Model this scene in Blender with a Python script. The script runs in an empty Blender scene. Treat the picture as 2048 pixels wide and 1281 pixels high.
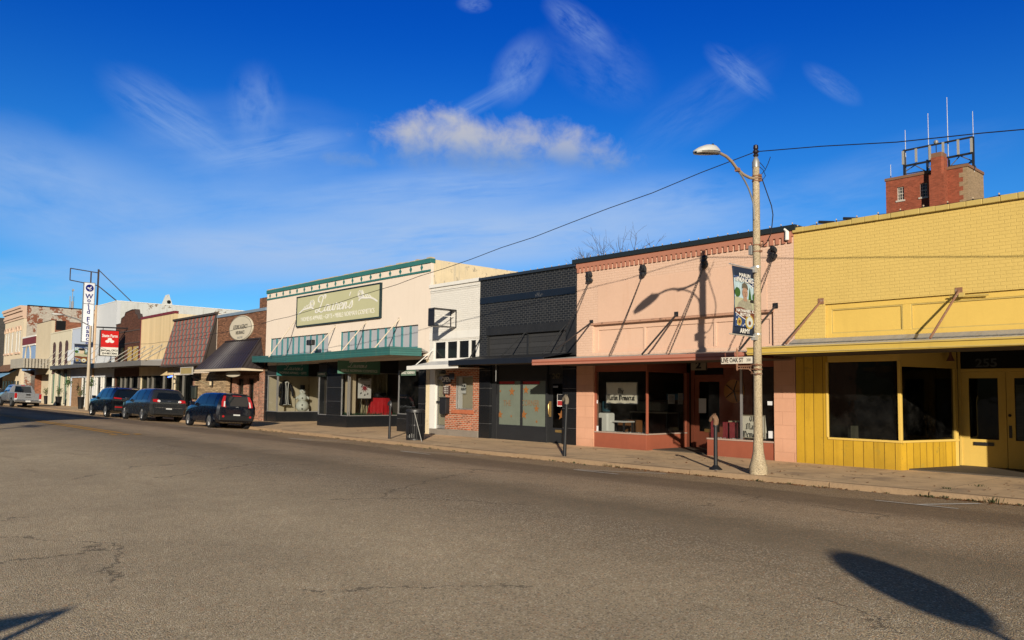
import bpy, math, random
from mathutils import Vector, Matrix
R = math.radians
sc = bpy.context.scene
COL = sc.collection
random.seed(7)

# ---------------------------------------------------------------- camera
FX, CX, CY = 1593.0, 1024.0, 682.0          # focal length and principal point of the photograph, in its pixels
YAW, PIT, ROL = R(48.138), R(3.766), R(0.675)
H, D = 1.70, 18.1                           # eye height over the gutter, distance of the shop fronts
fwd = Vector((-math.sin(YAW)*math.cos(PIT), math.cos(YAW)*math.cos(PIT), math.sin(PIT)))
r0 = Vector((math.cos(YAW), math.sin(YAW), 0)); u0 = r0.cross(fwd)
rgt = r0*math.cos(ROL)+u0*math.sin(ROL); upv = -r0*math.sin(ROL)+u0*math.cos(ROL)
cam = bpy.data.cameras.new('camera'); camo = bpy.data.objects.new('camera', cam); COL.objects.link(camo)
cam.sensor_width = 36; cam.lens = FX/2048*36; cam.shift_y = 41.5/2048; cam.clip_start = .05; cam.clip_end = 3000
camo.matrix_world = Matrix(((rgt.x, upv.x, -fwd.x, 0), (rgt.y, upv.y, -fwd.y, 0), (rgt.z, upv.z, -fwd.z, H), (0, 0, 0, 1)))
sc.camera = camo
EYE = Vector((0, 0, H))
def ray(x, y): return fwd+rgt*((x-CX)/FX)-upv*((y-CY)/FX)
def P(x, y, Y=D): d = ray(x, y); return EYE+d*(Y/d.y)            # where the sight line meets a wall parallel to the street
def V(x, y, X): d = ray(x, y); return EYE+d*(X/d.x)              # ... a plane across the street
def G(x, y, z=.1): d = ray(x, y); return EYE+d*((z-H)/d.z)       # ... a level plane
def rx(x, y=760, Y=D): return P(x, y, Y).x
def rz(x, y, Y=D): return P(x, y, Y).z
def R4(xl, xr, yt, yb, Y=D):
    ym = (yt+yb)/2
    return rx(xl, ym, Y), rx(xr, ym, Y), rz(xl, yb, Y), rz(xl, yt, Y)

# ---------------------------------------------------------------- sun, sky, exposure
SUN = Vector((-.712, .650, -.275)).normalized()
sl = bpy.data.lights.new('sun', 'SUN'); sl.energy = 5.0; sl.angle = R(.53); sl.color = (1, .90, .745)
so = bpy.data.objects.new('sun', sl); COL.objects.link(so); so.rotation_euler = SUN.to_track_quat('-Z', 'Y').to_euler()
so.location = (30, -30, 30)
sc.view_settings.view_transform = 'Standard'; sc.view_settings.look = 'None'; sc.view_settings.exposure = .5; sc.view_settings.gamma = 1
W = bpy.data.worlds.new('World'); sc.world = W; W.use_nodes = True
nt = W.node_tree; nt.nodes.clear()
class NT:
    """small shorthand for building node trees"""
    def __init__(s, t): s.t = t
    def n(s, typ, **kw):
        x = s.t.nodes.new(typ)
        for k, v in kw.items(): setattr(x, k, v)
        return x
    def put(s, sock, v):
        if hasattr(v, 'is_output'): s.t.links.new(v, sock)
        elif isinstance(v, (tuple, list, Vector)) and sock.type == 'RGBA' and len(v) == 3: sock.default_value = (*v, 1)
        else: sock.default_value = v
    def m(s, op, a, b=0., c=0., clamp=False):
        x = s.n('ShaderNodeMath', operation=op); x.use_clamp = clamp
        for i, v in enumerate((a, b, c)): s.put(x.inputs[i], v)
        return x.outputs[0]
    def v(s, op, a, b=(0, 0, 0)):
        x = s.n('ShaderNodeVectorMath', operation=op); s.put(x.inputs[0], a)
        s.put(x.inputs['Scale' if op == 'SCALE' else 1], b)
        return x.outputs['Value' if op in ('DOT_PRODUCT', 'LENGTH') else 0]
    def mix(s, f, a, b, mode='MIX'):
        x = s.n('ShaderNodeMix', data_type='RGBA', blend_type=mode)
        s.put(x.inputs[0], f); s.put(x.inputs[6], a); s.put(x.inputs[7], b); return x.outputs[2]
    def ramp(s, f, lo, hi, a=0., b=1.):
        x = s.n('ShaderNodeMapRange'); x.interpolation_type = 'SMOOTHSTEP'
        for k, v in zip(('Value', 'From Min', 'From Max', 'To Min', 'To Max'), (f, lo, hi, a, b)): s.put(x.inputs[k], v)
        return x.outputs[0]
    def noise(s, vec, sc_, det=4, rough=.55, dist=0., out='Fac'):
        x = s.n('ShaderNodeTexNoise'); s.put(x.inputs['Vector'], vec); x.inputs['Scale'].default_value = sc_
        x.inputs['Detail'].default_value = det; x.inputs['Roughness'].default_value = rough; x.inputs['Distortion'].default_value = dist
        return x.outputs[out]
    def xyz(s, a, b, c):
        x = s.n('ShaderNodeCombineXYZ')
        for i, v in enumerate((a, b, c)): s.put(x.inputs[i], v)
        return x.outputs[0]
w = NT(nt)
sky = w.n('ShaderNodeTexSky', sky_type='NISHITA'); sky.sun_disc = False
sky.sun_elevation = math.asin(-SUN.z); sky.sun_rotation = math.atan2(-SUN.x, -SUN.y); sky.altitude = 120; sky.air_density = 1.0; sky.dust_density = .35; sky.ozone_density = 3.0
dirv = w.n('ShaderNodeTexCoord').outputs['Generated']
sepd = w.n('ShaderNodeSeparateXYZ'); w.put(sepd.inputs[0], dirv); dz = sepd.outputs[2]
# deep polarised blue, paler towards the horizon
hs = w.n('ShaderNodeHueSaturation'); hs.inputs['Saturation'].default_value = 1.35; hs.inputs['Value'].default_value = 1.0; w.put(hs.inputs['Color'], sky.outputs[0])
tint = w.mix(w.ramp(dz, .20, .47), (.56, .97, 1.40), (.06, .51, 1.30))
tint = w.mix(w.ramp(dz, .46, .72), tint, (.16, .30, .50))            # darker, greyer overhead
sunh = Vector((-SUN.x, -SUN.y, 0)).normalized(); tos = w.v('DOT_PRODUCT', dirv, tuple(sunh))
tint = w.mix(w.ramp(tos, -.15, .35), tint, w.mix(w.ramp(dz, .14, .42), (.16, .17, .18), (1.15, .98, .82)))          # unseen sunward sky, dimmed low and brightened higher to set the fill
base = w.mix(1.0, hs.outputs[0], tint, 'MULTIPLY')
def blob(x, y, a, b, ang, dens, lo=.35, hi=.75, sx=1.6, sy=3.2, seed=0, det=5, dist=.35, mw=0.):
    """one patch of cloud round the sky direction seen at x, y; axes and texture lie in directions of the sky itself"""
    c = ray(x, y).normalized(); ca, sa = math.cos(R(ang)), math.sin(R(ang))
    e1 = (ray(x+ca, y+sa).normalized()-c); e2 = (ray(x-sa, y+ca).normalized()-c)
    U = e1/e1.length_squared/a; U -= c*(U.dot(c)); Vv = e2/e2.length_squared/b; Vv -= c*(Vv.dot(c))
    rel = w.v('SUBTRACT', dirv, tuple(c))
    p = w.v('DOT_PRODUCT', rel, tuple(U)); q = w.v('DOT_PRODUCT', rel, tuple(Vv))
    d2 = w.m('ADD', w.m('MULTIPLY', p, p), w.m('MULTIPLY', q, q))
    front = w.m('GREATER_THAN', w.v('DOT_PRODUCT', dirv, tuple(c)), .2)
    nz = w.noise(w.xyz(w.m('MULTIPLY', p, sx), w.m('MULTIPLY', q, sy), seed*7.3), 1.0, det, .58, dist)
    if not mw: nz = w.m('ADD', w.m('MULTIPLY', nz, .72), w.m('MULTIPLY', w.noise(w.xyz(w.m('MULTIPLY', p, sx*2.6), w.m('MULTIPLY', q, sy*4.5), seed*3.1+2), 1.0, 4, .6, .5), .28))
    msk = w.ramp(w.m('ADD', d2, w.m('MULTIPLY', w.m('SUBTRACT', nz, .5), 1.1)), 1.0, .0)
    if mw:      # heaped cloud: ragged above, thinning out below
        k = w.ramp(w.m('ADD', w.m('MULTIPLY', nz, 1.0), w.m('MULTIPLY', w.m('SUBTRACT', 1., d2), mw)), .60, 1.10)
        k = w.m('MULTIPLY', k, w.ramp(q, 1.05, -.1)); return w.m('MULTIPLY', w.m('MULTIPLY', k, dens), front), q
    k = w.ramp(nz, lo+.02, hi+.12)
    return w.m('MULTIPLY', w.m('MULTIPLY', w.m('MULTIPLY', k, msk), dens), front), q
cl = None
for i, t in enumerate([
    (110, 390, 400, 150, 16, .66, .18, .84, 1.0, 1.4), (470, 300, 330, 130, -8, .34, .2, .9, 1.0, 1.3), (820, 430, 760, 150, -4, .40, .12, .85, 1.6, 1.6), (330, 225, 170, 70, 32, .42, .34, .85, 1.0, 3.6), (515, 215, 70, 100, 8, .36, .3, .85, 1.2, 1.4),
    (540, 300, 210, 42, -14, .42, .3, .8, 1.0, 2.6), (395, 275, 110, 40, 30, .30, .3, .85, 1.0, 3), (880, 385, 380, 62, -6, .62, .24, .75, 1.3, 2.0),
    (860, 485, 760, 95, -5, .80, .16, .62, 2.2, 2.0), (470, 495, 240, 40, 2, .60, .25, .65, 1.2, 2.0), (1040, 140, 60, 95, 38, .42, .3, .8, 1.2, 1.6),
    (955, 208, 170, 24, -27, .32, .28, .8, 1.0, 2.2), (1160, 52, 105, 42, 34, .45, .32, .8, 1.2, 2.2), (948, 8, 40, 22, 0, .35, .3, .8, 1, 1.4),
    (1200, 130, 150, 90, 30, .20, .34, .85, 1.6, 2.6), (1478, 145, 95, 36, 38, .40, .32, .8, 1.2, 2.4), (1665, 170, 80, 30, 38, .26, .3, .8, 1, 2),
    (1290, 425, 260, 90, -6, .50, .3, .72, 1.8, 2.6), (1560, 420, 330, 90, -8, .26, .3, .8, 1.6, 2.2), (1800, 330, 280, 70, -12, .2, .32, .85, 1.4, 2.4),
    (60, 560, 240, 55, 0, .42, .3, .8, 1.4, 2), (260, 555, 200, 30, 0, .4, .3, .75, 1.4, 2), (430, 430, 500, 90, -8, .30, .3, .8, 2.2, 2.4), (1390, 220, 220, 70, -30, .16, .32, .85, 1.4, 2.6)]):
    o, _ = blob(*t[:5], t[5]*1.5, t[6]-.06, t[7]+.02, t[8]*1.25, t[9]*.8, seed=i)
    cl = o if cl is None else w.m('SUBTRACT', w.m('ADD', cl, o), w.m('MULTIPLY', cl, o))
cirrus = w.mix(w.m('MULTIPLY', cl, .95, clamp=True), base, (3.9, 5.6, 8.6))
# the one thicker cloud: warm lit tops, grey underside
g1, q1 = blob(930, 290, 265, 88, 2, 1.0, 0, 0, 4.2, 1.40, 41.3, 9, .25, .50); g2, _ = blob(1110, 296, 215, 66, 8, .85, 0, 0, 3.6, 1.15, 47.1, 9, .25, .46)
g3, _ = blob(700, 322, 90, 26, 3, .5, 0, 0, 1.6, .6, 53., 8, .3, .40)
gg = w.m('MAXIMUM', w.m('MAXIMUM', g1, g2), g3, clamp=True)
under = w.ramp(q1, -.35, .5)
body = w.mix(under, (5.7, 5.7, 5.9), (2.5, 3.7, 5.8))
skycol = w.mix(w.m('MULTIPLY', gg, .86), cirrus, body)
bgn = w.n('ShaderNodeBackground'); w.put(bgn.inputs[0], skycol); bgn.inputs[1].default_value = .068
outw = w.n('ShaderNodeOutputWorld'); nt.links.new(bgn.outputs[0], outw.inputs[0])

# ---------------------------------------------------------------- materials
wg = bpy.data.node_groups.new('wall_coordinates', 'ShaderNodeTree')   # (along the wall, height) from the surface's own position
wg.interface.new_socket('Vector', in_out='OUTPUT', socket_type='NodeSocketVector')
g = NT(wg); go = g.n('NodeGroupOutput'); geo = g.n('ShaderNodeNewGeometry')
sp = g.n('ShaderNodeSeparateXYZ'); g.put(sp.inputs[0], geo.outputs['Position']); sn = g.n('ShaderNodeSeparateXYZ'); g.put(sn.inputs[0], geo.outputs['True Normal'])
sel = g.m('GREATER_THAN', g.m('ABSOLUTE', sn.outputs[0]), g.m('ABSOLUTE', sn.outputs[1]))
uu = g.m('ADD', g.m('MULTIPLY', sp.outputs[0], g.m('SUBTRACT', 1., sel)), g.m('MULTIPLY', sp.outputs[1], sel))
flat = g.m('GREATER_THAN', g.m('ABSOLUTE', sn.outputs[2]), .75)
vv = g.m('ADD', g.m('MULTIPLY', sp.outputs[2], g.m('SUBTRACT', 1., flat)), g.m('MULTIPLY', sp.outputs[1], flat))
wg.links.new(g.xyz(uu, vv, 0.), go.inputs[0])
MATS = {}
def M(name, c, r=.75, spec=.3, metal=0., var=.16, vs=1.3, bump=0., bs=30, brick=None, streak=0., dirt=(.16, .12, .09), seam=None, fleck=None, coat=0., tile=None, grime=0.):
    """painted / masonry / metal surface. brick = (length, height, joint, joint colour, per-brick variation, relief);
    seam = (spacing, width, colour, 'u' or 'v'); fleck = (scale, threshold, colour) for chipped paint; streak = rain streaks; grime = splash dirt low on a wall"""
    if name in MATS: return MATS[name]
    c = [x*.74 for x in c]; dirt = [x*.74 for x in dirt]; brick = brick and (*brick[:3], [x*.74 for x in brick[3]], *brick[4:]); fleck = fleck and (*fleck[:2], [x*.74 for x in fleck[2]])
    mt = bpy.data.materials.new(name); mt.use_nodes = True; t = NT(mt.node_tree); b = mt.node_tree.nodes['Principled BSDF']
    pos = t.n('ShaderNodeNewGeometry').outputs['Position']
    wc = t.n('ShaderNodeGroup'); wc.node_tree = wg; uv = wc.outputs[0]
    col = tuple(c); hgt = None
    if brick:
        bl, bh, mo, mc, vr, rel = brick
        bt = t.n('ShaderNodeTexBrick'); t.put(bt.inputs['Vector'], uv); bt.inputs['Scale'].default_value = 1
        for k, v in (('Brick Width', bl), ('Row Height', bh), ('Mortar Size', mo), ('Mortar Smooth', .4), ('Bias', 0.)): bt.inputs[k].default_value = v
        c2 = tuple(min(1, x*(1-vr)) for x in c); c1 = tuple(min(1, x*(1+vr*.6)) for x in c)
        t.put(bt.inputs['Color1'], c1); t.put(bt.inputs['Color2'], c2); t.put(bt.inputs['Mortar'], mc)
        col = bt.outputs['Color']; hgt = t.m('MULTIPLY', t.m('SUBTRACT', 1., bt.outputs['Fac']), rel)
        if vr > .2:   # odd burnt and pale bricks
            nb = t.noise(t.v('MULTIPLY', uv, (1/bl, 1/bh, 1)), .9, 2, .6)
            col = t.mix(t.ramp(nb, .58, .72), col, tuple(x*.55 for x in c)); 
    if var:
        n1 = t.noise(pos, vs, 6, .62); n2 = t.noise(pos, vs*9, 4, .6)
        f = t.m('ADD', t.m('MULTIPLY', n1, 1.5*var), t.m('MULTIPLY', n2, .6*var)); f = t.m('ADD', f, 1-1.05*var)
        col = t.mix(1., col, t.xyz(f, f, f), 'MULTIPLY')
    if seam:
        ws, ww, scol, ax = seam
        su = t.n('ShaderNodeSeparateXYZ'); t.put(su.inputs[0], uv); q = su.outputs[0 if ax == 'u' else 1]
        fr = t.m('FRACT', t.m('DIVIDE', q, ws)); ln = t.m('LESS_THAN', fr, ww/ws)
        col = t.mix(ln, col, scol)
        pl = t.n('ShaderNodeTexWhiteNoise', noise_dimensions='1D'); t.put(pl.inputs['W'], t.m('FLOOR', t.m('DIVIDE', q, ws)))
        pv = t.m('ADD', t.m('MULTIPLY', pl.outputs['Value'], .22), .89); col = t.mix(1., col, t.xyz(pv, pv, pv), 'MULTIPLY')
        hs_ = t.m('MULTIPLY', ln, -.006); hgt = hs_ if hgt is None else t.m('ADD', hgt, hs_)
    if streak:
        sx = t.noise(t.v('MULTIPLY', uv, (3.2, .22, 1)), 1.6, 5, .65); col = t.mix(t.m('MULTIPLY', t.ramp(sx, .5, .78), streak), col, dirt)
    if grime:
        su = t.n('ShaderNodeSeparateXYZ'); t.put(su.inputs[0], pos)
        k = t.m('MULTIPLY', t.ramp(t.m('ADD', su.outputs[2], t.m('MULTIPLY', t.noise(pos, 3.5, 5), .55)), .85, .25), grime); col = t.mix(k, col, dirt)
    if fleck:
        fs, th, fc = fleck; k = t.ramp(t.noise(pos, fs, 8, .7), th, th+.04); col = t.mix(k, col, fc)
    if bump:
        hb = t.m('MULTIPLY', t.noise(pos, bs, 5, .6), bump); hgt = hb if hgt is None else t.m('ADD', hgt, hb)
    t.put(b.inputs['Base Color'], col if hasattr(col, 'is_output') else (*col, 1))
    rn = t.m('ADD', t.m('MULTIPLY', t.noise(pos, 5., 3), .24), r-.12, clamp=True); t.put(b.inputs['Roughness'], rn)
    b.inputs['Metallic'].default_value = metal; b.inputs['Specular IOR Level'].default_value = spec; b.inputs['Coat Weight'].default_value = coat
    if hgt is not None:
        bp = t.n('ShaderNodeBump'); bp.inputs['Strength'].default_value = .9; bp.inputs['Distance'].default_value = 1.0; t.put(bp.inputs['Height'], hgt)
        t.put(b.inputs['Normal'], bp.outputs[0])
    MATS[name] = mt; return mt
def glass(name, tint=(.75, .8, .78), refl=.55):
    if name in MATS: return MATS[name]
    mt = bpy.data.materials.new(name); mt.use_nodes = True; t = NT(mt.node_tree); mt.node_tree.nodes.remove(mt.node_tree.nodes['Principled BSDF'])
    tr = t.n('ShaderNodeBsdfTransparent'); t.put(tr.inputs[0], tint); gl = t.n('ShaderNodeBsdfGlossy'); gl.inputs['Roughness'].default_value = .02; t.put(gl.inputs[0], (.9, .95, 1))
    fr = t.n('ShaderNodeFresnel'); fr.inputs[0].default_value = 1.45
    pos = t.n('ShaderNodeNewGeometry').outputs['Position']
    bp = t.n('ShaderNodeBump'); bp.inputs['Strength'].default_value = .08; bp.inputs['Distance'].default_value = .05; t.put(bp.inputs['Height'], t.noise(pos, 1.6, 2)); t.put(gl.inputs['Normal'], bp.outputs[0])
    df = t.n('ShaderNodeBsdfDiffuse'); t.put(df.inputs[0], (.5, .48, .44))
    mx = t.n('ShaderNodeMixShader'); t.put(mx.inputs[0], t.m('MULTIPLY', fr.outputs[0], refl)); t.put(mx.inputs[1], tr.outputs[0]); t.put(mx.inputs[2], gl.outputs[0])
    dusty = t.m('MULTIPLY', t.ramp(t.noise(pos, 1.3, 8, .75), .40, .85), .028)
    m2 = t.n('ShaderNodeMixShader'); t.put(m2.inputs[0], dusty); t.put(m2.inputs[1], mx.outputs[0]); t.put(m2.inputs[2], df.outputs[0])
    t.put(mt.node_tree.nodes['Material Output'].inputs[0], m2.outputs[0]); MATS[name] = mt; return mt
def emit(name, c, s):
    mt = bpy.data.materials.new(name); mt.use_nodes = True; b = mt.node_tree.nodes['Principled BSDF']
    b.inputs['Base Color'].default_value = (*c, 1); b.inputs['Emission Color'].default_value = (*c, 1); b.inputs['Emission Strength'].default_value = s
    MATS[name] = mt; return mt

# ---------------------------------------------------------------- mesh helpers
ROOT = {}
class MB:
    def __init__(s): s.v = []; s.f = []; s.mi = []; s.cur = 0; s.O = Vector((0, 0, 0)); s.U = Vector((1, 0, 0)); s.N = Vector((0, 1, 0))
    def frame(s, O=(0, 0, 0), U=(1, 0)):
        s.O = Vector(O); s.U = Vector((U[0], U[1], 0)).normalized(); s.N = Vector((-s.U.y, s.U.x, 0)); return s
    def p(s, a, b, c): return s.O+s.U*a+s.N*b+Vector((0, 0, c))
    def add(s, pts, faces):
        k = len(s.v); s.v += [tuple(q) for q in pts]; s.f += [tuple(k+i for i in f) for f in faces]; s.mi += [s.cur]*len(faces); return s
    def box(s, x0, x1, y0, y1, z0, z1):
        x0, x1 = sorted((x0, x1)); y0, y1 = sorted((y0, y1)); z0, z1 = sorted((z0, z1))
        return s.add([s.p(x, y, z) for x in (x0, x1) for y in (y0, y1) for z in (z0, z1)],
                     [(0, 1, 3, 2), (4, 6, 7, 5), (0, 4, 5, 1), (2, 3, 7, 6), (0, 2, 6, 4), (1, 5, 7, 3)])
    def quad(s, *pts): return s.add([Vector(q) for q in pts], [tuple(range(len(pts)))])
    def prism(s, pts, d):
        d = Vector(d); n = len(pts); A = [Vector(q) for q in pts]
        return s.add(A+[q+d for q in A], [tuple(range(n))[::-1], tuple(range(n, 2*n))]+[(i, (i+1) % n, n+(i+1) % n, n+i) for i in range(n)])
    def outline(s, pts, y0, y1):   # polygon in (along, height) of the current frame, given a thickness
        return s.prism([s.p(a, y0, c) for a, c in pts], s.N*(y1-y0))
    def wall(s, x0, x1, z0, z1, y, holes=(), t=.2):
        xs = sorted({x0, x1, *[h[0] for h in holes], *[h[1] for h in holes]}); zs = sorted({z0, z1, *[h[2] for h in holes], *[h[3] for h in holes]})
        for i in range(len(xs)-1):
            for j in range(len(zs)-1):
                cx, cz = (xs[i]+xs[i+1])/2, (zs[j]+zs[j+1])/2
                if any(h[0] < cx < h[1] and h[2] < cz < h[3] for h in holes): continue
                s.add([s.p(xs[i], y, zs[j]), s.p(xs[i+1], y, zs[j]), s.p(xs[i+1], y, zs[j+1]), s.p(xs[i], y, zs[j+1])], [(0, 1, 2, 3)])
        for a, b, c, d in holes:
            for q in (((a, c), (a, d)), ((b, d), (b, c)), ((a, d), (b, d)), ((b, c), (a, c))):
                s.add([s.p(q[0][0], y, q[0][1]), s.p(q[0][0], y+t, q[0][1]), s.p(q[1][0], y+t, q[1][1]), s.p(q[1][0], y, q[1][1])], [(0, 1, 2, 3)])
        for q in (((x0, z0), (x0, z1)), ((x1, z1), (x1, z0)), ((x0, z1), (x1, z1))):
            s.add([s.p(q[0][0], y, q[0][1]), s.p(q[0][0], y+t, q[0][1]), s.p(q[1][0], y+t, q[1][1]), s.p(q[1][0], y, q[1][1])], [(0, 1, 2, 3)])
        return s
    def border(s, x0, x1, z0, z1, y0, y1, wd, wb=None):
        wb = wd if wb is None else wb
        s.box(x0, x0+wd, y0, y1, z0, z1); s.box(x1-wd, x1, y0, y1, z0, z1); s.box(x0+wd, x1-wd, y0, y1, z1-wd, z1); return s.box(x0+wd, x1-wd, y0, y1, z0, z0+wb)
    def tube(s, pts, r, n=8, cap=True):
        pts = [Vector(q) for q in pts]; rs = r if isinstance(r, (list, tuple)) else [r]*len(pts); ring = []; ref = None
        for i, q in enumerate(pts):
            d = (pts[min(i+1, len(pts)-1)]-pts[max(i-1, 0)]); d = d.normalized() if d.length > 1e-9 else Vector((0, 0, 1))
            if ref is None: ref = d.orthogonal().normalized()
            e = (ref-d*ref.dot(d)); e = e.normalized() if e.length > 1e-6 else d.orthogonal().normalized(); ref = e; h = d.cross(e)
            ring.append([q+(e*math.cos(2*math.pi*k/n)+h*math.sin(2*math.pi*k/n))*rs[i] for k in range(n)])
        f = [(i*n+k, i*n+(k+1) % n, (i+1)*n+(k+1) % n, (i+1)*n+k) for i in range(len(pts)-1) for k in range(n)]
        if cap: f += [tuple(range(n))[::-1], tuple(range((len(pts)-1)*n, len(pts)*n))]
        return s.add([q for rg in ring for q in rg], f)
    def bar(s, a, b, w_, h_=None):
        a, b = Vector(a), Vector(b); d = (b-a).normalized(); e = d.cross(Vector((0, 0, 1))); e = e.normalized() if e.length > 1e-4 else Vector((1, 0, 0)); h = e.cross(d)
        e, h = e*w_/2, h*(h_ or w_)/2
        return s.add([q+i*e+j*h for q in (a, b) for i, j in ((-1, -1), (1, -1), (1, 1), (-1, 1))], [(3, 2, 1, 0), (4, 5, 6, 7)]+[(k, (k+1) % 4, 4+(k+1) % 4, 4+k) for k in range(4)])
    def lathe(s, prof, c=(0, 0, 0), n=20, ax='z'):
        c = Vector(c); pts = []
        for r_, z in prof:
            for k in range(n):
                a = 2*math.pi*k/n; x, y = r_*math.cos(a), r_*math.sin(a)
                pts.append(c+(Vector((x, y, z)) if ax == 'z' else Vector((x, z, -y)) if ax == 'y' else Vector((z, x, y))))
        m = len(prof)
        return s.add(pts, [(i*n+k, i*n+(k+1) % n, (i+1)*n+(k+1) % n, (i+1)*n+k) for i in range(m-1) for k in range(n)]+[tuple(range(n))[::-1], tuple(range((m-1)*n, m*n))])
    def ball(s, c, r_, n=10, m=6, sc_=(1, 1, 1)):
        c = Vector(c); pts = []
        for i in range(m+1):
            t = math.pi*i/m
            for k in range(n):
                a = 2*math.pi*k/n; pts.append(c+Vector((r_*math.sin(t)*math.cos(a)*sc_[0], r_*math.sin(t)*math.sin(a)*sc_[1], -r_*math.cos(t)*sc_[2])))
        return s.add(pts, [(i*n+k, i*n+(k+1) % n, (i+1)*n+(k+1) % n, (i+1)*n+k) for i in range(m) for k in range(n)])
    def build(s, name, mats, parent=None, local=False, smooth=None, bevel=0., split=False):
        if split:   # pieces that stand apart become objects of their own
            par = list(range(len(s.v)))
            def fd(i):
                while par[i] != i: par[i] = par[par[i]]; i = par[i]
                return i
            for f in s.f:
                for q in f[1:]: par[fd(q)] = fd(f[0])
            box = {}
            for i, v in enumerate(s.v):
                b_ = box.setdefault(fd(i), [list(v), list(v)])
                for k in range(3): b_[0][k] = min(b_[0][k], v[k]); b_[1][k] = max(b_[1][k], v[k])
            ks = list(box)
            for i, p in enumerate(ks):
                for q in ks[:i]:
                    if all(box[p][0][k]-.03 <= box[q][1][k] and box[q][0][k]-.03 <= box[p][1][k] for k in range(3)): par[fd(p)] = fd(q)
            grp = {}
            for f, mi in zip(s.f, s.mi): grp.setdefault(fd(f[0]), []).append((f, mi))
            if len(grp) > 1:
                out = []
                for fs in grp.values():
                    m = MB(); ix = {}
                    for f, mi in fs:
                        for i in f:
                            if i not in ix: ix[i] = len(m.v); m.v.append(s.v[i])
                        m.f.append(tuple(ix[i] for i in f)); m.mi.append(mi)
                    out.append(m.build(name, mats, parent, local, smooth, bevel))
                return out[0]
        me = bpy.data.meshes.new(name); off = Vector((0, 0, 0)) if (parent is None or local) else ROOT[parent.name]
        me.from_pydata([tuple(Vector(q)-off) for q in s.v], [], s.f)
        for mt in (mats if isinstance(mats, (list, tuple)) else [mats]): me.materials.append(mt)
        if any(s.mi):
            for p_, i in zip(me.polygons, s.mi): p_.material_index = i
        if smooth is not None:
            me.shade_smooth()
            try: me.set_sharp_from_angle(angle=R(smooth))
            except Exception: pass
        o = bpy.data.objects.new(name, me); COL.objects.link(o)
        if bevel:
            bv = o.modifiers.new('bevel', 'BEVEL'); bv.width = bevel; bv.segments = 2; bv.limit_method = 'ANGLE'; bv.angle_limit = R(40)
        if parent is not None: o.parent = parent; ROOT[o.name] = ROOT[parent.name]
        else: ROOT[o.name] = Vector((0, 0, 0))
        return o
def tag(o, label, cat, group=None, kind=None):
    if label: o['label'] = label
    if cat: o['category'] = cat
    if group: o['group'] = group
    if kind: o['kind'] = kind
    return o
def thing(name, label, cat, loc=(0, 0, 0), group=None, rot=None):
    o = bpy.data.objects.new(name, None); COL.objects.link(o); o.location = loc; o.empty_display_size = .3
    if rot: o.rotation_euler = rot
    ROOT[o.name] = Vector(loc); return tag(o, label, cat, group)
def struct(mb, name, mt, **kw): o = mb.build(name, mt, **kw); o['kind'] = 'structure'; return o
def copy_thing(o, parent=None):
    c = o.copy(); COL.objects.link(c)
    if parent is not None: c.parent = parent
    for ch in list(o.children): copy_thing(ch, c)
    return c
def text(body, size, loc, rot, mt, name, parent, ext=.004, ax='CENTER', sx=1., bold=0., shear=0., local=False, fit=0.):
    cu = bpy.data.curves.new('lettering', 'FONT'); cu.body = body; cu.size = size; cu.align_x = ax; cu.align_y = 'CENTER'; cu.extrude = ext; cu.offset = bold; cu.shear = shear; cu.resolution_u = 3
    tmp = bpy.data.objects.new('tmp', cu); COL.objects.link(tmp)
    me = bpy.data.meshes.new_from_object(tmp.evaluated_get(bpy.context.evaluated_depsgraph_get())); bpy.data.objects.remove(tmp)
    if fit and me.vertices: xs_ = [v.co.x for v in me.vertices]; sx = fit/(max(xs_)-min(xs_))
    mx = Matrix.Translation(Vector(loc)-(Vector((0, 0, 0)) if local else ROOT[parent.name])) @ (rot if isinstance(rot, Matrix) else FRONT) @ Matrix.Diagonal((sx, 1, 1, 1))
    me.transform(mx); me.materials.clear(); me.materials.append(mt)
    o = bpy.data.objects.new(name, me); COL.objects.link(o); o.parent = parent; ROOT[o.name] = ROOT[parent.name]; return o
FRONT = Matrix.Rotation(R(90), 4, 'X')                                   # reads from the street
SIDE = Matrix.Rotation(R(90), 4, 'Z') @ Matrix.Rotation(R(90), 4, 'X')    # reads when looking along the street
def turned(U): return Matrix.Rotation(math.atan2(U[1], U[0]), 4, 'Z') @ FRONT
# ================================================================= materials of the street
YEL = M('yellow_painted_brick', (.68, .485, .145), .78, .2, var=.10, brick=(.21, .074, .009, (.655, .465, .136), .02, .004), bump=.005, bs=18, fleck=(5., .70, (.40, .27, .07)), streak=.14, dirt=(.45, .30, .07))
YELS = M('yellow_smooth_paint', (.72, .49, .115), .7, .25, var=.12, bump=.003, streak=.18, dirt=(.45, .28, .06))
YELT = M('yellow_weathered_trim', (.54, .40, .125), .7, .25, var=.2, vs=3, streak=.35, dirt=(.28, .20, .08))
YELP = M('yellow_boards', (.56, .335, .024), .62, .3, var=.22, vs=2.2, bump=.002, streak=.62, dirt=(.24, .135, .015), seam=(.235, .014, (.10, .055, .005), 'u'), fleck=(3.2, .60, (.42, .27, .03)), grime=.3)
PINK = M('pink_painted_brick', (.72, .49, .365), .8, .2, var=.09, brick=(.21, .074, .009, (.715, .47, .33), .02, .0035), bump=.005, bs=16, streak=.10, dirt=(.45, .24, .15))
PINKS = M('pink_stucco', (.72, .475, .345), .85, .15, var=.10, bump=.004, bs=60, streak=.16, dirt=(.50, .22, .10), fleck=(2.2, .73, (.60, .24, .08)))
PINKB = M('pink_block', (.68, .37, .24), .8, .2, var=.12, brick=(.60, .33, .010, (.615, .33, .212), .04, .003), bump=.004, streak=.2, dirt=(.4, .2, .12), grime=.4)
RUST = M('rust_red_paint', (.33, .095, .052), .6, .3, var=.16, vs=2, streak=.22, dirt=(.17, .05, .03), grime=.3)
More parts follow.
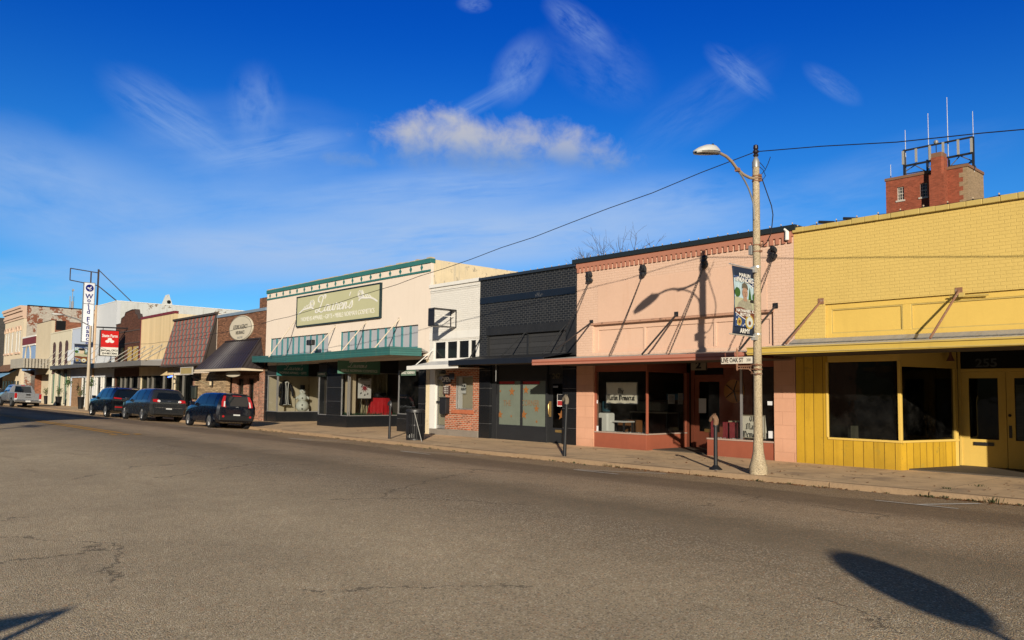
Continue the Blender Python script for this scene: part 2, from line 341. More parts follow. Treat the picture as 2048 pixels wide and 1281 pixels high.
RUSTL = M('rust_pink_metal', (.46, .185, .125), .55, .35, var=.10, streak=.12, dirt=(.25, .1, .07))
BLKB = M('black_painted_brick', (.012, .0135, .016), .55, .4, var=.35, brick=(.21, .074, .012, (.058, .059, .06), .15, .005), bump=.004, fleck=(3.5, .68, (.075, .073, .07)), streak=.3, dirt=(.06, .06, .058))
BLKS = M('black_paint', (.020, .021, .023), .55, .35, var=.35, vs=2.5, fleck=(4, .68, (.06, .06, .06)), bump=.002)
BLKBD = M('black_boards', (.040, .040, .041), .6, .35, var=.3, seam=(.17, .012, (.006, .006, .006), 'v'), fleck=(3, .72, (.10, .05, .06)), bump=.002)
BLKT = M('black_glazed_tile', (.012, .013, .015), .22, .5, var=.4, vs=.8, seam=(.62, .010, (.14, .14, .14), 'v'))
NVY = M('dark_blue_coping', (.022, .032, .048), .5, .4, var=.2)
WHB = M('white_painted_brick', (.76, .73, .67), .75, .2, var=.07, brick=(.21, .074, .009, (.72, .69, .63), .03, .004), bump=.004, streak=.12, dirt=(.5, .46, .38))
WHP = M('white_paint', (.78, .76, .71), .6, .3, var=.10, streak=.2, dirt=(.42, .38, .31))
REDB = M('red_brick', (.42, .125, .06), .85, .15, var=.2, brick=(.20, .068, .012, (.56, .44, .33), .42, .008), bump=.004)
OLDB = M('brown_brick', (.27, .125, .07), .85, .15, var=.2, brick=(.21, .070, .012, (.10, .07, .05), .45, .010), bump=.004)
DKB = M('dark_brown_brick', (.13, .055, .035), .85, .15, var=.3, brick=(.21, .070, .010, (.07, .04, .03), .35, .008), bump=.003)
STONE = M('stone_veneer', (.48, .34, .20), .9, .1, var=.35, vs=2.5, brick=(.42, .085, .014, (.10, .07, .05), .40, .02), bump=.01)
CRM = M('cream_stucco', (.80, .69, .58), .85, .15, var=.07, bump=.003, bs=70, streak=.16, dirt=(.5, .40, .30), fleck=(1.4, .72, (.62, .48, .36)))
CRMW = M('weathered_cream_wall', (.74, .61, .40), .9, .1, var=.25, vs=1.2, streak=.75, dirt=(.36, .36, .33), fleck=(2.6, .58, (.42, .36, .26)), bump=.006)
CONC = M('concrete_base', (.26, .22, .18), .9, .15, var=.3, bump=.006, streak=.3)
TEAL = M('teal_paint', (.035, .165, .155), .6, .3, var=.2, fleck=(7, .67, (.55, .50, .42)), streak=.15, dirt=(.02, .09, .09))
TEALF = M('teal_metal_fascia', (.034, .135, .122), .5, .4, var=.25, streak=.3, dirt=(.20, .22, .14), seam=(.085, .014, (.015, .06, .055), 'v'))
TEALM = M('teal_glazing_bar', (.05, .20, .22), .5, .4)
SILV = M('grey_board', (.40, .41, .44), .6, .3, var=.12, vs=4)
SAGE = M('sage_sign_board', (.52, .51, .31), .6, .3, var=.07, streak=.08, dirt=(.33, .32, .16))
OFFW = M('off_white_letter', (.80, .78, .72), .5, .3, var=.05)
GALV = M('galvanised_sheet', (.42, .41, .39), .45, .5, metal=.25, var=.25, vs=2, streak=.5, dirt=(.20, .17, .14))
TIN = M('corrugated_roof_sheet', (.46, .44, .40), .5, .5, metal=.2, var=.3, vs=3, streak=.4, dirt=(.24, .2, .15))
ROOFM = M('roof_membrane', (.24, .23, .22), .9, .1, var=.2)
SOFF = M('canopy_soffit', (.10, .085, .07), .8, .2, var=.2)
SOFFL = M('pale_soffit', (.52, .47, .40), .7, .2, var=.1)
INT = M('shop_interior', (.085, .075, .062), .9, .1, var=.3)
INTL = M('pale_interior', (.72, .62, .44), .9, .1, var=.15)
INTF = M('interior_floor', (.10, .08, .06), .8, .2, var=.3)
DARK = M('dark_void', (.012, .012, .013), .8, .1)
IRON = M('black_iron', (.016, .016, .018), .45, .5, var=.4, fleck=(9, .70, (.20, .18, .16)))
RUSTY = M('rusty_iron', (.26, .13, .075), .8, .3, var=.4, vs=8, fleck=(9, .58, (.33, .26, .20)))
STEEL = M('grey_steel', (.33, .33, .32), .45, .5, metal=.4, var=.2)
ALU = M('aluminium_frame', (.55, .54, .52), .35, .5, metal=.7, var=.1)
BRASS = M('brass', (.50, .33, .12), .4, .5, metal=.7)
FROST = M('frosted_pane', (.165, .19, .15), .4, .4, var=.25, vs=2.5, streak=.35, dirt=(.13, .16, .14))
BLIND = M('beige_blind', (.52, .46, .33), .8, .2, var=.08)
PAPER = M('white_paper', (.78, .77, .73), .8, .2, var=.05)
INK = M('black_ink', (.012, .012, .014), .6, .3)
GLS = glass('shop_glass', (.93, .95, .94), .6); GLSD = glass('dim_shop_glass', (.34, .37, .36), .6)

# ================================================================= buildings: helpers
def shell(root, x0, x1, zt, wallm, depth=20., y=D, zr=None, roofm=ROOFM, left=True, right=True, slope=.0, front=True):
    """side and back walls behind a facade, flat roof under the parapet"""
    zr = zt-.55 if zr is None else zr
    a = MB()
    for s, on in ((x0, left), (x1, right)):
        if on:
            q = (s, s+.22) if s == x0 else (s-.22, s)
            a.prism([(q[0], y+.03, .0), (q[0], y+depth, 0), (q[0], y+depth, zt-slope), (q[0], y+.03, zt)], (q[1]-q[0], 0, 0))
    a.box(x0+.23, x1-.23, y+depth-.22, y+depth, 0, zr+.3)
    a.build('side_wall', wallm, root)
    MB().box(x0+.23, x1-.23, y+.36, y+depth-.23, zr-.2, zr).build('roof', roofm, root)
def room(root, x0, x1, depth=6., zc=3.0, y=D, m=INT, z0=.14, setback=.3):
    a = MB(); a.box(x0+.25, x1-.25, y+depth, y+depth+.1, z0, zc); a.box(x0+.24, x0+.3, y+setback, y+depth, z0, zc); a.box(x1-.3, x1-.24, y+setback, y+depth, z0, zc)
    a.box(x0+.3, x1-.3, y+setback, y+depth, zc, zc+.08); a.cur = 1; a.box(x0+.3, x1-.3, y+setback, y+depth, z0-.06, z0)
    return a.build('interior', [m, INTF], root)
def window(root, O, U, x0, x1, z0, z1, d, fm, gm=GLS, wd=.05, dep=.06, mull=(), gback=.03, name='window'):
    a = MB().frame(O, U); a.border(x0, x1, z0, z1, d-dep/2, d+dep/2, wd)
    for q in mull: a.box(q-wd/2, q+wd/2, d-dep/2+.002, d+dep/2-.002, z0+wd, z1-wd)
    f = a.build(name, fm, root); b = MB().frame(O, U); b.quad(b.p(x0+wd*.5, d+gback*.2, z0+wd*.5), b.p(x1-wd*.5, d+gback*.2, z0+wd*.5), b.p(x1-wd*.5, d+gback*.2, z1-wd*.5), b.p(x0+wd*.5, d+gback*.2, z1-wd*.5))
    b.build('pane', gm, f); return f
def rod(root, a, b, r, m, plate=True, name='support_rod', pm=None):
    q = MB().tube([a, b], r, 8)
    if plate: q.box(a[0]-.07, a[0]+.07, a[1]-.015, a[1]+.012, a[2]-.07, a[2]+.07)
    return q.build(name, m, root, smooth=40)
def chain(root, a, b, m=IRON, n=46):
    a, b = Vector(a), Vector(b); q = MB(); d = b-a; L = d.length; e = d.cross(Vector((0, 1, .3))).normalized(); h = d.cross(e).normalized()
    n = int(L/.055)
    for i in range(n):
        c = a+d*((i+.5)/n)+Vector((0, 0, -.05*math.sin(math.pi*(i+.5)/n))); o = (e if i % 2 else h)*.017; k = d.normalized()*.034
        q.tube([c-k, c-k*.6+o, c+k*.6+o, c+k], .0075, 4); q.tube([c-k, c-k*.6-o, c+k*.6-o, c+k], .0075, 4)
    return q.build('support_chain', m, root)
def canopy(root, pts_front, yback, zfront, zback, h, fm, rm, sm, x0, x1, name='awning', ribs=0.):
    """sheet canopy: front edge polyline of (x, y), wall line at yback; fascia of height h"""
    fb = MB()
    for (ax, ay, az), (bx, by, bz) in zip(pts_front[:-1], pts_front[1:]):
        fb.prism([(ax, ay, az), (bx, by, bz), (bx, by, bz+h), (ax, ay, az+h)], Vector((-(by-ay), (bx-ax), 0)).normalized()*.035)
    f = fb.build(name, fm, root, bevel=.006)
    s = MB(); tp = [Vector((x, y+.03, z+h-.02)) for x, y, z in pts_front]; n = len(tp)
    for i in range(n-1):
        a, b = tp[i], tp[i+1]; c, d = Vector((b.x, yback, zback)), Vector((a.x, yback, zback))
        if ribs:
            k = max(2, int(abs(b.x-a.x)/ribs)); 
            for j in range(k):
                t0, t1, tm = j/k, (j+1)/k, (j+.5)/k
                A, B, Mi = a.lerp(b, t0), a.lerp(b, t1), a.lerp(b, tm); Cc, Dd, Mj = d.lerp(c, t1), d.lerp(c, t0), d.lerp(c, tm); up = Vector((0, 0, .022))
                s.quad(A, Mi+up, Mj+up, Dd); s.quad(Mi+up, B, Cc, Mj+up)
        else: s.quad(a, b, c, d)
    s.build('roof_sheet', rm, f)
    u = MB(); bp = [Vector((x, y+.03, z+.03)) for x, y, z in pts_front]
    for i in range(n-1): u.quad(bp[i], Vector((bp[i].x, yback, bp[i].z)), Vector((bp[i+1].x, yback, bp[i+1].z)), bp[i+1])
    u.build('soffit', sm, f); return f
def bulbs(root_label, pts, n, zoff=.05):
    t = thing('light_string', root_label, 'string lights', pts[0], 'bulb strings along the rooflines')
    a = MB(); b = MB(); A, B = Vector(pts[0]), Vector(pts[-1]); line = []
    for i in range(n+1):
        q = A.lerp(B, i/n)+Vector((0, 0, zoff)); line.append(q); b.ball(q+Vector((0, -.01, .03)), .018, 6, 4, (1, 1, 1.2)); a.box(q.x-.012, q.x+.012, q.y-.012, q.y+.012, q.z-.02, q.z+.01)
        if i < n: line.append(A.lerp(B, (i+.5)/n)+Vector((0, 0, zoff-.022)))
    a.tube(line, .007, 4); a.build('cord', INK, t); b.build('bulb', M('clear_bulb', (.55, .42, .28), .25, .5), t, split=True); return t

# ================================================================= yellow shop
xl = rx(1590, 700)+.0; xr = 3.2; zt = rz(1590, 467)
Y1 = thing('storefront_building', 'yellow painted brick shop with vertical yellow boards below its awning', 'building', (xl, D, .1))
c0, c1, c2, c3 = R4(1650, 2046, 609, 678); cz0 = rz(1650, 678)
za = rz(1590, 681); zh = rz(1658, 724); 
MB().frame((0, 0, 0)).wall(xl, xr, za-.12, zt, D, [(c0, c1+.25, c2, c3)], .09).build('facade_wall', YEL, Y1)
zc2 = rz(1601, 455.7)
cp = MB()
xx = xl
while xx < xr:
    L = random.uniform(.28, .34); cp.box(xx, min(xx+L-.004, xr), D-.075+random.uniform(-.006, .006), D+.30, zt, zt+(zc2-zt)+random.uniform(-.012, .012)); xx += L
cp.build('coping', YELT, Y1, bevel=.012)
sb = MB(); sb.box(c0-.02, c1+.27, D+.092, D+.13, c2, c3)
sb.border(c0, c1+.25, c2, c3, D+.055, D+.09, .13, .12); 
d0, d1 = rx(1803, 640), rx(1820, 640); sb.box(d0, d1, D+.06, D+.09, c2+.12, c3-.13)
sb.build('sign_panel', YELS, Y1, bevel=.006)
sm_ = MB(); 
for a_, b_ in ((c0+.13, d0), (d1, c1+.12)): sm_.border(a_, b_, c2+.12, c3-.13, D+.066, D+.098, .025)
sm_.build('panel_moulding', YELT, Y1)
fl = MB(); fl.prism([(xl-.02, D-.22, za-.10), (xl-.02, D-.005, za-.03), (xl-.02, D-.005, za+.02), (xl-.02, D-.03, za+.02), (xl-.02, D-.24, za-.08)], (xr-xl, 0, 0)); fl.build('flashing', GALV, Y1)
yf = V(1500, 711, xl).y; zf = rz(1525, 710, yf); zft = rz(1700, 689.5, yf); zf2 = rz(1700, 705.6, yf)
AW1 = canopy(Y1, [(xl-.08, yf, zf), (xl-.0+7.6, yf, zf+.03), (xr, yf, zf+.04)], D-.02, zf, za-.11, zft-zf2, M('yellow_awning_fascia', (.62, .43, .085), .55, .35, var=.13, streak=.25, dirt=(.36, .25, .07)), TIN, SOFF, xl, xr, ribs=.15)
lp = MB(); lp.box(xl-.09, xr, yf-.02, yf-.001, zf+.035, zf+.06); lp.box(xl-.09, xr, yf-.028, yf-.001, zf+.15, zf+.175); lp.build('fascia_bead', YELT, AW1)
for (wx, wy), (ex, ey) in (((1642, 603), (1572, 688)), ((1918, 582), (1860, 677)), ):
    a_ = P(wx, wy); e_ = V(ex, ey, a_.x); rod(AW1, a_, e_, .024, RUSTY)
a_ = P(1918, 582); rod(AW1, (a_.x+3.6, a_.y, a_.z), (a_.x+3.6, a_.y-1.5, a_.z-.95), .024, RUSTY)
pk = MB(); q = P(1925, 590); pk.tube([(q.x-.25, D-.03, q.z-.02), (q.x+.5, D-.03, q.z-.04)], .018, 6); pk.box(q.x-.05, q.x+.05, D-.08, D-.005, q.z-.05, q.z+.04); pk.build('conduit', YELT, Y1)
# storefront: board pier, window, angled bay, recessed double door
px1 = rx(1655, 850); pa = rx(1800, 880); B1 = Vector((-6.95, 20.20, 0)); A1 = Vector((pa, D+.03, 0)); UA = (B1-A1); LA = UA.length; zs = rz(1658, 875); zw = rz(1658, 725)
b1 = MB(); b1.box(xl+.005, px1, D+.02, D+.08, .1, za-.15); b1.box(px1+.002, pa, D+.025, D+.08, .1, zs-.05); b1.frame(A1, UA); b1.box(.002, LA, 0, .06, .1, zs-.05)
b1.build('board_cladding', YELP, Y1, split=True)
b1 = MB(); b1.box(px1, pa+.03, D-.0, D+.085, zs-.05, zs); b1.box(px1, pa, D+.03, D+.1, zw, za-.15); b1.box(px1-.035, px1+.01, D+.005, D+.1, zs, zw); b1.box(pa-.035, pa+.035, D-.0, D+.09, zs, zw)
b1.frame(A1, UA); b1.box(.03, LA+.04, -.02, .07, zs-.05, zs); b1.box(.02, LA+.04, .0, .07, zw-.12, za-.15); b1.box(LA-.08, LA+.04, -.01, .08, .1, zw-.12); b1.build('window_frame', YELS, Y1, bevel=.008, split=True)
g1_ = MB().quad((px1, D+.06, zs), (pa, D+.06, zs), (pa, D+.06, zw), (px1, D+.06, zw)); g1_.build('window_pane', GLSD, Y1)
g1_ = MB().frame(A1, UA); g1_.quad(g1_.p(.03, .04, zs), g1_.p(LA-.08, .04, zs), g1_.p(LA-.08, .04, zw-.12), g1_.p(.03, .04, zw-.12)); g1_.build('window_pane', GLSD, Y1)
yd = 20.45; dx0 = -6.93; dw = .93
def wood_door(root, x0, w_, z0, zt_, y, mt, gz0, gz1, st=.16, gm=GLSD, name='door'):
    a = MB(); a.wall(x0, x0+w_, z0, zt_, y, [(x0+st, x0+w_-st, gz0, gz1)], .045); d_ = a.build(name, mt, root)
    MB().quad((x0+st, y+.02, gz0), (x0+w_-st, y+.02, gz0), (x0+w_-st, y+.02, gz1), (x0+st, y+.02, gz1)).build('pane', gm, d_); return d_
zdt = rz(1930, 745, yd); gz0, gz1 = rz(1938, 878, yd), rz(1938, 757, yd)
da = wood_door(Y1, dx0, dw, .13, zdt, yd, YELS, gz0, gz1); db = wood_door(Y1, dx0+dw+.012, dw, .13, zdt, yd, YELS, gz0, gz1)
MB().box(dx0+.24, dx0+.66, yd-.02, yd-.001, .62, .70).build('letter_slot', IRON, da)
kb = MB().ball((dx0+dw+.08, yd-.05, 1.33), .035); kb.box(dx0+dw+.045, dx0+dw+.105, yd-.012, yd-.001, .82, 1.10); kb.build('handle', IRON, db, smooth=40)
bl = MB(); bl.box(dx0+dw+.19, dx0+2*dw-.15, yd+.035, yd+.04, gz0+.02, gz1-.15); bl.build('blind', M('grey_blind', (.42, .40, .36), .8, .2, seam=(.035, .006, (.22, .21, .19), 'v')), db)
ts = MB(); ts.box(dx0-.06, dx0-.002, yd-.03, yd+.06, .1, za-.2); ts.box(dx0, dx0+2*dw+.02, yd-.02, yd+.05, zdt+.005, zdt+.08); ts.box(dx0+2*dw+.02, dx0+2*dw+.09, yd-.03, yd+.06, .1, za-.2); ts.build('door_frame', YELS, Y1, bevel=.006)
MB().box(dx0, dx0+2*dw+.02, yd-.01, yd+.02, zdt+.08, za-.2).build('transom_panel', DARK, Y1)
MB().box(dx0-.05, dx0+2*dw+.08, yd-.2, yd+.05, .1, .128).build('threshold', M('worn_metal', (.5, .47, .42), .5, .4), Y1)
q = P(1973, 727, yd); text('255', .27, (q.x, yd-.018, q.z), FRONT, M('house_number_grey', (.06, .07, .075), .6), 'house_number', Y1, bold=.006, sx=1.15)
bx = dx0+2*dw+.09; b1 = MB().frame((bx, yd-.05, 0), (pa*0+1.1, -2.2)); b1.box(0, 2.45, 0, .06, .1, zs); b1.box(0, 2.45, 0, .06, zw, za-.2); b1.frame(); b1.box(bx+1.1, xr, D+.03, D+.09, .1, za-.15); b1.build('board_cladding', YELP, Y1, split=True)
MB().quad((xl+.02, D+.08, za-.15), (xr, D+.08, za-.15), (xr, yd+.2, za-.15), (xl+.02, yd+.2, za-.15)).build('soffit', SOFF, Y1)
a_ = MB(); lx = P(1901, 712, 19.6); a_.lathe([(.02, .10), (.03, .02), (.055, -.05), (.09, -.12)], (lx.x, 19.6, lx.z)); a_.build('lamp_shade', M('copper_shade', (.2, .08, .05), .5), Y1, smooth=40)
shell(Y1, xl+.004, xr, zc2, M('side_brick', (.30, .15, .10), .9, .1, brick=(.21, .074, .01, (.3, .25, .2), .3, .006)), zr=zt-.5)
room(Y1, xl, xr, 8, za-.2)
it = MB(); q = P(1708, 850, 19.4); it.box(q.x-.06, q.x+.06, 19.35, 19.5, .14, 1.0); it.build('inner_post', INTL, Y1)

# ================================================================= pink shop
x0 = rx(1153, 700)+.006; x1 = xl-.006; zt = rz(1154.2, 529); zk = rz(1154.2, 522)
Y2 = thing('storefront_building', 'salmon pink brick shop with rust red storefront and brown dentils', 'building', (x0, D, .1))
c0, c1, c2, c3 = R4(1185, 1547, 651, 706); zaw = rz(1153, 713)
MB().wall(x0, x1, zaw-.1, zt, D, [(c0, c1, c2, c3)], .12).build('facade_wall', PINK, Y2)
sb = MB(); sb.box(c0-.01, c1+.01, D+.122, D+.16, c2, c3); sb.border(c0, c1, c2, c3, D+.09, D+.121, .16, .05)
for q in (1285, 1426): a_ = rx(q, 670); sb.box(a_-.04, a_+.04, D+.088, D+.12, c2+.05, c3-.16)
sb.build('sign_panel', PINKS, Y2, bevel=.006)
s0, s1, s2, s3 = R4(1196, 1534, 568, 646); MB().box(s0, s1, D-.012, D-.0005, s2, s3).build('stucco_patch', PINKS, Y2)
cr = MB(); cr.box(c0-.05, c1+.02, D-.035, D-.001, c3+.0, c3+.055); cr.build('panel_cornice', M('broken_pink_edge', (.50, .28, .19), .9, .1, fleck=(6, .55, (.18, .10, .07)), bump=.01), Y2)
MB().box(x0-.14, x1+.10, D-.10, D+.32, zt+.001, zk+.03).build('coping', M('black_coping', (.018, .024, .026), .4, .4, var=.2), Y2, bevel=.01)
dn = MB(); dn.box(x0, x1, D-.05, D-.001, zt-.14, zt); n = 44
for i in range(n):
    a_ = x0+.035+(x1-x0-.16)*i/(n-1); dn.box(a_, a_+.085, D-.05, D-.002, zt-.29, zt-.1405)
dn.build('dentil_trim', M('dentil_red_paint', (.44, .185, .12), .65, .3, var=.15, streak=.2, dirt=(.25, .1, .06)), Y2); 
zf = rz(1065, 731, 16.24); yf = 16.24; hf = rz(1065, 720, yf)-zf
AW2 = canopy(Y2, [(x0-.06, yf, zf), (x1-.02, yf, zf+.02)], D-.02, zf, zaw-.03, hf, RUSTL, TIN, SOFF, x0, x1, ribs=.3)
MB().box(x0-.062, x1-.02, yf-.014, yf-.001, zf+.075, zf+.10).build('fascia_bead', RUST, AW2)
for (wx, wy), (ex, ey) in (((1183, 645), (1112, 699)), ((1353, 629), (1284, 709)), ((1551, 612), (1482, 697))):
    a_ = P(wx, wy); e_ = V(ex, ey, a_.x); e_.y = max(e_.y, yf+.15); rod(AW2, a_, e_, .026, IRON)
for (wx, wy), (ex, ey) in (((1182, 556), (1110, 698)), ((1289, 542), (1218, 712)), ((1411, 525), (1337, 711)), ((1549, 508), (1478, 697))):
    a_ = P(wx, wy); e_ = V(ex, ey, a_.x); e_.y = max(e_.y, yf+.12)
    chain(AW2, (a_.x, D-.06, a_.z-.08), e_)
    rs = MB()
    for k in range(16): rs.ball((a_.x+random.uniform(-.07, .07), D-.05+random.uniform(-.05, .01), a_.z+random.uniform(-.13, .13)), random.uniform(.05, .085), 6, 4)
    rs.build('anchor_rosette', IRON, Y2, smooth=30)
p1 = rx(1186, 800); p2 = rx(1548, 800)
MB().box(x0+.002, p1, D+.004, D+.24, .1, zaw-.12).build('pier', PINKB, Y2); MB().box(p2, x1-.004, D+.003, D+.24, .1, zaw-.12).build('pier', PINKB, Y2)
m1 = rx(1290, 870); A2 = Vector((m1, D+.10, 0)); B2 = Vector((-14.5, 20.15, 0)); UA = B2-A2; LA = UA.length; zs = rz(1190, 863); zw = rz(1192, 744); rb = rx(1411.5, 890)
b2 = MB(); b2.box(p1+.002, m1, D+.06, D+.16, .1, zs-.03); b2.box(rb, p2-.002, D+.06, D+.16, .1, zs-.04); b2.frame(A2, UA); b2.box(.0, LA, .0, .1, .1, zs-.03)
b2.frame((rb, D+.062, 0), (0, 1)); b2.box(.1, 2.2, -.09, -.001, .1, zs-.04); b2.build('bulkhead', RUST, Y2, bevel=.006, split=True)
b2 = MB(); b2.box(p1+.004, m1, D+.04, D+.2, zs-.03, zs+.005); b2.box(rb-.01, p2-.004, D+.04, D+.2, zs-.04, zs); b2.frame(A2, UA); b2.box(.02, LA, -.02, .12, zs-.03, zs+.005); b2.build('window_sill', M('worn_sill', (.42, .30, .24), .7, .3, var=.3), Y2, split=True)
zhd = zaw-.1
b2 = MB(); b2.box(p1+.003, m1, D+.08, D+.16, zw, zhd); b2.box(rb, p2-.003, D+.08, D+.16, zw+.06, zhd); b2.box(p1+.003, p1+.06, D+.06, D+.15, zs+.005, zw); b2.box(m1-.025, m1+.03, D+.065, D+.13, zs+.005, zw)
b2.frame(A2, UA); b2.box(.03, LA, 0, .08, zw-.02, zhd); b2.box(LA-.03, LA+.12, -.01, .1, .1, zw); b2.build('window_frame', RUST, Y2, bevel=.006, split=True)
gg_ = MB().quad((p1+.05, D+.11, zs), (m1-.02, D+.11, zs), (m1-.02, D+.11, zw), (p1+.05, D+.11, zw)); gg_.build('window_pane', GLS, Y2)
gg_ = MB().frame(A2, UA); gg_.quad(gg_.p(.03, .04, zs), gg_.p(LA-.03, .04, zs), gg_.p(LA-.03, .04, zw), gg_.p(.03, .04, zw)); gg_.build('window_pane', GLS, Y2)
gg_ = MB().quad((rb+.02, D+.11, zs-.03), (p2, D+.11, zs-.03), (p2, D+.11, zw+.06), (rb+.02, D+.11, zw+.06)); gg_.build('window_pane', GLS, Y2)
a_ = rx(1479, 820); MB().box(a_-.03, a_+.03, D+.075, D+.105, zs-.03, zw+.06).build('mullion', ALU, Y2)
yd = 20.45; dx0 = -14.42; zdt = rz(1400, 757, yd); dd = wood_door(Y2, dx0, 1.02, .12, zdt, yd, RUST, rz(1400, 863, yd), rz(1400, 764, yd), .15, GLSD)
MB().box(dx0+.35, dx0+.65, yd-.015, yd-.001, .60, .70).build('letter_slot', BRASS, dd)
b2 = MB(); b2.box(dx0-.12, dx0-.003, yd-.04, yd+.06, .1, zhd); b2.box(dx0+1.023, rb-.02, yd-.02, yd+.06, .1, zhd); b2.box(dx0, dx0+1.02, yd-.03, yd+.05, zdt+.004, zdt+.1); b2.build('door_frame', RUST, Y2)
MB().box(dx0, dx0+1.02, yd, yd+.04, zdt+.1, zhd).build('transom_panel', DARK, Y2)
n0, n1, n2, n3 = R4(1382, 1412, 722, 741, 19.4); nb = MB().box(n0, n1, 19.4, 19.46, n2, n3).build('number_box', M('number_box_glass', (.30, .25, .18), .5), Y2)
text('2', (n3-n2)*1.0, ((n0+n1)/2, 19.395, (n2+n3)/2), FRONT, INK, 'house_number', nb, bold=.012, sx=1.3)
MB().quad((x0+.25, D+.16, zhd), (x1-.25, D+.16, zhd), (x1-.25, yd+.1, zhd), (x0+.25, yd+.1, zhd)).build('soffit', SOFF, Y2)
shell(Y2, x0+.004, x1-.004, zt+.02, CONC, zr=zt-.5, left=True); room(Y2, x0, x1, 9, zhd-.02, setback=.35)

# ================================================================= black shop
x2 = rx(958.5, 700)+.006; x3 = x0-.012; zt = rz(958.2, 563); 
Y3 = thing('storefront_building', 'black painted brick shop between the white and the pink shops', 'building', (x2, D, .1))
zaw = rz(959, 712); c0, c1, c2, c3 = R4(974, 1134, 656, 712)
MB().wall(x2, x3, zaw-.1, zt, D, [(c0, c1, zaw-.05, c3)], .1).build('facade_wall', BLKB, Y3)
s0, s1, s2, s3 = R4(961, 1152, 598, 606); q = MB(); q.box(s0, s1, D-.03, D-.0005, s2-.06, s3+.02); q.build('smooth_band', M('glossy_black_band', (.010, .013, .019), .35, .5, var=.3, fleck=(2.2, .62, (.07, .07, .07))), Y3)
sb = MB(); sb.box(c0, c1, D+.08, D+.13, zaw-.05, c3); sb.build('boarded_panel', BLKBD, Y3)
sb = MB(); zq = rz(974, 672); sb.box(c0-.02, c1+.02, D-.03, D+.079, zq, c3); sb.box(c0, c0+.06, D+.04, D+.079, zaw-.05, zq); a_ = rx(1053, 690); sb.box(a_-.05, a_+.05, D+.05, D+.079, zaw-.05, zq); sb.build('panel_trim', BLKS, Y3, bevel=.006)
MB().box(rx(1134.5, 670), x3-.01, D-.05, D-.001, zaw-.1, rz(1135, 640)).build('pilaster', BLKS, Y3)
MB().box(x2-.02, x3-.02, D-.07, D+.3, zt, zt+.1).build('coping', NVY, Y3, bevel=.012)
yf = 16.75; zf = rz(901, 731, yf); e_ = rz(1000, 725, yf)
AW3 = canopy(Y3, [(x2-.05, yf, zf), (x3-.1, yf, zf+.0)], D-.02, zf, zaw-.02, .17, M('black_fascia', (.012, .015, .022), .4, .4, var=.2), BLKS, SOFF, x2, x3)
for (wx, wy), (ex, ey) in (((962, 675), (940, 716)), ((1052, 664), (1003, 712)), ((1133, 648), (1085, 708))):
    a_ = P(wx, wy); e_ = V(ex, ey, a_.x); e_.y = max(e_.y, yf+.15); rod(AW3, a_, e_, .02, BLKS)
yw = D+.16; p1 = rx(989, 800); w1 = rx(1086, 800); dl = rx(1096, 820, yw); dr = rx(1131, 820, yw)
MB().box(x2+.004, p1-.28, D+.01, D+.26, .1, zaw-.12).build('tile_pier', BLKT, Y3); MB().box(dr+.01, x3-.004, D+.008, D+.26, .1, zaw-.12).build('tile_pier', BLKT, Y3)
fz0, fz1 = rz(988, 851, yw), rz(988, 760, yw)
q = MB(); q.box(p1-.275, p1, yw-.05, yw+.1, .1, zaw-.12); q.box(w1+.01, dl, yw-.06, yw+.1, .1, zaw-.12); q.box(p1+.003, w1+.007, yw-.03, yw+.1, .1, fz0); q.box(p1+.003, w1+.007, yw-.02, yw+.1, fz1, zaw-.12); q.box(dl+.002, dr+.006, yw, yw+.1, 2.32, zaw-.12); q.build('storefront_frame', BLKS, Y3, bevel=.008, split=True)
md = (p1+w1)/2
FS = [window(Y3, (0, 0, 0), (1, 0), a_, b_, fz0, fz1, yw+.02, BLKS, FROST, .045, .07) for a_, b_ in ((p1+.004, md), (md+.002, w1+.006))]
STAR = M('orange_star', (.30, .12, .035), .6); REDP = M('red_print', (.42, .03, .03), .6)
def star(mb, c, r_, y):
    mb.outline([(c[0]+(r_ if i % 2 == 0 else r_*.42)*math.sin(math.pi*i/5), c[1]+(r_ if i % 2 == 0 else r_*.42)*math.cos(math.pi*i/5)) for i in range(10)], y-.006, y)
for fi, lst in ((0, ((742/3.05+780, 500+865/3.05, .16), (670/3.05+780, 500+1005/3.05, .15), (738/3.05+780, 500+1015/3.05, .05), (672/3.05+780, 500+862/3.05, .05))), (1, ((828/3.05+780, 500+855/3.05, .15), (892/3.05+780, 500+970/3.05, .13), (815/3.05+780, 500+1005/3.05, .17), (893/3.05+780, 500+1048/3.05, .06)))):
    for sx_, sy_, r_ in lst:
        q = P(sx_, sy_, yw); m_ = MB(); star(m_, (q.x, q.z), r_, yw+.012); m_.build('star_decal', STAR, FS[fi])
FADE = M('faded_orange_letter', (.24, .15, .08), .6)
for fi, (s_, px_) in enumerate((('THE', 1014), ('CORNER', 1060))):
    q = P(px_, 807, yw); text(s_, .27, (q.x, yw+.006, q.z), FRONT, FADE, 'window_lettering', FS[fi], ext=.002, sx=.8)
    q = P((1013, 1062)[fi], 766, yw); MB().box(q.x-.4, q.x+.4, yw+.004, yw+.009, q.z-.045, q.z+.045).build('red_strip', REDP, FS[fi])
dd = wood_door(Y3, dl+.005, dr-dl-.01, .12, 2.3, yw+.05, BLKS, rz(1104, 856, yw), rz(1104, 768, yw), .15, GLSD)
h_ = MB(); hx = dl+.07; h_.box(hx-.03, hx+.03, yw+.0, yw+.05, .95, 1.45); h_.tube([(hx, yw+.0, 1.0), (hx, yw-.05, 1.05), (hx, yw-.05, 1.35), (hx, yw, 1.40)], .014, 6); h_.build('handle', BRASS, dd, smooth=40)
q = P(1115, 863, yw); MB().box(q.x-.14, q.x+.14, yw+.03, yw+.049, q.z-.04, q.z+.04).build('letter_slot', BRASS, dd)
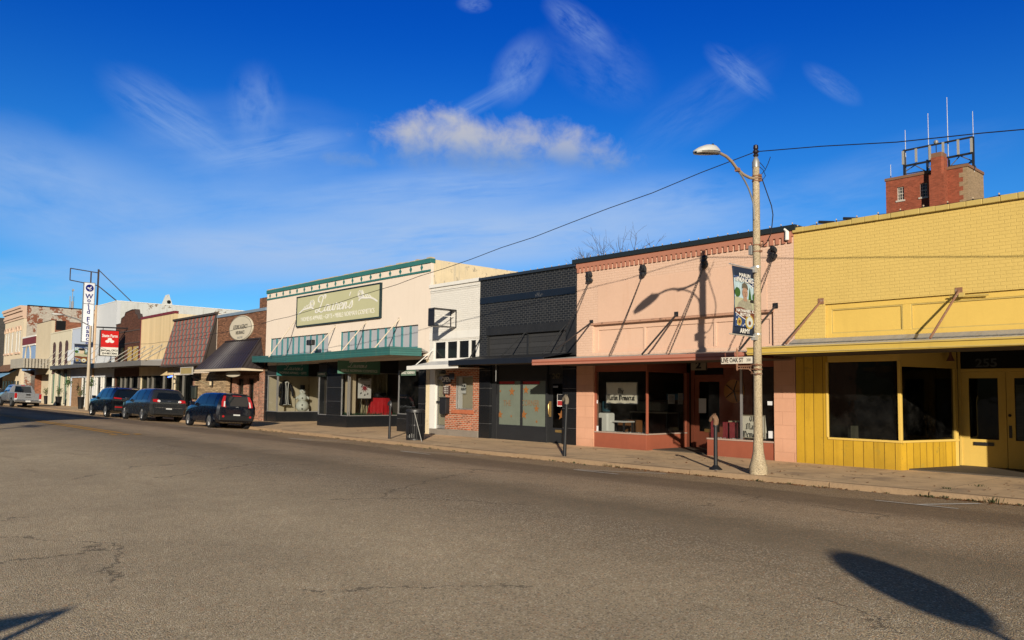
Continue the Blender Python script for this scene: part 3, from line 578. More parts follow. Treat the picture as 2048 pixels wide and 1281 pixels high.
q = P(1120, 831, yw); m_ = MB(); star(m_, (q.x, q.z), .17, yw+.065); m_.build('star_decal', STAR, dd)
q = P(1122, 801, yw); s_ = MB().box(q.x-.2, q.x+.2, yw+.03, yw+.048, q.z-.2, q.z+.2).build('notice_card', PAPER, dd); MB().box(q.x-.18, q.x+.18, yw+.026, yw+.0295, q.z-.0, q.z+.18).build('card_print', INK, s_); MB().box(q.x-.18, q.x+.18, yw+.0255, yw+.029, q.z-.17, q.z-.02).build('card_print', REDP, s_)
q = P(1113, 753, yw); text('247', .24, (q.x, yw-.004, q.z), FRONT, M('dull_number', (.10, .09, .06), .6), 'house_number', Y3, bold=.006)
for qx in (1109, 1130):
    q = P(qx, 774, yw); MB().box(q.x-.12, q.x+.1, yw+.058, yw+.064, q.z-.03, q.z+.03).build('door_sticker', STEEL, dd)
q = P(992, 735, 17.2); ch = MB().tube([(q.x, 17.2, zf+.05), (q.x, 17.2, zf-.55)], .012, 5); ch.build('hanging_hook', STEEL, AW3)
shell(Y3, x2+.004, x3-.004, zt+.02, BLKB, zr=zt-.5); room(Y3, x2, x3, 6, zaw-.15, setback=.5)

# ================================================================= small white shop
x4 = rx(859, 700)+.006; x5 = x2-.012; zt = rz(859, 578)
Y4 = thing('storefront_building', 'narrow white painted brick shop with four dark upper panes', 'building', (x4, D, .1))
zaw = rz(866, 722); c0, c1, c2, c3 = R4(867.5, 957.5, 683, 721)
MB().wall(x4, x5, zaw-.25, zt, D, [(c0, c1, c2, c3)], .1).build('facade_wall', WHB, Y4)
MB().box(x4-.03, x5-.0, D-.06, D+.3, zt, zt+.13).build('coping', WHP, Y4, bevel=.01); q = MB()
for k in (0, 1): a_ = rz(859, 583+k*3.2); q.box(x4+.002, x5-.002, D-.03+.012*k, D-.001, a_-.03, a_+.0)
q.box(x4+.002, x5-.002, D-.02, D-.001, c3+.05, c3+.32); q.build('string_course', WHP, Y4, split=True)
xs_ = [rx(a_, 700) for a_ in (867.5, 891.8, 915, 938.4, 957.5)]
for a_, b_ in zip(xs_[:-1], xs_[1:]): window(Y4, (0, 0, 0), (1, 0), a_+.002, b_-.002, c2, c3, D+.05, WHP, M('dark_transom_glass', (.012, .013, .014), .15, .5), .055, .06, name='transom_window')
q = MB(); q.box(x4+.03, c1, D-.05, D-.002, c2-.07, c2-.005); q.build('window_sill', WHP, Y4, split=True)
yf = 16.85; zf = rz(813, 740.3, yf); zz = rz(813, 732.6, yf)
AW4 = canopy(Y4, [(rx(813, 737, yf), yf, zf), (rx(915, 733, yf), yf, zf+.02)], D-.02, zf, zaw-.02, zz-zf, WHP, M('white_sheet_roof', (.66, .66, .66), .45, .5, var=.12), SOFFL, x4, x5)
a_ = P(866, 700); e_ = V(831, 731, a_.x); e_.y = max(e_.y, yf+.1); rod(AW4, a_, e_, .017, WHP)
yw = D+.12; jl, jr = rx(859.5, 820), rx(868, 820); dl, dr = jr, rx(889, 820); 
MB().box(jl+.004, jr, D+.02, D+.3, .2, zaw-.27).build('door_frame', WHP, Y4)
bz0, bz1, bw0, bw1 = rz(908, 819), rz(908, 753), rx(907.5, 800), rx(944.5, 800)
MB().wall(dr+.01, x5-.004, .33, zaw-.26, D+.02, [(bw0, bw1, bz0, bz1)], .18).build('brick_front', REDB, Y4)
MB().box(jl+.004, x5-.004, D-.02, D+.25, .1, .325).build('base', CONC, Y4, bevel=.01)
q = MB(); n = 14
for k in range(n): a_ = bw0-.12+(bw1-bw0+.2)*k/n; q.box(a_, a_+(bw1-bw0+.2)/n-.012, D-.02, D+.05, bz0-.15, bz0-.012)
q.build('brick_sill', M('sill_brick', (.44, .14, .07), .85, .15, var=.4, vs=4), Y4)
wf = window(Y4, (0, 0, 0), (1, 0), bw0, bw1, bz0, bz1, D+.12, ALU, GLS, .04, .06); a_ = rx(918, 790); MB().box(bw0+.05, bw0+.3, D+.16, D+.18, bz0, bz1).build('inner_jamb', WHP, Y4)
MB().box(bw0-.2, bw1+.2, D+.22, D+.25, .5, 2.6).build('window_blind', BLIND, Y4)
q = P(927, 777, D+.13); pp = MB().box(q.x-.14, q.x+.14, D+.138, D+.142, q.z-.19, q.z+.19).build('rent_notice', PAPER, wf); text('FOR\nRENT', .12, (q.x, D+.134, q.z+.02), FRONT, INK, 'notice_lettering', pp, ext=.001, bold=.006)
dd = wood_door(Y4, dl+.005, dr-dl, .34, rz(870, 754), yw, ALU, .46, rz(870, 760), .05, GLS); MB().box(dl+.06, dr-.05, yw+.05, yw+.07, .47, 2.4).build('blind', BLIND, dd); zq = rz(872, 805); b_ = MB().box(dl+.02, dr-.01, yw-.04, yw-.001, zq-.04, zq+.05).build('push_bar', IRON, dd)
q = P(892, 811, D-.0); mbx = MB(); mbx.outline([(q.x-.20, q.z-.28), (q.x-.16, q.z-.33), (q.x+.16, q.z-.33), (q.x+.20, q.z-.28), (q.x+.20, q.z+.25), (q.x-.20, q.z+.25)], D-.17, D+.018); mbx.box(q.x-.22, q.x+.22, D-.19, D+.018, q.z+.251, q.z+.30); mbx.build('mailbox', IRON, Y4, bevel=.02)
q = P(893, 760, D-.02); ob = MB().lathe([(.0, 0), (.30, .001), (.32, .02), (.30, .045), (0, .046)], (0, 0, 0), 20, 'y'); ob.v = [(v_[0]*.98+q.x, v_[1]+D-.035, v_[2]*.55+q.z) for v_ in ob.v]
OP = thing('open_sign', 'black oval sign reading OPEN beside the white shop\'s door', 'sign', (q.x, D-.035, q.z)); ob.build('board', IRON, OP); text('OPEN', .26, (q.x, D-.045, q.z), FRONT, OFFW, 'lettering', OP, bold=.004, sx=.8)
q = P(893.5, 775, D); hs_ = MB().box(q.x-.2, q.x+.2, D-.03, D+.015, q.z-.26, q.z+.06).build('hours_board', M('brown_hours_board', (.07, .035, .03), .6), OP); text('MON 9-5\nTUE 9-5\nWED 9-5\nTHU 9-5', .075, (q.x, D-.034, q.z-.09), FRONT, OFFW, 'lettering', hs_, ext=.001)
q = P(904, 753, 17.6); MB().box(q.x-.14, q.x+.14, 17.58, 17.6, q.z-.11, q.z+.11).build('hanging_plate', IRON, OP)
shell(Y4, x4+.004, x5-.004, zt+.03, WHB, zr=zt-.5); room(Y4, x4, x5, 5, zaw-.28, setback=.9, m=INTL)
# ================================================================= hand lettering
def smooth_pts(p, k=5):
    out = []; n = len(p)
    for i in range(n-1):
        a, b, c, d = p[max(i-1, 0)], p[i], p[i+1], p[min(i+2, n-1)]
        for j in range(k):
            t = j/k; out.append(tuple(.5*((2*b[m])+(-a[m]+c[m])*t+(2*a[m]-5*b[m]+4*c[m]-d[m])*t*t+(-a[m]+3*b[m]-3*c[m]+d[m])*t**3) for m in (0, 1)))
    return out+[p[-1]]
SCRIPT = {'L': (.74, [[(.20, .66), (.02, .74), (.0, .96), (.20, 1.08), (.40, 1.02)], [(.62, .86), (.66, 1.02), (.56, 1.10), (.46, .96), (.38, .6), (.26, .2), (.10, .0), (-.08, .02), (-.10, .14), (.06, .17), (.30, .04), (.52, -.03), (.72, .08)]]),
          'a': (.50, [[(.36, .36), (.20, .42), (.04, .22), (.08, .02), (.24, .07), (.36, .38), (.33, .08), (.42, 0), (.52, .10)]]),
          'u': (.48, [[(0, .38), (0, .10), (.08, 0), (.22, .07), (.32, .40), (.30, .08), (.38, 0), (.50, .10)]]),
          'r': (.38, [[(0, .02), (.08, .42), (.14, .34), (.27, .35), (.24, .1), (.30, 0), (.40, .08)]]),
          'e': (.36, [[(.02, .18), (.2, .22), (.27, .34), (.16, .42), (.04, .26), (.06, .04), (.2, 0), (.38, .12)]]),
          'n': (.46, [[(0, 0), (.06, .40), (.05, .0), (.20, .38), (.29, .3), (.26, .06), (.34, 0), (.46, .10)]]),
          "'": (.12, [[(.03, .98), (-.01, .78)]]), 's': (.3, [[(-.02, .05), (.15, .42), (.22, .28), (.22, .08), (.1, -.02), (-.02, .04)]])}
def script(word, O, U, size, d, mt, name, parent, thick=.055, slant=.32, ext=.012, xs=1.):
    a = MB().frame(O, U); x = 0
    for ch in word:
        adv, st = SCRIPT[ch]
        for s_ in st:
            q = smooth_pts(s_); q = [((x+px+slant*py)*size*xs, py*size) for px, py in q]
            w_ = thick*size*(1.25 if ch == 'L' else 1)
            for i in range(len(q)-1):
                dx, dy = q[i+1][0]-q[i][0], q[i+1][1]-q[i][1]; L = math.hypot(dx, dy) or 1; k = w_*(.55+.45*abs(dy)/L)/2; nx, ny = -dy/L*k, dx/L*k; ex, ey = dx/L*k*.5, dy/L*k*.5
                a.outline([(q[i][0]+nx-ex, q[i][1]+ny-ey), (q[i][0]-nx-ex, q[i][1]-ny-ey), (q[i+1][0]-nx+ex, q[i+1][1]-ny+ey), (q[i+1][0]+nx+ex, q[i+1][1]+ny+ey)], d-ext-len(a.v)*.0000022, d)
        x += adv
    return a.build(name, mt, parent)
GOTH = {'T': (.66, [[(0, .85), (.15, .95), (.45, .86), (.62, .96)], [(.3, .9), (.13, .6), (.13, .25), (.3, .04), (.55, .12)], [(.42, .82), (.42, .15)]]),
        'h': (.42, [[(.05, .95), (.05, .03)], [(.05, .48), (.2, .6), (.33, .5), (.33, .08), (.25, -.1)]]), 'e': (.38, [[(.08, .5), (.05, .12), (.15, 0), (.3, .1)], [(.08, .5), (.2, .6), (.3, .48), (.08, .3)]]),
        'M': (.88, [[(0, .1), (.12, 0), (.12, .85), (0, .7)], [(.12, .85), (.3, .95), (.4, .8), (.4, .05)], [(.4, .8), (.6, .95), (.7, .8), (.7, .1), (.82, 0)]]),
        'a': (.44, [[(.06, .5), (.2, .6), (.3, .5), (.3, .08), (.38, 0)], [(.3, .32), (.1, .3), (.05, .1), (.14, 0), (.3, .1)]]), 'r': (.36, [[(.02, .6), (.1, .5), (.1, 0)], [(.1, .5), (.24, .6), (.3, .5)]]),
        'l': (.22, [[(.06, .95), (.06, .1), (.16, 0)]]), 'i': (.24, [[(.02, .6), (.1, .5), (.1, .1), (.18, 0)], [(.06, .82), (.13, .76)]]), 'n': (.46, [[(.02, .6), (.08, .5), (.08, 0)], [(.08, .5), (.22, .6), (.32, .5), (.32, .1), (.4, 0)]]),
        'D': (.72, [[(.1, .88), (.1, .1), (.3, 0), (.55, .15), (.6, .55), (.45, .9), (.1, .85), (0, .95)], [(.28, .8), (.28, .15)]]), 'm': (.66, [[(.02, .6), (.08, .5), (.08, 0)], [(.08, .5), (.2, .6), (.3, .5), (.3, 0)], [(.3, .5), (.42, .6), (.52, .5), (.52, .1), (.6, 0)]]),
        'o': (.42, [[(.08, .48), (.05, .12), (.15, 0), (.3, .1), (.32, .5), (.2, .6), (.08, .48)]]), 'c': (.36, [[(.3, .5), (.18, .6), (.06, .48), (.06, .12), (.16, 0), (.3, .1)]]), 't': (.32, [[(.1, .8), (.1, .1), (.2, 0), (.28, .08)], [(0, .55), (.26, .55)]]), ' ': (.3, [])}
def gothic(lines, O, U, width, d, mt, name, parent, lead=1.15):
    """broad-nib letters, centred lines; O is the centre of the block"""
    tw = [sum(GOTH[c][0] for c in l) for l in lines]; size = width/max(tw); a = MB().frame(O, U); nib = (.062*size, .042*size)
    for li, l in enumerate(lines):
        x = -tw[li]*size/2; y = ((len(lines)-1)/2-li)*lead*size-.42*size
        for ch in l:
            for s_ in GOTH[ch][1]:
                for i in range(len(s_)-1):
                    (px, py), (qx, qy) = s_[i], s_[i+1]; A = (x+px*size, y+py*size); B = (x+qx*size, y+qy*size)
                    a.outline([(A[0]-nib[0], A[1]-nib[1]), (A[0]+nib[0], A[1]+nib[1]), (B[0]+nib[0], B[1]+nib[1]), (B[0]-nib[0], B[1]-nib[1])], d-.002-len(a.v)*.0000022, d)
            x += GOTH[ch][0]*size
    return a.build(name, mt, parent)

# ================================================================= cream dress shop
x6 = -39.42; x7 = x4-.012; ztl = rz(859, 518); ztr = ztl
Y5 = thing('storefront_building', 'wide cream dress shop with teal bands, diamonds and black tiled storefront', 'building', (x6, D, .1))
zaw = rz(541, 718); h1 = R4(541, 656.3, 678, 713.6); h2 = R4(610/3.371+500, 836, 665.5, 706); h1 = (h1[0], h1[1], h1[2], h1[3]); h2 = (rx(681, 685), rx(836, 672), h1[2], h1[3])
MB().wall(x6, x7, zaw-.35, ztl, D, [h1, h2], .14).build('facade_wall', CRM, Y5)
tb = MB(); zb2, zb1 = rz(859, 543.7), rz(859, 539.4); tz = rz(859, 526.5)
tb.box(x6-.02, x7+.02, D-.05, D+.2, tz, ztl+.01); tb.box(x6-.01, x7+.01, D-.03, D-.001, zb2, zb1); tb.build('cornice_band', TEAL, Y5, bevel=.01)
xx = x6-.02; cp = MB()
while xx < x7: L = random.uniform(.12, .5); cp.box(xx, min(xx+L*.8, x7), D-.04+random.uniform(0, .04), D+.18, ztl+.005, ztl+random.uniform(.03, .07)); xx += L
cp.build('crumbling_coping', M('crumbled_render', (.52, .42, .30), .95, .1, var=.5, vs=6), Y5)
zm = (tz+zb1)/2; n = 19
for i in range(n):
    a_ = x6+.35+(x7-x6-.95)*i/(n-1); MB().outline([(a_-.085, zm), (a_, zm-.125), (a_+.085, zm), (a_, zm+.125)], D-.02, D-.001).build('diamond_ornament', TEAL, Y5)
for hx in (h1, h2):
    MB().box(hx[0]-.01, hx[1]+.01, D+.10, D+.14, hx[2], hx[3]).build('grey_panel', SILV, Y5); q = MB(); n = 10
    for k in range(n+1): a_ = hx[0]+(hx[1]-hx[0])*k/n; q.box(max(a_-.03, hx[0]), min(a_+.03, hx[1]), D+.03, D+.099, hx[2], hx[3])
    for k in range(n): a_ = hx[0]+(hx[1]-hx[0])*k/n; q.box(a_+.03, a_+(hx[1]-hx[0])/n-.03, D+.04, D+.099, hx[2], hx[2]+.06)
    q.build('glazing_bars', TEALM, Y5)
# sign
SG = thing('sign_board', 'large sage green sign board with white script and flower sprays on the cream shop', 'sign', (rx(680, 610), D-.02, rz(680, 620)))
s0, s1 = rx(596.5, 625), rx(764.5, 600); s2, s3 = rz(596.2, 655.5), rz(597, 595)
MB().box(s0+.06, s1-.06, D-.085, D-.005, s2+.06, s3-.06).build('board', SAGE, SG); MB().border(s0, s1, s2, s3, D-.11, D-.006, .059).build('frame', M('dark_green_frame', (.012, .03, .035), .5), SG)
sw, sh = s1-s0, s3-s2; script("Lauren's", (s0+sw*.268, D-.09, s2+sh*.40), (1, 0), sh*.47, 0, OFFW, 'script_lettering', SG, .095, .22, .012, sw*.435/3.35/(sh*.47))
text('WOMENS APPAREL \u2022 GIFTS \u2022 MERLE NORMAN COSMETICS', sh*.20, ((s0+s1)/2, D-.088, s2+sh*.225), FRONT, OFFW, 'lettering', SG, fit=sw*.88, ext=.004)
for sg, cx_, cz_ in ((1, s0+sw*.05, s2+sh*.50), (-1, s1-sw*.05, s2+sh*.56)):
    q = MB().frame((cx_, D-.09, cz_), (1, 0)); 
    def st_(pts, w_=.06):
        p_ = smooth_pts([(sg*a_, b_) for a_, b_ in pts], 4)
        for i in range(len(p_)-1):
            dx, dy = p_[i+1][0]-p_[i][0], p_[i+1][1]-p_[i][1]; L = math.hypot(dx, dy) or 1; nx, ny = -dy/L*w_/2, dx/L*w_/2
            q.outline([(p_[i][0]+nx, p_[i][1]+ny), (p_[i][0]-nx, p_[i][1]-ny), (p_[i+1][0]-nx, p_[i+1][1]-ny), (p_[i+1][0]+nx, p_[i+1][1]+ny)], -.012-len(q.v)*.0000022, 0)
    st_([(-.15, -.12), (.3, .06), (.8, .1), (1.15, .12), (1.35, .02)], .075)
    for k in range(3): r_ = .10+.06*k; st_([(1.2+r_*math.cos(t_), .30+r_*.8*math.sin(t_)) for t_ in [k+.7*j for j in range(9)]], .032)
    for a_, b_ in ((.35, .2), (.55, .26), (.72, .28), (.85, .2), (.95, .32)): st_([(a_, .08), (a_+.05, b_*.7), (a_+.16, b_)], .045)
    q.build('flower_spray', OFFW, SG)
# awning with cut-back ends
def lz(x, y, Y): return rz(x, y, Y)
fp = [(-39.35, 17.6, 3.12), (-33.9, 16.6, 2.98), (-25.4, 16.55, 3.08), (-24.95, 17.75, 3.09)]
fp = [(P(503.5, 725, 17.45).x, 17.45, lz(503.5, 725, 17.45)), (P(574, 725.5, 16.55).x, 16.55, lz(574, 725.5, 16.55)), (P(780, 710, 16.55).x, 16.55, lz(780, 710, 16.55)), (-24.98, 17.75, lz(849, 712.7, 17.75))]
AW5 = canopy(Y5, fp, D-.02, 3, zaw-.08, .32, TEALF, TIN, SOFFL, x6, x7)
for wx, wy, ex, ey in ((594, 636, 520, 714), (671, 653, 621, 709), (731.5, 645, 681, 706), (798, 639, 744, 703)):
    a_ = P(wx, wy); e_ = V(ex, ey, a_.x); e_.y = max(e_.y, 16.7); rod(AW5, a_, e_, .027, M('cream_rod', (.62, .53, .42), .6))
for fx, fy in ((567, 712), (617, 709), (658, 704)):
    q = P(fx, fy, 17.0); t = thing('floodlight', 'small grey floodlight lying on the teal awning roof', 'floodlight', q, 'floodlights on the teal awning'); b_ = MB(); b_.box(q.x-.09, q.x+.09, q.y-.03, q.y+.06, q.z-.07, q.z+.05); b_.build('housing', STEEL, t, bevel=.01); MB().tube([(q.x, q.y, q.z-.06), (q.x, q.y+.1, q.z-.22)], .015, 6).build('bracket', STEEL, t)
q = P(621.5, 690, 17.3); t = thing('floodlight', 'black twin floodlight on a post above the teal awning, before the upper grey panels', 'floodlight', q); b_ = MB()
for k in (-.13, .11): b_.box(q.x+k-.12, q.x+k+.12, q.y-.1, q.y+.1, q.z-.02, q.z+.22)
b_.build('housing', IRON, t, bevel=.03); MB().tube([(q.x, q.y, q.z+.05), (q.x, q.y, q.z-.75)], .03, 6).build('post', IRON, t)
# storefront: left window bay, vestibule, island, second vestibule, right pier
zhd = 2.95; gz = rz(535, 823); za_ = rz(536, 755)
def tile(mb): return mb.build('black_tile', BLKT, Y5, split=True)
LX, IX0, IX1, RX = -38.05, -33.67, -31.0, -27.25; Yb = 20.6
t_ = MB(); t_.box(x6+.01, LX, D+.02, D+.1, .1, gz); t_.box(x6+.01, x6+.3, D+.0, D+.1, .1, zhd+.35); t_.box(IX0, IX1-.0, D-.02, D+.1, .1, gz-.02); t_.box(rx(654, 800), rx(682, 800), D-.021, D+.1, gz-.02, zhd+.35); t_.box(RX, x7-.01, D+.1, D+.26, .1, rz(806, 829, D+.2)); t_.box(rx(833.5, 790), x7-.008, D+.08, D+.26, .1, zhd+.4)
t_.frame((LX, D+.1, 0), (0, 1)); t_.box(0, 2.4, .0, .08, .1, gz-.02); t_.frame((IX1, D+.1, 0), (0, 1)); t_.box(0, 2.6, 0, .08, .1, gz-.02); t_.build('black_tile', BLKT, Y5, split=True)
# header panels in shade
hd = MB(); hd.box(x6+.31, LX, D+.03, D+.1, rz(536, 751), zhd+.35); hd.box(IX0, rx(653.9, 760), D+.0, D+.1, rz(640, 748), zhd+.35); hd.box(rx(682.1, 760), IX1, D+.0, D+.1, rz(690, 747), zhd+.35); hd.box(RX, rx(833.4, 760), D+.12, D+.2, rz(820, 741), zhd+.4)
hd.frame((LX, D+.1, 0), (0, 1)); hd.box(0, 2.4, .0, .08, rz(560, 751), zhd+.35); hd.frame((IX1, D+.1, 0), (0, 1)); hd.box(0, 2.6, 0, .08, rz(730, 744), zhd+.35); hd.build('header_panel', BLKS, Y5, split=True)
zt1 = rz(560, 751)
window(Y5, (0, 0, 0), (1, 0), x6+.3, LX, gz, rz(536, 751), D+.06, ALU, GLS, .035, .05); window(Y5, (LX, D+.1, 0), (0, 1), .0, 2.4, gz-.02, zt1, .03, ALU, GLS, .035, .05)
window(Y5, (0, 0, 0), (1, 0), IX0, rx(653.8, 790), gz-.02, rz(640, 748), D+.03, ALU, GLS, .035, .05); window(Y5, (0, 0, 0), (1, 0), rx(682.2, 790), IX1, gz-.02, rz(690, 747), D+.03, ALU, GLS, .035, .05)
window(Y5, (IX1, D+.1, 0), (0, 1), .0, 2.6, gz-.02, rz(730, 744), .03, ALU, GLS, .035, .05); window(Y5, (0, 0, 0), (1, 0), RX, rx(833.4, 790), rz(806, 829, D+.2), rz(820, 741), D+.16, ALU, GLSD, .035, .05)
q = MB(); q.box(LX+.0, IX0, Yb+.3, Yb+.4, .1, zhd+.35); q.box(IX1, RX, Yb+.5, Yb+.6, .1, zhd+.35); q.box(IX0-.06, IX0, D+.1, Yb+.3, .1, zhd+.35); q.box(RX-.06, RX, D+.27, Yb+.5, .1, zhd+.35); q.build('vestibule_wall', BLKS, Y5, split=True)
q = MB(); q.box(x6+.3, x7-.3, D+.16, 23.5, zhd+.36, zhd+.4); q.build('soffit', SOFFL, Y5)
# window bays: display floors and backs
q = MB(); q.box(x6+.25, LX-.08, D+.1, 20.4, gz-.1, gz-.03); q.box(IX0+.05, IX1-.1, D+.1, 20.9, gz-.12, gz-.04); q.box(x6+.25, x6+.3, D+.1, 20.4, gz-.03, zhd+.3); q.box(x6+.3, LX, 20.5, 20.6, gz-.03, zhd+.3); q.build('display_floor', INTL, Y5, split=True)
q = MB(); q.box(IX0+.02, IX0+.08, D+.3, 20.9, gz, zhd+.3); q.box(IX0, IX1-.05, 20.95, 21.0, .1, zhd+.3); q.box(RX, x7-.3, 20.4, 20.5, .1, zhd+.3); q.build('display_back', INT, Y5, split=True)
shell(Y5, x6+.004, x7-.004, ztl-.02, CRMW, zr=ztl-.8, slope=.0)
a_ = MB(); zc = rz(1000, 542, 24); 
def hang(nm, label, O, U, L, z0, z1, line1, col, cat='sign'):
    U = Vector((U[0], U[1], 0)).normalized(); t = thing(nm, label, cat, O); MB().frame(O, U).box(0, L, -.04, 0, z0, z1).build('board', col, t); O = Vector(O)
    script("Lauren's", O+U*(L*.24)+Vector((0, 0, z0+(z1-z0)*.47)), U, (z1-z0)*.46, -.041, OFFW, 'script_lettering', t, .05, ext=.004)
    m_ = O+U*(L*.5)+Vector((0, 0, z0+(z1-z0)*.22)); nrm = Vector((U.y, -U.x, 0))*.044; text(line1, (z1-z0)*.27, tuple(m_+nrm), turned(U), OFFW, 'lettering', t, fit=L*.86); return t
TEALB = M('teal_sign', (.03, .19, .18), .6, .3, var=.06); z0, z1 = rz(536, 751)-.02, rz(536, 727)
hang('hanging_sign', 'teal sign with white script over the snowman window', (LX+.02, D-.02, 0), (.0, 1), 1.75, z0, z1, "WOMEN'S APPAREL \u2022 GIFTS", TEALB)
hang('hanging_sign', 'teal sign with white script over the red table window', (IX1+.02, D-.55, 0), (.0, 1), 2.15, rz(690, 748), rz(690, 721), 'MERLE NORMAN COSMETICS', M('teal_sign_pale', (.10, .24, .17), .6, .3, var=.06))
for (sx0, sx1, sy0, sy1, tx, Yq) in ((636.5, 653.5, 745, 753.5, "WOMEN'S", D), (804, 832, 741, 752, 'MERLE NORMAN', D+.12)):
    a0, a1, a2, a3 = R4(sx0, sx1, sy0, sy1, Yq); t = thing('window_sign', 'small grey green sign strip high in the %s display window' % ('narrow' if tx[0] == 'W' else 'dark right-hand'), 'sign', ((a0+a1)/2, Yq, a2)); MB().box(a0, a1, Yq-.05, Yq-.01, a2, a3).build('board', M('grey_green_sign', (.10, .16, .12), .6), t); text(tx, (a3-a2)*.7, ((a0+a1)/2, Yq-.052, (a2+a3)/2), FRONT, OFFW, 'lettering', t, sx=min(1, .9*(a1-a0)/(len(tx)*.6*(a3-a2)*.7)))

GREYF = M('dim_grey_frame', (.16, .15, .13), .6)
# ================================================================= brick agency
x8 = -45.95; x9 = x6-.012; zt = rz(437, 636.5)
Y6 = thing('storefront_building', 'brown brick office with a dark metal hipped awning and stone veneer', 'building', (x8, D, .1))
MB().wall(x8, x9, 2.5, zt, D, [], .2).build('facade_wall', OLDB, Y6)
MB().box(x8-.02, x9+.0, D-.06, D+.3, zt, zt+.16).build('coping', M('blue_grey_coping', (.20, .26, .33), .5, .4), Y6, bevel=.01)
eL, eR = -46.05, -39.62; yE = 16.92; zE = 2.83; rL, rR, zR = -44.62, -40.3, 4.42
BRN = M('dark_standing_seam', (.030, .022, .022), .42, .45, var=.2)
q = MB(); q.quad((eL, yE, zE), (eR, yE, zE), (rR+.3, D-.01, zR), (rL, D-.01, zR)); q.quad((eR, yE, zE), (eR+.2, D-.01, zE), (rR+.3, D-.01, zR)); q.quad((eL, yE, zE), (rL, D-.01, zR), (eL, D-.01, zE))
n = 17
for k in range(n+1):
    t = k/n; a_ = Vector((eL, yE, zE)).lerp(Vector((eR, yE, zE)), t); b_ = Vector((rL, D-.01, zR)).lerp(Vector((rR+.3, D-.01, zR)), t); q.bar(a_+Vector((0, 0, .012)), b_+Vector((0, 0, .012)), .03, .035)
for k in range(1, 5):
    t = k/5; a_ = Vector((eR, yE, zE)).lerp(Vector((eR+.2, D, zE)), t); b_ = Vector((eR+.2, D, zE)).lerp(Vector((rR+.3, D, zR)), 1-t); q.bar(a_, b_, .02, .03)
q.tube([(eR, yE, zE+.02), (rR+.3, D-.02, zR+.02)], .045, 6); q.tube([(rL, D-.03, zR), (rR+.3, D-.03, zR)], .06, 6); aw = q.build('hipped_awning', BRN, Y6)
q = MB(); q.box(eL, eR+.01, yE-.02, yE+.05, zE-.13, zE-.004); q.box(eR-.04, eR+.02, yE+.051, D-.01, zE-.13, zE-.004); q.build('eave_board', M('cream_eave', (.66, .55, .40), .6), aw); MB().quad((eL, yE+.05, zE-.12), (eR, yE+.05, zE-.12), (eR, D-.01, zE-.12), (eL, D-.01, zE-.12)).build('soffit', SOFF, aw)
c_ = P(483.5, 657, D); OV = thing('sign_board', 'cream oval sign on the brown brick wall above the dark awning', 'sign', (c_.x, D-.02, c_.z)); rx_ = (rx(507, 655)-rx(460, 660))/2; rz_ = .70
q = MB().lathe([(0, 0), (1, 0), (1.0, -.06), (.96, -.08), (0, -.081)], (0, 0, 0), 40, 'y'); q.v = [(v_[0]*rx_+c_.x, D-.004-abs(v_[1]), v_[2]*rz_+c_.z) for v_ in q.v]; q.build('board', M('cream_oval', (.60, .54, .42), .6, .3, var=.1), OV)
q = MB(); q.tube([(c_.x+rx_*.94*math.cos(t*math.pi/24), D-.086, c_.z+rz_*.94*math.sin(t*math.pi/24)) for t in range(49)], .012, 4, cap=False); q.build('rim_line', INK, OV)
text('ATKINS AGENCY', .34, (c_.x, D-.09, c_.z+.06), FRONT, INK, 'lettering', OV, sx=.72, shear=.15); text('INSURANCE', .27, (c_.x, D-.09, c_.z-.25), FRONT, INK, 'lettering', OV, sx=.78); text('REALTORS', .15, (c_.x, D-.09, c_.z-.52), FRONT, STEEL, 'lettering', OV)
wx = [rx(a_, 790) for a_ in (463, 476, 487, 500, 514, 521)]; wz0, wz1 = .95, 2.45
MB().wall(-44.3, x9-.01, .1, 2.6, D+.3, [(-43.6, -42.75, .7, 2.35), (-42.2, -41.4, .7, 2.35), (-40.95, -40.35, .7, 2.4)], .2).build('brick_front', M('mixed_red_brick', (.38, .16, .10), .85, .15, var=.25, brick=(.21, .075, .012, (.42, .33, .25), .5, .008)), Y6)
MB().box(x9-.5, x9-.012, D-.06, D+.28, .1, 2.6).build('brick_pier', MATS['mixed_red_brick'], Y6)
for a_, b_ in ((-43.6, -42.75), (-42.2, -41.4), (-40.95, -40.35)): window(Y6, (0, 0, 0), (1, 0), a_, b_, .7, 2.35, D+.42, M('brown_window_frame', (.10, .05, .035), .6), GLSD, .06, .08); MB().box(a_+.1, b_-.25, D+.55, D+.57, .8, 2.3).build('curtain', INTL, Y6, split=True)
MB().box(x8+.01, -44.31, D-.05, D+.2, .1, 2.62).build('stone_front', STONE, Y6)
q = P(466, 748.5, 17.4); t = thing('sign_board', 'small cream oval sign hanging under the dark hipped awning', 'sign', (q.x, 17.4, q.z)); b_ = MB().ball(q, 1, 24, 8, (1.0, .03, .17)); b_.build('board', MATS['cream_oval'], t, smooth=60)
b_ = MB()
for k in (-.5, .5): b_.tube([(q.x+k, 17.4, q.z+.14), (q.x+k, 17.4, zE-.11)], .012, 5)
b_.build('hanger', IRON, t)
shell(Y6, x8+.004, x9-.004, zt+.02, OLDB, zr=zt-.5); room(Y6, x8, x9, 5, 2.6, setback=.6)
MB().box(rx(524, 600, 20)-.3, rx(529, 600, 20)+.4, 20, 20.8, zt-.6, rz(526, 596, 20)).build('chimney', OLDB, Y6)
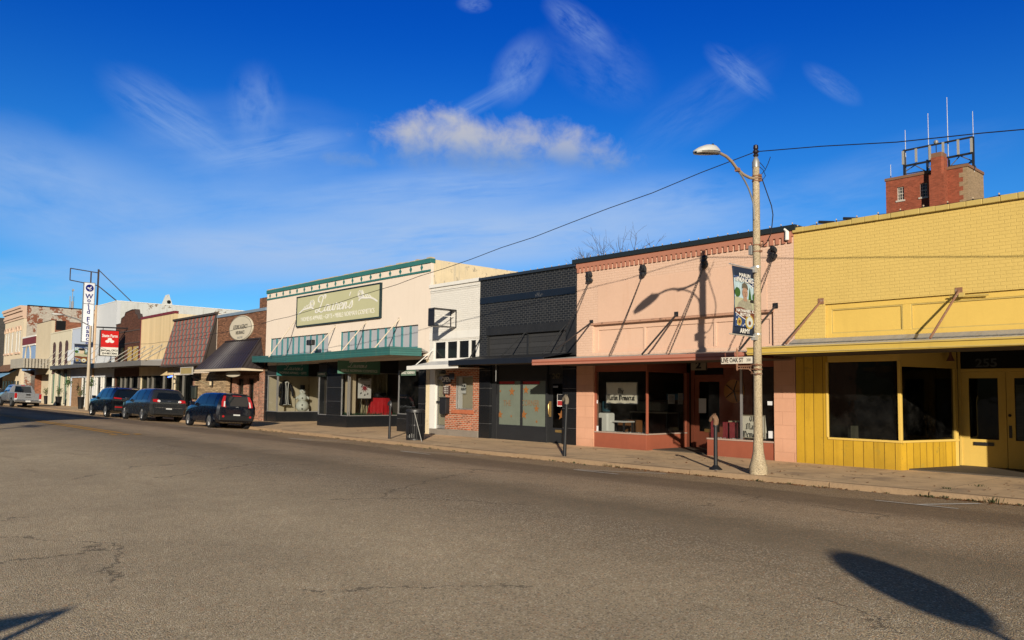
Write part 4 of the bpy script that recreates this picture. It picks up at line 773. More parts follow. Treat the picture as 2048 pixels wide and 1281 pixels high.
def wall_lamp(x_, y_, Yq, lab):
    q = P(x_, y_, Yq); t = thing('wall_lantern', lab, 'lantern', q); b_ = MB(); b_.box(q.x-.03, q.x+.03, q.y, Yq+.14, q.z-.15, q.z+.05); b_.lathe([(.0, .22), (.10, .14), (.13, .12), (.03, .11)], q, 8); b_.lathe([(.07, -.12), (.05, -.15), (0, -.2)], q, 8); b_.build('frame', IRON, t); MB().lathe([(.075, .11), (.07, -.12)], q, 8).build('lamp_glass', M('lantern_glass', (.6, .5, .34), .3, .5), t)
wall_lamp(349, 763, D-.2, 'brass wall lantern beside the stone veneer edge'); wall_lamp(421, 767, D-.2, 'grey wall lantern between stone veneer and red brick')
q = P(391, 786, D-.06); t = thing('mailbox', 'dark mailbox on the stone veneer wall under a diagonal rail', 'mailbox', (q.x, D-.06, q.z)); b_ = MB().box(q.x-.32, q.x+.32, D-.22, D-.055, q.z-.36, q.z+.36); b_.build('box', M('dark_green_box', (.03, .035, .025), .5), t, bevel=.04); MB().box(q.x-.35, q.x+.35, D-.24, D-.053, q.z+.361, q.z+.43).build('lid', IRON, t)
a_ = P(384, 753, D-.08); b_ = P(420, 772, D-.08); MB().bar(a_, b_, .07, .09).build('rail', M('timber_rail', (.35, .27, .16), .8), Y6)
a0, a1, a2, a3 = R4(361, 384.5, 735, 750, 17.2); t = thing('sign_board', 'small weathered framed board hanging under the shingled roof edge', 'sign', ((a0+a1)/2, 17.2, a2)); MB().box(a0+.05, a1-.05, 17.2, 17.24, a2+.05, a3-.05).build('board', M('faded_board', (.36, .28, .12), .7, .2, var=.3), t); MB().border(a0, a1, a2, a3, 17.18, 17.26, .05).build('frame', M('grey_frame', (.42, .40, .36), .6), t)

# ================================================================= shingled mansard shop
xa = -53.0; xb = x8-.014; zt = 6.12
Y7 = thing('storefront_building', 'shop with a steep mansard of red and grey shingles', 'building', (xa, D, .1))
ms = bpy.data.materials.new('striped_shingles'); ms.use_nodes = True; t = NT(ms.node_tree); b = ms.node_tree.nodes['Principled BSDF']
wc = t.n('ShaderNodeGroup'); wc.node_tree = wg; su = t.n('ShaderNodeSeparateXYZ'); t.put(su.inputs[0], wc.outputs[0]); row = t.m('FLOOR', t.m('DIVIDE', su.outputs[1], .36)); u_ = t.m('FRACT', t.m('ADD', t.m('DIVIDE', su.outputs[0], .64), t.m('MULTIPLY', row, .36)))
c = t.mix(t.m('GREATER_THAN', u_, .45), (.235, .066, .045), (.07, .07, .066)); c = t.mix(t.m('GREATER_THAN', u_, .72), c, (.145, .14, .125)); ln = t.m('LESS_THAN', t.m('FRACT', t.m('DIVIDE', su.outputs[1], .36)), .10); c = t.mix(ln, c, (.05, .04, .04))
pos = t.n('ShaderNodeNewGeometry').outputs['Position']; nz_ = t.m('ADD', t.m('MULTIPLY', t.noise(pos, 9, 4), .6), .7); c = t.mix(1., c, t.xyz(nz_, nz_, nz_), 'MULTIPLY'); t.put(b.inputs['Base Color'], c); b.inputs['Roughness'].default_value = .85
yB = 17.35; zB = 3.2; xBl = -54.35; xBl = xa-.15
q = MB(); q.quad((xBl, yB, zB), (xb-.05, yB, zB), (xb-.05, D-.02, zt), (xa, D-.02, zt)); mn = q.build('mansard_roof', ms, Y7)
q = MB(); q.bar((xa-.05, D-.05, zt+.03), (xb-.03, D-.05, zt+.03), .2, .12); q.bar((xBl, yB-.01, zB-.05), (xb-.02, yB-.01, zB-.05), .08, .12); q.bar((xb-.03, yB, zB), (xb-.03, D-.03, zt), .09, .09); q.prism([(xb-.05, yB+.02, zB), (xb-.05, D-.01, zB), (xb-.05, D-.01, zt)], (.02, 0, 0)); q.build('trim', M('dark_brown_trim', (.055, .042, .035), .6, .3), mn)
MB().quad((xBl, yB, zB-.06), (xb, yB, zB-.06), (xb, D-.01, zB-.06), (xBl, D-.01, zB-.06)).build('soffit', SOFF, mn)
MB().wall(xa, xb, 2.6, zt, D, [], .2).build('facade_wall', CRM, Y7)
MB().box(xa+3.9, xb-.0, D-.03, D+.2, .1, 2.7).build('stone_front', STONE, Y7); MB().box(xa+3.65, xa+3.88, D-.05, D+.2, .1, 2.7).build('brick_pier', MATS['mixed_red_brick'], Y7)
q = MB(); q.box(xa, xa+3.64, D+.0, D+.2, .1, .5); q.box(xa, xa+.12, D, D+.2, .5, 2.7); q.box(xa+1.7, xa+1.8, D, D+.2, .5, 2.7); q.build('storefront_frame', GREYF, Y7, split=True)
MB().quad((xa+.1, D+.1, .5), (xa+3.6, D+.1, .5), (xa+3.6, D+.1, 2.65), (xa+.1, D+.1, 2.65)).build('window_pane', GLSD, Y7); q = MB()
for k in range(7): q.box(xa+.3+k*.45, xa+.55+k*.45, D+.3, D+.33, .5, 2.5)
q.build('curtain', M('grey_curtain', (.06, .063, .055), .8), Y7, split=True)
shell(Y7, xa+.004, xb-.004, zt, CRMW, zr=zt-.5); room(Y7, xa, xb, 5, 2.65, setback=.4)
q = P(340.5, 754, D+.04); t = thing('neon_sign', 'small lit blue neon sign in a dark shop window', 'neon sign', q); MB().box(q.x-.42, q.x+.42, D+.04, D+.07, q.z-.09, q.z+.1).build('backing', IRON, t); b_ = MB(); b_.tube([(q.x-.36, D+.03, q.z-.02), (q.x+.36, D+.03, q.z+.04)], .035, 6); b_.build('tube', emit('blue_neon', (.05, .12, 1.), 6.), t)

# ================================================================= cream panelled shop
xc = -59.75; xd = xa-.014; zt = 6.62
Y8 = thing('storefront_building', 'flat cream panelled shop front with a dark red edge strip', 'building', (xc, D, .1))
CPAN = M('cream_panel', (.72, .55, .31), .6, .3, var=.05, seam=(.30, .012, (.60, .44, .23), 'u')); DRED = M('dark_red_trim', (.17, .022, .03), .6)
MB().wall(xc, xd, 2.6, zt, D-.04, [], .2).build('facade_wall', CPAN, Y8); q = MB(); q.box(xc-.02, xd+.02, D-.08, D+.2, zt, zt+.17); q.box(xc-.03, xc+.06, D-.07, D-.0405, 3.3, zt-.001); q.build('trim', DRED, Y8)
q = MB(); q.box(xc, xd, D, D+.2, .1, .6); q.box(xc+.02, xc+.16, D-.01, D+.2, .6, 2.7)
for a_ in (1.7, 2.7, 4.9): q.box(xc+a_, xc+a_+.08, D-.01, D+.2, .6, 2.7)
q.build('storefront_frame', GREYF, Y8, split=True); MB().quad((xc+.1, D+.1, .6), (xd-.1, D+.1, .6), (xd-.1, D+.1, 2.7), (xc+.1, D+.1, 2.7)).build('window_pane', GLSD, Y8); shell(Y8, xc+.004, xd-.004, zt, CRMW, zr=zt-.5); room(Y8, xc, xd, 5, 2.7, setback=.4)

# ================================================================= stepped brick shop
xe = -65.8; xf = xc-.014
Y9 = thing('storefront_building', 'dark brown brick shop with a stepped gable top', 'building', (xe, D, .1))
prof = [(xe, 2.6), (xe, 6.55), (-64.6, 6.58), (-64.5, 6.95), (-63.75, 7.08), (-63.5, 7.35), (-62.0, 7.45), (-61.3, 7.42), (-61.1, 7.1), (-60.7, 7.05), (-60.4, 6.72), (xf, 6.70), (xf, 2.6)]
MB().outline(prof, D-.02, D+.28).build('facade_wall', DKB, Y9); q = MB()
for a_, b_ in zip(prof[1:-2], prof[2:-1]): q.bar((a_[0], D+.12, a_[1]+.03), (b_[0], D+.12, b_[1]+.03), .34, .07)
q.box(xe+.1, xf-.1, D-.06, D-.021, 5.0, 5.08); q.box(xe+.1, xf-.1, D-.06, D-.021, 5.9, 5.98); q.build('coping', M('dark_stone_coping', (.07, .05, .045), .9), Y9)
YB = M('yellowed_board', (.42, .30, .10), .7, .2, var=.3)
for a_, b_ in ((-64.2, -63.6), (-62.5, -61.7), (-61.2, -60.3)): MB().box(a_, b_, D-.07, D-.021, 3.45, 4.75).build('boarded_window', YB, Y9, split=True)
q = MB(); q.box(xe, xf, D, D+.2, .1, .6)
for a_ in (.0, 1.6, 2.6, 3.9, 5.7): q.box(xe+a_, xe+a_+.1, D-.01, D+.2, .6, 2.7)
q.build('storefront_frame', GREYF, Y9, split=True); MB().quad((xe+.1, D+.1, .6), (xf-.1, D+.1, .6), (xf-.1, D+.1, 2.7), (xe+.1, D+.1, 2.7)).build('window_pane', GLSD, Y9); shell(Y9, xe+.004, xf-.004, 6.5, DKB, zr=6.0); room(Y9, xe, xf, 5, 2.7, setback=.4)

# ================================================================= tall pale shop
xg = -71.35; xh = xe-.014; zt = 8.42
Y10 = thing('storefront_building', 'tall pale bluish white shop with a stained long side wall and a chimney', 'building', (xg, D, .1))
PALE = M('pale_blue_white_wall', (.60, .62, .64), .7, .2, var=.05, streak=.10, dirt=(.42, .42, .42)); STAIN = M('stained_white_wall', (.60, .62, .60), .9, .1, var=.28, vs=1.1, streak=.7, dirt=(.30, .27, .21), fleck=(1.1, .585, (.22, .17, .12)))
MB().wall(xg, xh, 2.6, zt, D-.02, [], .25).build('facade_wall', PALE, Y10); q = MB(); q.tube([(xg-.02, D-.08, 2.6), (xg-.02, D-.08, zt+.1)], .1, 8); q.build('downpipe', M('rusty_cream_pipe', (.50, .35, .22), .7, .3, var=.3), Y10)
shell(Y10, xg+.004, xh-.004, zt, STAIN, depth=34, zr=zt-.5, slope=.0); q = MB(); q.box(xh-.3, xh+.02, D+.3, D+34, zt, zt+.06); q.box(xg, xh+.01, D-.04, D+.3, zt, zt+.06); q.build('coping', WHP, Y10)
cy_ = V(331, 600, xh); cy2 = V(345, 600, xh); cz_ = V(338, 589, xh).z
q = MB(); q.box(xh-.9, xh-.02, cy_.y, cy2.y, zt-.5, cz_-.75); q.prism([(xh-.9, cy_.y, cz_-.749), (xh-.9, cy2.y, cz_-.749), (xh-.9, (cy_.y+cy2.y)/2, cz_)], (.88, 0, 0)); q.build('chimney', STAIN, Y10); MB().lathe([(0, 0), (.15, 0), (.15, .02)], (xh-.02, (cy_.y+cy2.y)/2, cz_-.62), 12, 'x').build('chimney_opening', DARK, Y10)
q = MB(); q.box(xg, xh, D, D+.2, .1, .5)
for a_ in (.0, .6, 1.9, 2.5, 5.1): q.box(xg+a_, xg+a_+.14, D-.01, D+.2, .5, 2.7)
q.build('storefront_frame', WHP, Y10, split=True); MB().quad((xg+.1, D+.1, .5), (xh-.1, D+.1, .5), (xh-.1, D+.1, 2.7), (xg+.1, D+.1, 2.7)).build('window_pane', GLSD, Y10); room(Y10, xg, xh, 5, 2.7, setback=.4)

# ================================================================= pale blue low shop, arched shop, marquee hall, two-storey corner
xi = -79.0; xj = xg-.13; zt = 6.9
Y11 = thing('storefront_building', 'low pale blue shop between the arched shop and the tall white one', 'building', (xi, D, .1)); PBL = M('pale_blue_wall', (.50, .56, .66), .8, .2, var=.08, streak=.12)
MB().wall(xi, xj, 2.6, zt, D, [], .2).build('facade_wall', PBL, Y11); MB().box(xi, xj, D-.04, D+.2, zt, zt+.08).build('coping', WHP, Y11); MB().wall(xi+.02, xi+3.8, .1, 2.7, D+.10, [], .1).build('brick_front', M('tan_brick', (.34, .20, .11), .85, .15, brick=(.21, .075, .012, (.25, .17, .11), .25, .006)), Y11)
q = MB()
for a_ in (3.9, 5.0, 6.2, 7.1): q.box(xi+a_, xi+a_+.12, D, D+.2, .1, 2.7)
q.build('storefront_frame', WHP, Y11, split=True); MB().quad((xi+3.9, D+.1, .3), (xj, D+.1, .3), (xj, D+.1, 2.7), (xi+3.9, D+.1, 2.7)).build('window_pane', GLSD, Y11); shell(Y11, xi+.004, xj-.004, zt, PBL, zr=zt-.5); room(Y11, xi, xj, 5, 2.7, setback=.9)
xk = -86.9; xl_ = xi-.014; zt = 6.85
Y12 = thing('storefront_building', 'cream shop with three tall arched dark openings and green reveals', 'building', (xk, D, .1)); CRA = M('cream_arch_wall', (.66, .60, .45), .8, .2, var=.1, streak=.15)
aw_ = MB(); MAR = M('dark_arch_boards', (.085, .05, .05), .8, .2, var=.3); W_ = xl_-xk; na = 3; pw = .95; ow = (W_-pw*(na+1))/na; zsp = 5.6
holes = []
for k in range(na): a_ = xk+pw+k*(ow+pw); holes.append((a_, a_+ow, .25, zsp))
aw_.wall(xk, xl_, .1, zsp, D-.05, holes, .1)
for k in range(na):
    a_, b_ = holes[k][0], holes[k][1]; c_ = (a_+b_)/2; r_ = (b_-a_)/2; top = [(c_-r_*math.cos(math.pi*j/12), zsp+r_*.62*math.sin(math.pi*j/12)) for j in range(13)]
    for j in range(12): aw_.outline([top[j], top[j+1], (top[j+1][0], zt), (top[j][0], zt)], D-.05, D+.05)
for k in range(na+1): a_ = xk+k*(ow+pw); aw_.outline([(a_, zsp), (a_+pw, zsp), (a_+pw, zt), (a_, zt)], D-.05, D+.05)
aw_.build('facade_wall', CRA, Y12); MB().box(xk, xl_, D-.01, D+.3, 3.0, zt-.15).build('arch_boards', MAR, Y12); q = MB()
for k in range(na): q.box(holes[k][1]-.45, holes[k][1]-.001, D-.02, D+.04, .25, 3.0)
q.build('green_reveal', M('green_reveal', (.02, .17, .08), .6), Y12, split=True); MB().quad((xk+.2, D+.03, .3), (xl_-.2, D+.03, .3), (xl_-.2, D+.03, 3.0), (xk+.2, D+.03, 3.0)).build('window_pane', M('pale_shop_glass', (.30, .30, .24), .3, .5), Y12); MB().box(xk, xl_, D-.09, D+.3, zt, zt+.12).build('coping', CRA, Y12); shell(Y12, xk+.004, xl_-.004, zt, CRA, zr=zt-.5)
xm = -99.7; xn = xk-.014; zt = 8.2; xmid = -93.3
Y13 = thing('theater_building', 'cream hall with a ribbed metal marquee and a blue panel under a maroon band', 'theater', (xm, D, .1)); CRC = M('cream_hall_wall', (.60, .51, .36), .85, .2, var=.12, streak=.2); RAW = M('raw_red_brick', (.30, .10, .055), .9, .1, var=.4, brick=(.21, .075, .012, (.28, .16, .10), .4, .008))
MB().wall(xmid, xn, 3., zt, D-.02, [], .3).build('facade_wall', CRC, Y13); MB().wall(xmid, xn, .1, 3., D+.6, [(xn-2.6, xn-1.9, .1, 2.3)], .2).build('lower_wall', CRC, Y13); shell(Y13, xmid+.004, xn-.004, zt-.05, RAW, zr=zt-.5); MB().box(xmid, xn, D-.03, D+.3, zt, zt+.05).build('coping', DARK, Y13)
q = P(104.5, 654, D); b_ = MB().box(xn-.9, xn+.005, D+.35, D+1.2, zt-.9, zt+.02).build('dark_vent', DARK, Y13)
BLP = M('blue_panel', (.24, .36, .56), .7, .2, var=.1); zbp = rz(57, 690); MB().wall(xm, xmid-.01, 3.5, zbp, D, [], .2).build('blue_front', BLP, Y13); q = MB(); q.box(xm, xmid-.01, D-.08, D+.2, zbp, zbp+.75); q.build('maroon_band', M('maroon_band', (.17, .03, .035), .7), Y13); q = MB(); q.box(xm, xmid, D-.1, D+.2, zbp+.751, zbp+.9); q.box(xm, xmid, D-.1, D-.001, zbp-.16, zbp-.001); q.build('white_band', WHP, Y13)
c_ = P(57, 711, D); q = MB().tube([(c_.x+1.25*math.cos(t*math.pi/16), D-.04, c_.z-.2+1.25*math.sin(t*math.pi/16)) for t in range(33)], .09, 6, cap=False); q.build('round_ornament', CRC, Y13)
MB().box(xm, xmid, D+.4, D+22, zbp-.3, zbp).build('roof', ROOFM, Y13); MB().box(xm, xmid, D+.9, D+1.0, .1, 3.).build('lower_wall', M('dim_glass_front', (.06, .06, .06), .3, .5), Y13)
mz0, mz1 = 3.52, 4.62; q = MB(); mx0, mx1, my = -93.0, xn-.05, 15.9; zz_ = rz(44, 736, my); zy_ = rz(44, 717, my); q.box(mx0, mx1, my, D-.03, zz_, zz_+.05); n = 26
def rib(a, b, k):
    for j in range(k): p0, p1 = a.lerp(b, j/k), a.lerp(b, (j+.55)/k); q.bar(((p0.x+p1.x)/2, (p0.y+p1.y)/2, zz_), ((p0.x+p1.x)/2, (p0.y+p1.y)/2, zy_), (p1-p0).length, .05)
rib(Vector((mx0, my, 0)), Vector((mx1, my, 0)), 22); rib(Vector((mx1, my, 0)), Vector((mx1, D-.05, 0)), 8); q.box(mx0+.03, mx1-.03, my+.03, D-.05, zz_, zy_-.02); q.build('marquee', M('marquee_metal', (.46, .42, .35), .5, .5, metal=.3, var=.3, vs=.9), Y13)
xo = -110.; xp = xm-.014; zt = 10.6
Y14 = thing('corner_building', 'two-storey cream building with arched windows and a flaking painted brick side', 'building', (xo, D, .1)); FLK = M('flaking_painted_brick', (.52, .47, .40), .9, .1, var=.25, brick=(.21, .075, .010, (.45, .40, .33), .2, .006), fleck=(1.0, .52, (.25, .10, .06)))
wins = [(xp-1.2-1.55*k-.8, xp-1.2-1.55*k, 5.6, 7.9) for k in (0, 1, 2.6, 3.9, 4.9)]
CR2 = M('cream_upper_wall', (.68, .57, .41), .85, .2, var=.1); MB().wall(xo, xp, .1, zt-1.4, D-.05, wins, .3).build('facade_wall', CR2, Y14); q = MB()
for j, (dy, h_) in enumerate(((.1, .25), (.22, .22), (.14, .35), (.30, .3), (.42, .28))): z_ = zt-1.4+sum(k[1] for k in ((.1, .25), (.22, .22), (.14, .35), (.30, .3), (.42, .28))[:j]); q.box(xo, xp+.05, D-.05-dy, D+.2, z_+.001, z_+h_)
q.build('cornice', M('pink_cream_cornice', (.66, .47, .35), .8, .2, var=.12), Y14)
for a_, b_, c0_, c1_ in wins:
    window(Y14, (0, 0, 0), (1, 0), a_, b_, c0_, c1_, D+.0, WHP, M('shaded_upper_pane', (.30, .27, .22), .4, .4), .1, .1); q = MB(); q.tube([((a_+b_)/2+.62*math.cos(math.pi*j/10), D-.1, c1_+.05+.5*math.sin(math.pi*j/10)) for j in range(11)], .1, 6); q.box(a_-.2, b_+.2, D-.2, D-.051, c0_-.22, c0_-.02); q.build('window_hood', MATS['pink_cream_cornice'], Y14)
shell(Y14, xo+.004, xp-.004, zt-.02, FLK, depth=30, zr=zt-.6); MB().box(xp-.35, xp+.03, D+.25, D+30, zt, zt+.1).build('coping', DARK, Y14)
q = MB(); q.prism([(xo, D-.06, 4.3), (xo, D-1.2, 3.5), (xo, D-1.2, 3.42), (xo, D-.06, 4.2)], (xp-xo-.2, 0, 0)); q.build('shingle_hood', M('brown_shingle', (.17, .09, .05), .9), Y14)
t = thing('blue_awning', 'pale blue fabric awning at the far end of the row', 'awning', (-108, D-1.5, 2.6)); q = MB(); a_ = P(0, 757, 16.2); q.prism([(-114, D-.1, 3.7), (-114, 15.9, 2.5), (-114, 15.9, 2.44), (-114, D-.1, 3.6)], (12.5, 0, 0)); q.build('fabric', M('blue_fabric', (.16, .33, .52), .8), t); MB().box(-114, -101.5, 15.86, 15.9, 2.2, 2.5).build('valance', M('white_fabric', (.66, .62, .56), .8), t)
q = MB()
for k in range(6): q.box(xo+.6+k*1.6, xo+1.4+k*1.6, D-.09, D-.051, .5, 2.4)
q.build('shop_window', M('dark_shop_window', (.03, .035, .04), .3, .5), Y14)
Y15 = thing('storefront_building', 'dark grey brick building at the far end beyond the two-storey corner', 'building', (-128, D, .1)); q = MB(); q.box(-128, xo-4.5, D, D+20, .1, 10.2); q.build('block', M('dark_grey_brick', (.09, .085, .08), .9, .1, brick=(.3, .1, .012, (.05, .05, .05), .2, .004)), Y15)
for k in range(3): MB().border(-125+k*3.6, -123+k*3.6, 4.2, 6.2, D-.06, D-.001, .15).build('window_frame', WHP, Y15)
Y16 = thing('storefront_building', 'low building with a pale front past the corner gap', 'building', (-114, D+4, .1)); MB().box(xo-4.48, xo-.02, D+2, D+18, .1, 4.2).build('block', CRC, Y16)

# long grey canopies of the far shops
FG = M('grey_canopy_fascia', (.10, .10, .105), .55, .4, var=.15, streak=.2)
AWA = canopy(Y12, [(-85.6, 17.9, 3.33), (-79.7, 16.6, 3.33), (-66.4, 16.6, 3.33)], D-.06, 3.3, 3.75, .28, FG, GALV, SOFF, xk, xl_, name='long_canopy')
AWB = canopy(Y9, [(-66.3, 16.4, 3.2), (-54.0, 16.4, 3.2), (-52.75, 17.8, 3.2)], D-.06, 3.3, 3.7, .34, M('grey_canopy_fascia_worn', (.15, .14, .13), .55, .4, var=.2, streak=.3), GALV, SOFF, xe, xf, name='long_canopy')
RODM = M('grey_rod', (.34, .32, .28), .5, .4)
for wx, wy, ex, ey in ((261, 697, 214, 734), (276, 695, 229, 733), (290, 694, 250, 731), (306, 693, 262, 731), (324, 690, 276, 730), (340, 690, 290, 729)):
    a_ = P(wx, wy, D-.05); e_ = Vector((a_.x-.0, 16.5, 3.55)); rod(AWB, a_, e_, .03, RODM)
for k in range(8): a_ = -84.5+k*2.4; rod(AWA, (a_, D-.06, 5.1), (a_, 16.75, 3.6), .03, RODM)
# ================================================================= ground, road, pavement
KP = [(-220, 15.0), (-90, 15.0), (-63, 14.95), (-50, 14.85), (-40, 14.85), (-32, 14.80), (-25, 14.55), (-17, 14.28), (-9, 14.38), (-4, 14.66), (8, 15.0), (70, 15.2)]
def kerb(x):
    for (a, b), (c, d) in zip(KP[:-1], KP[1:]):
        if a <= x <= c: return b+(d-b)*(x-a)/(c-a)
    return 15.
PROF = [(0, 0.), (.5, .02), (1.6, .085), (2.9, .16), (4.4, .225), (6., .26), (8., .25), (10, .20), (13, .15), (26, .15)]
def roadz(x, y):
    s = kerb(x)-y
    for (a, b), (c, d) in zip(PROF[:-1], PROF[1:]):
        if a <= s <= c: return b+(d-b)*(s-a)/(c-a)
    return 0. if s < 0 else .15
def GR(x, y, up=0.):
    z = 0.
    for _ in range(12): q = G(x, y, z); z = roadz(max(-200, min(60, q.x)), q.y)+up
    return G(x, y, z)
def ground_mat(name, kind):
    mt = bpy.data.materials.new(name); mt.use_nodes = True; t = NT(mt.node_tree); b = mt.node_tree.nodes['Principled BSDF']
    pos = t.n('ShaderNodeNewGeometry').outputs['Position']; s = t.n('ShaderNodeSeparateXYZ'); t.put(s.inputs[0], pos)
    n1 = t.noise(pos, .35, 6, .6); n2 = t.noise(pos, 2.6, 6, .65); n3 = t.noise(pos, 45., 3, .7)
    if kind == 'road':
        vor = t.n('ShaderNodeTexVoronoi'); vor.inputs['Scale'].default_value = 85.; t.put(vor.inputs['Vector'], pos); chip = t.n('ShaderNodeSeparateColor'); t.put(chip.inputs[0], vor.outputs['Color'])
        yw = t.m('ADD', s.outputs[1], t.m('MULTIPLY', t.m('SUBTRACT', n1, .5), 1.6))
        cr_ = t.n('ShaderNodeValToRGB'); t.put(cr_.inputs[0], t.m('DIVIDE', yw, 15.)); el = cr_.color_ramp.elements
        stops = ((0, .40, .315, .195), (4.6, .40, .315, .195), (6.4, .26, .198, .12), (8.0, .175, .132, .08), (9.2, .32, .225, .130), (10.2, .30, .205, .115), (11.0, .165, .113, .066), (12.3, .165, .110, .062), (12.9, .27, .175, .09), (14.4, .26, .165, .08))
        while len(el) < len(stops): el.new(.5)
        for k_, (yy, *cc) in enumerate(stops): el[k_].position = yy/15; el[k_].color = (*cc, 1)
        base = cr_.outputs[0]
        cm = t.ramp(chip.outputs[0], .66, .95); smo = t.m('ADD', t.ramp(t.m('ABSOLUTE', t.m('SUBTRACT', yw, 11.6)), 1.2, .6), t.ramp(t.m('ABSOLUTE', t.m('SUBTRACT', yw, 7.8)), 1.0, .3), clamp=True); keep = t.m('SUBTRACT', 1., t.m('MULTIPLY', smo, .7)); base = t.mix(t.m('MULTIPLY', cm, t.m('MULTIPLY', keep, .6)), base, (.66, .56, .41)); dm = t.ramp(chip.outputs[1], .60, .92); base = t.mix(t.m('MULTIPLY', dm, t.m('MULTIPLY', keep, .6)), base, (.10, .08, .055))
        rm = t.ramp(chip.outputs[2], .90, .96); base = t.mix(t.m('MULTIPLY', rm, .6), base, (.48, .26, .13))
        f = t.m('ADD', t.m('ADD', t.m('MULTIPLY', n2, .45), t.m('MULTIPLY', n1, .7)), .42); base = t.mix(1., base, t.xyz(f, f, f), 'MULTIPLY')
        cv = t.n('ShaderNodeTexVoronoi', feature='DISTANCE_TO_EDGE'); cv.inputs['Scale'].default_value = .22; t.put(cv.inputs['Vector'], t.v('ADD', pos, t.v('SCALE', t.noise(pos, 1.1, 6, .7, out='Color'), 1.1)))
        ck = t.m('MULTIPLY', t.m('LESS_THAN', cv.outputs['Distance'], .0035), t.m('GREATER_THAN', t.noise(pos, .22, 2), .54)); base = t.mix(t.m('MULTIPLY', ck, .55), base, (.02, .016, .013))
        oil = t.ramp(t.noise(t.v('MULTIPLY', pos, (.35, 2.2, 1)), .9, 4), .62, .74); base = t.mix(t.m('MULTIPLY', oil, .35), base, (.13, .095, .06))
        h = t.m('ADD', t.m('MULTIPLY', vor.outputs['Distance'], -.010), t.m('MULTIPLY', n3, .004)); b.inputs['Roughness'].default_value = .88; b.inputs['Specular IOR Level'].default_value = .25
    else:
        base = t.mix(t.ramp(n1, .3, .7), (.46, .305, .165), (.55, .375, .21)) if kind == 'walk' else t.mix(n1, (.20, .16, .11), (.26, .22, .15))
        f = t.m('ADD', t.m('MULTIPLY', n2, .7), .62); base = t.mix(1., base, t.xyz(f, f, f), 'MULTIPLY')
        st = t.ramp(t.noise(pos, .8, 8, .72), .48, .66); base = t.mix(t.m('MULTIPLY', st, .6), base, (.16, .11, .07)); sp_ = t.ramp(t.noise(pos, 24., 2, .5), .72, .76); base = t.mix(t.m('MULTIPLY', sp_, .6), base, (.07, .05, .04))
        if kind == 'walk':
            jx = t.m('LESS_THAN', t.m('FRACT', t.m('DIVIDE', s.outputs[0], 1.83)), .009); jy = t.m('LESS_THAN', t.m('ABSOLUTE', t.m('SUBTRACT', s.outputs[1], 16.35)), .011); j_ = t.m('MAXIMUM', jx, jy); base = t.mix(t.m('MULTIPLY', j_, .75), base, (.075, .055, .04))
        h = t.m('MULTIPLY', n3, .004); b.inputs['Roughness'].default_value = .9
    t.put(b.inputs['Base Color'], base); bp = t.n('ShaderNodeBump'); bp.inputs['Strength'].default_value = .8; bp.inputs['Distance'].default_value = 1.; t.put(bp.inputs['Height'], h); t.put(b.inputs['Normal'], bp.outputs[0]); return mt
ASPH = ground_mat('chipseal_asphalt', 'road'); WALK = ground_mat('brown_concrete_walk', 'walk'); EARTH = ground_mat('dry_earth', 'earth')
struct(MB().quad((-1500, -1500, -.35), (1500, -1500, -.35), (1500, 1500, -.35), (-1500, 1500, -.35)), 'ground', EARTH)
xs = sorted({*range(-220, 61, 4), *[int(a) for a, _ in KP if a <= 60]}); xs = [x for x in xs if -200 <= x <= 60]; rd = MB(); pr = [a for a, _ in PROF]
for a, b in zip(xs[:-1], xs[1:]):
    for s0_, s1_ in zip(pr[:-1], pr[1:]):
        q = [(a, kerb(a)-s0_), (a, kerb(a)-s1_), (b, kerb(b)-s1_), (b, kerb(b)-s0_)]; rd.quad(*[(x, y, roadz(x, y-.0) if s > 0 else 0.) for (x, y), s in zip(q, (s0_, s1_, s1_, s0_))])
rdo = struct(rd, 'road', ASPH, smooth=60)
wk = MB(); kb = MB()
for a, b in zip(xs[:-1], xs[1:]): wk.quad((a, kerb(a)+.149, .1), (b, kerb(b)+.149, .1), (b, 21.5, .12), (a, 21.5, .12))
struct(wk, 'sidewalk', WALK)
x = -130.
while x < 40:
    L = random.uniform(1.7, 3.1); a, b = x+.014, x+L-.014; dz = random.uniform(-.014, .014); dy = random.uniform(-.03, .03); m_ = (a+b)/2
    ya, yb = kerb(a)+dy, kerb(b)+dy; kb.add([(a, ya, -.15), (b, yb, -.15), (b, yb+.012, .075+dz), (a, ya+.012, .08+dz), (a, ya+.04, .105+dz), (b, yb+.04, .104+dz), (b, yb+.17, .104), (a, ya+.17, .104)], [(0, 1, 2, 3), (3, 2, 5, 4), (4, 5, 6, 7), (0, 3, 4, 7), (1, 6, 5, 2)]); x += L
KERBM = M('kerb_concrete', (.36, .245, .145), .9, .15, var=.35, vs=2.2, bump=.012, bs=14, streak=.35, dirt=(.17, .12, .08), fleck=(2.5, .66, (.20, .14, .09)))
struct(kb, 'kerb', KERBM)
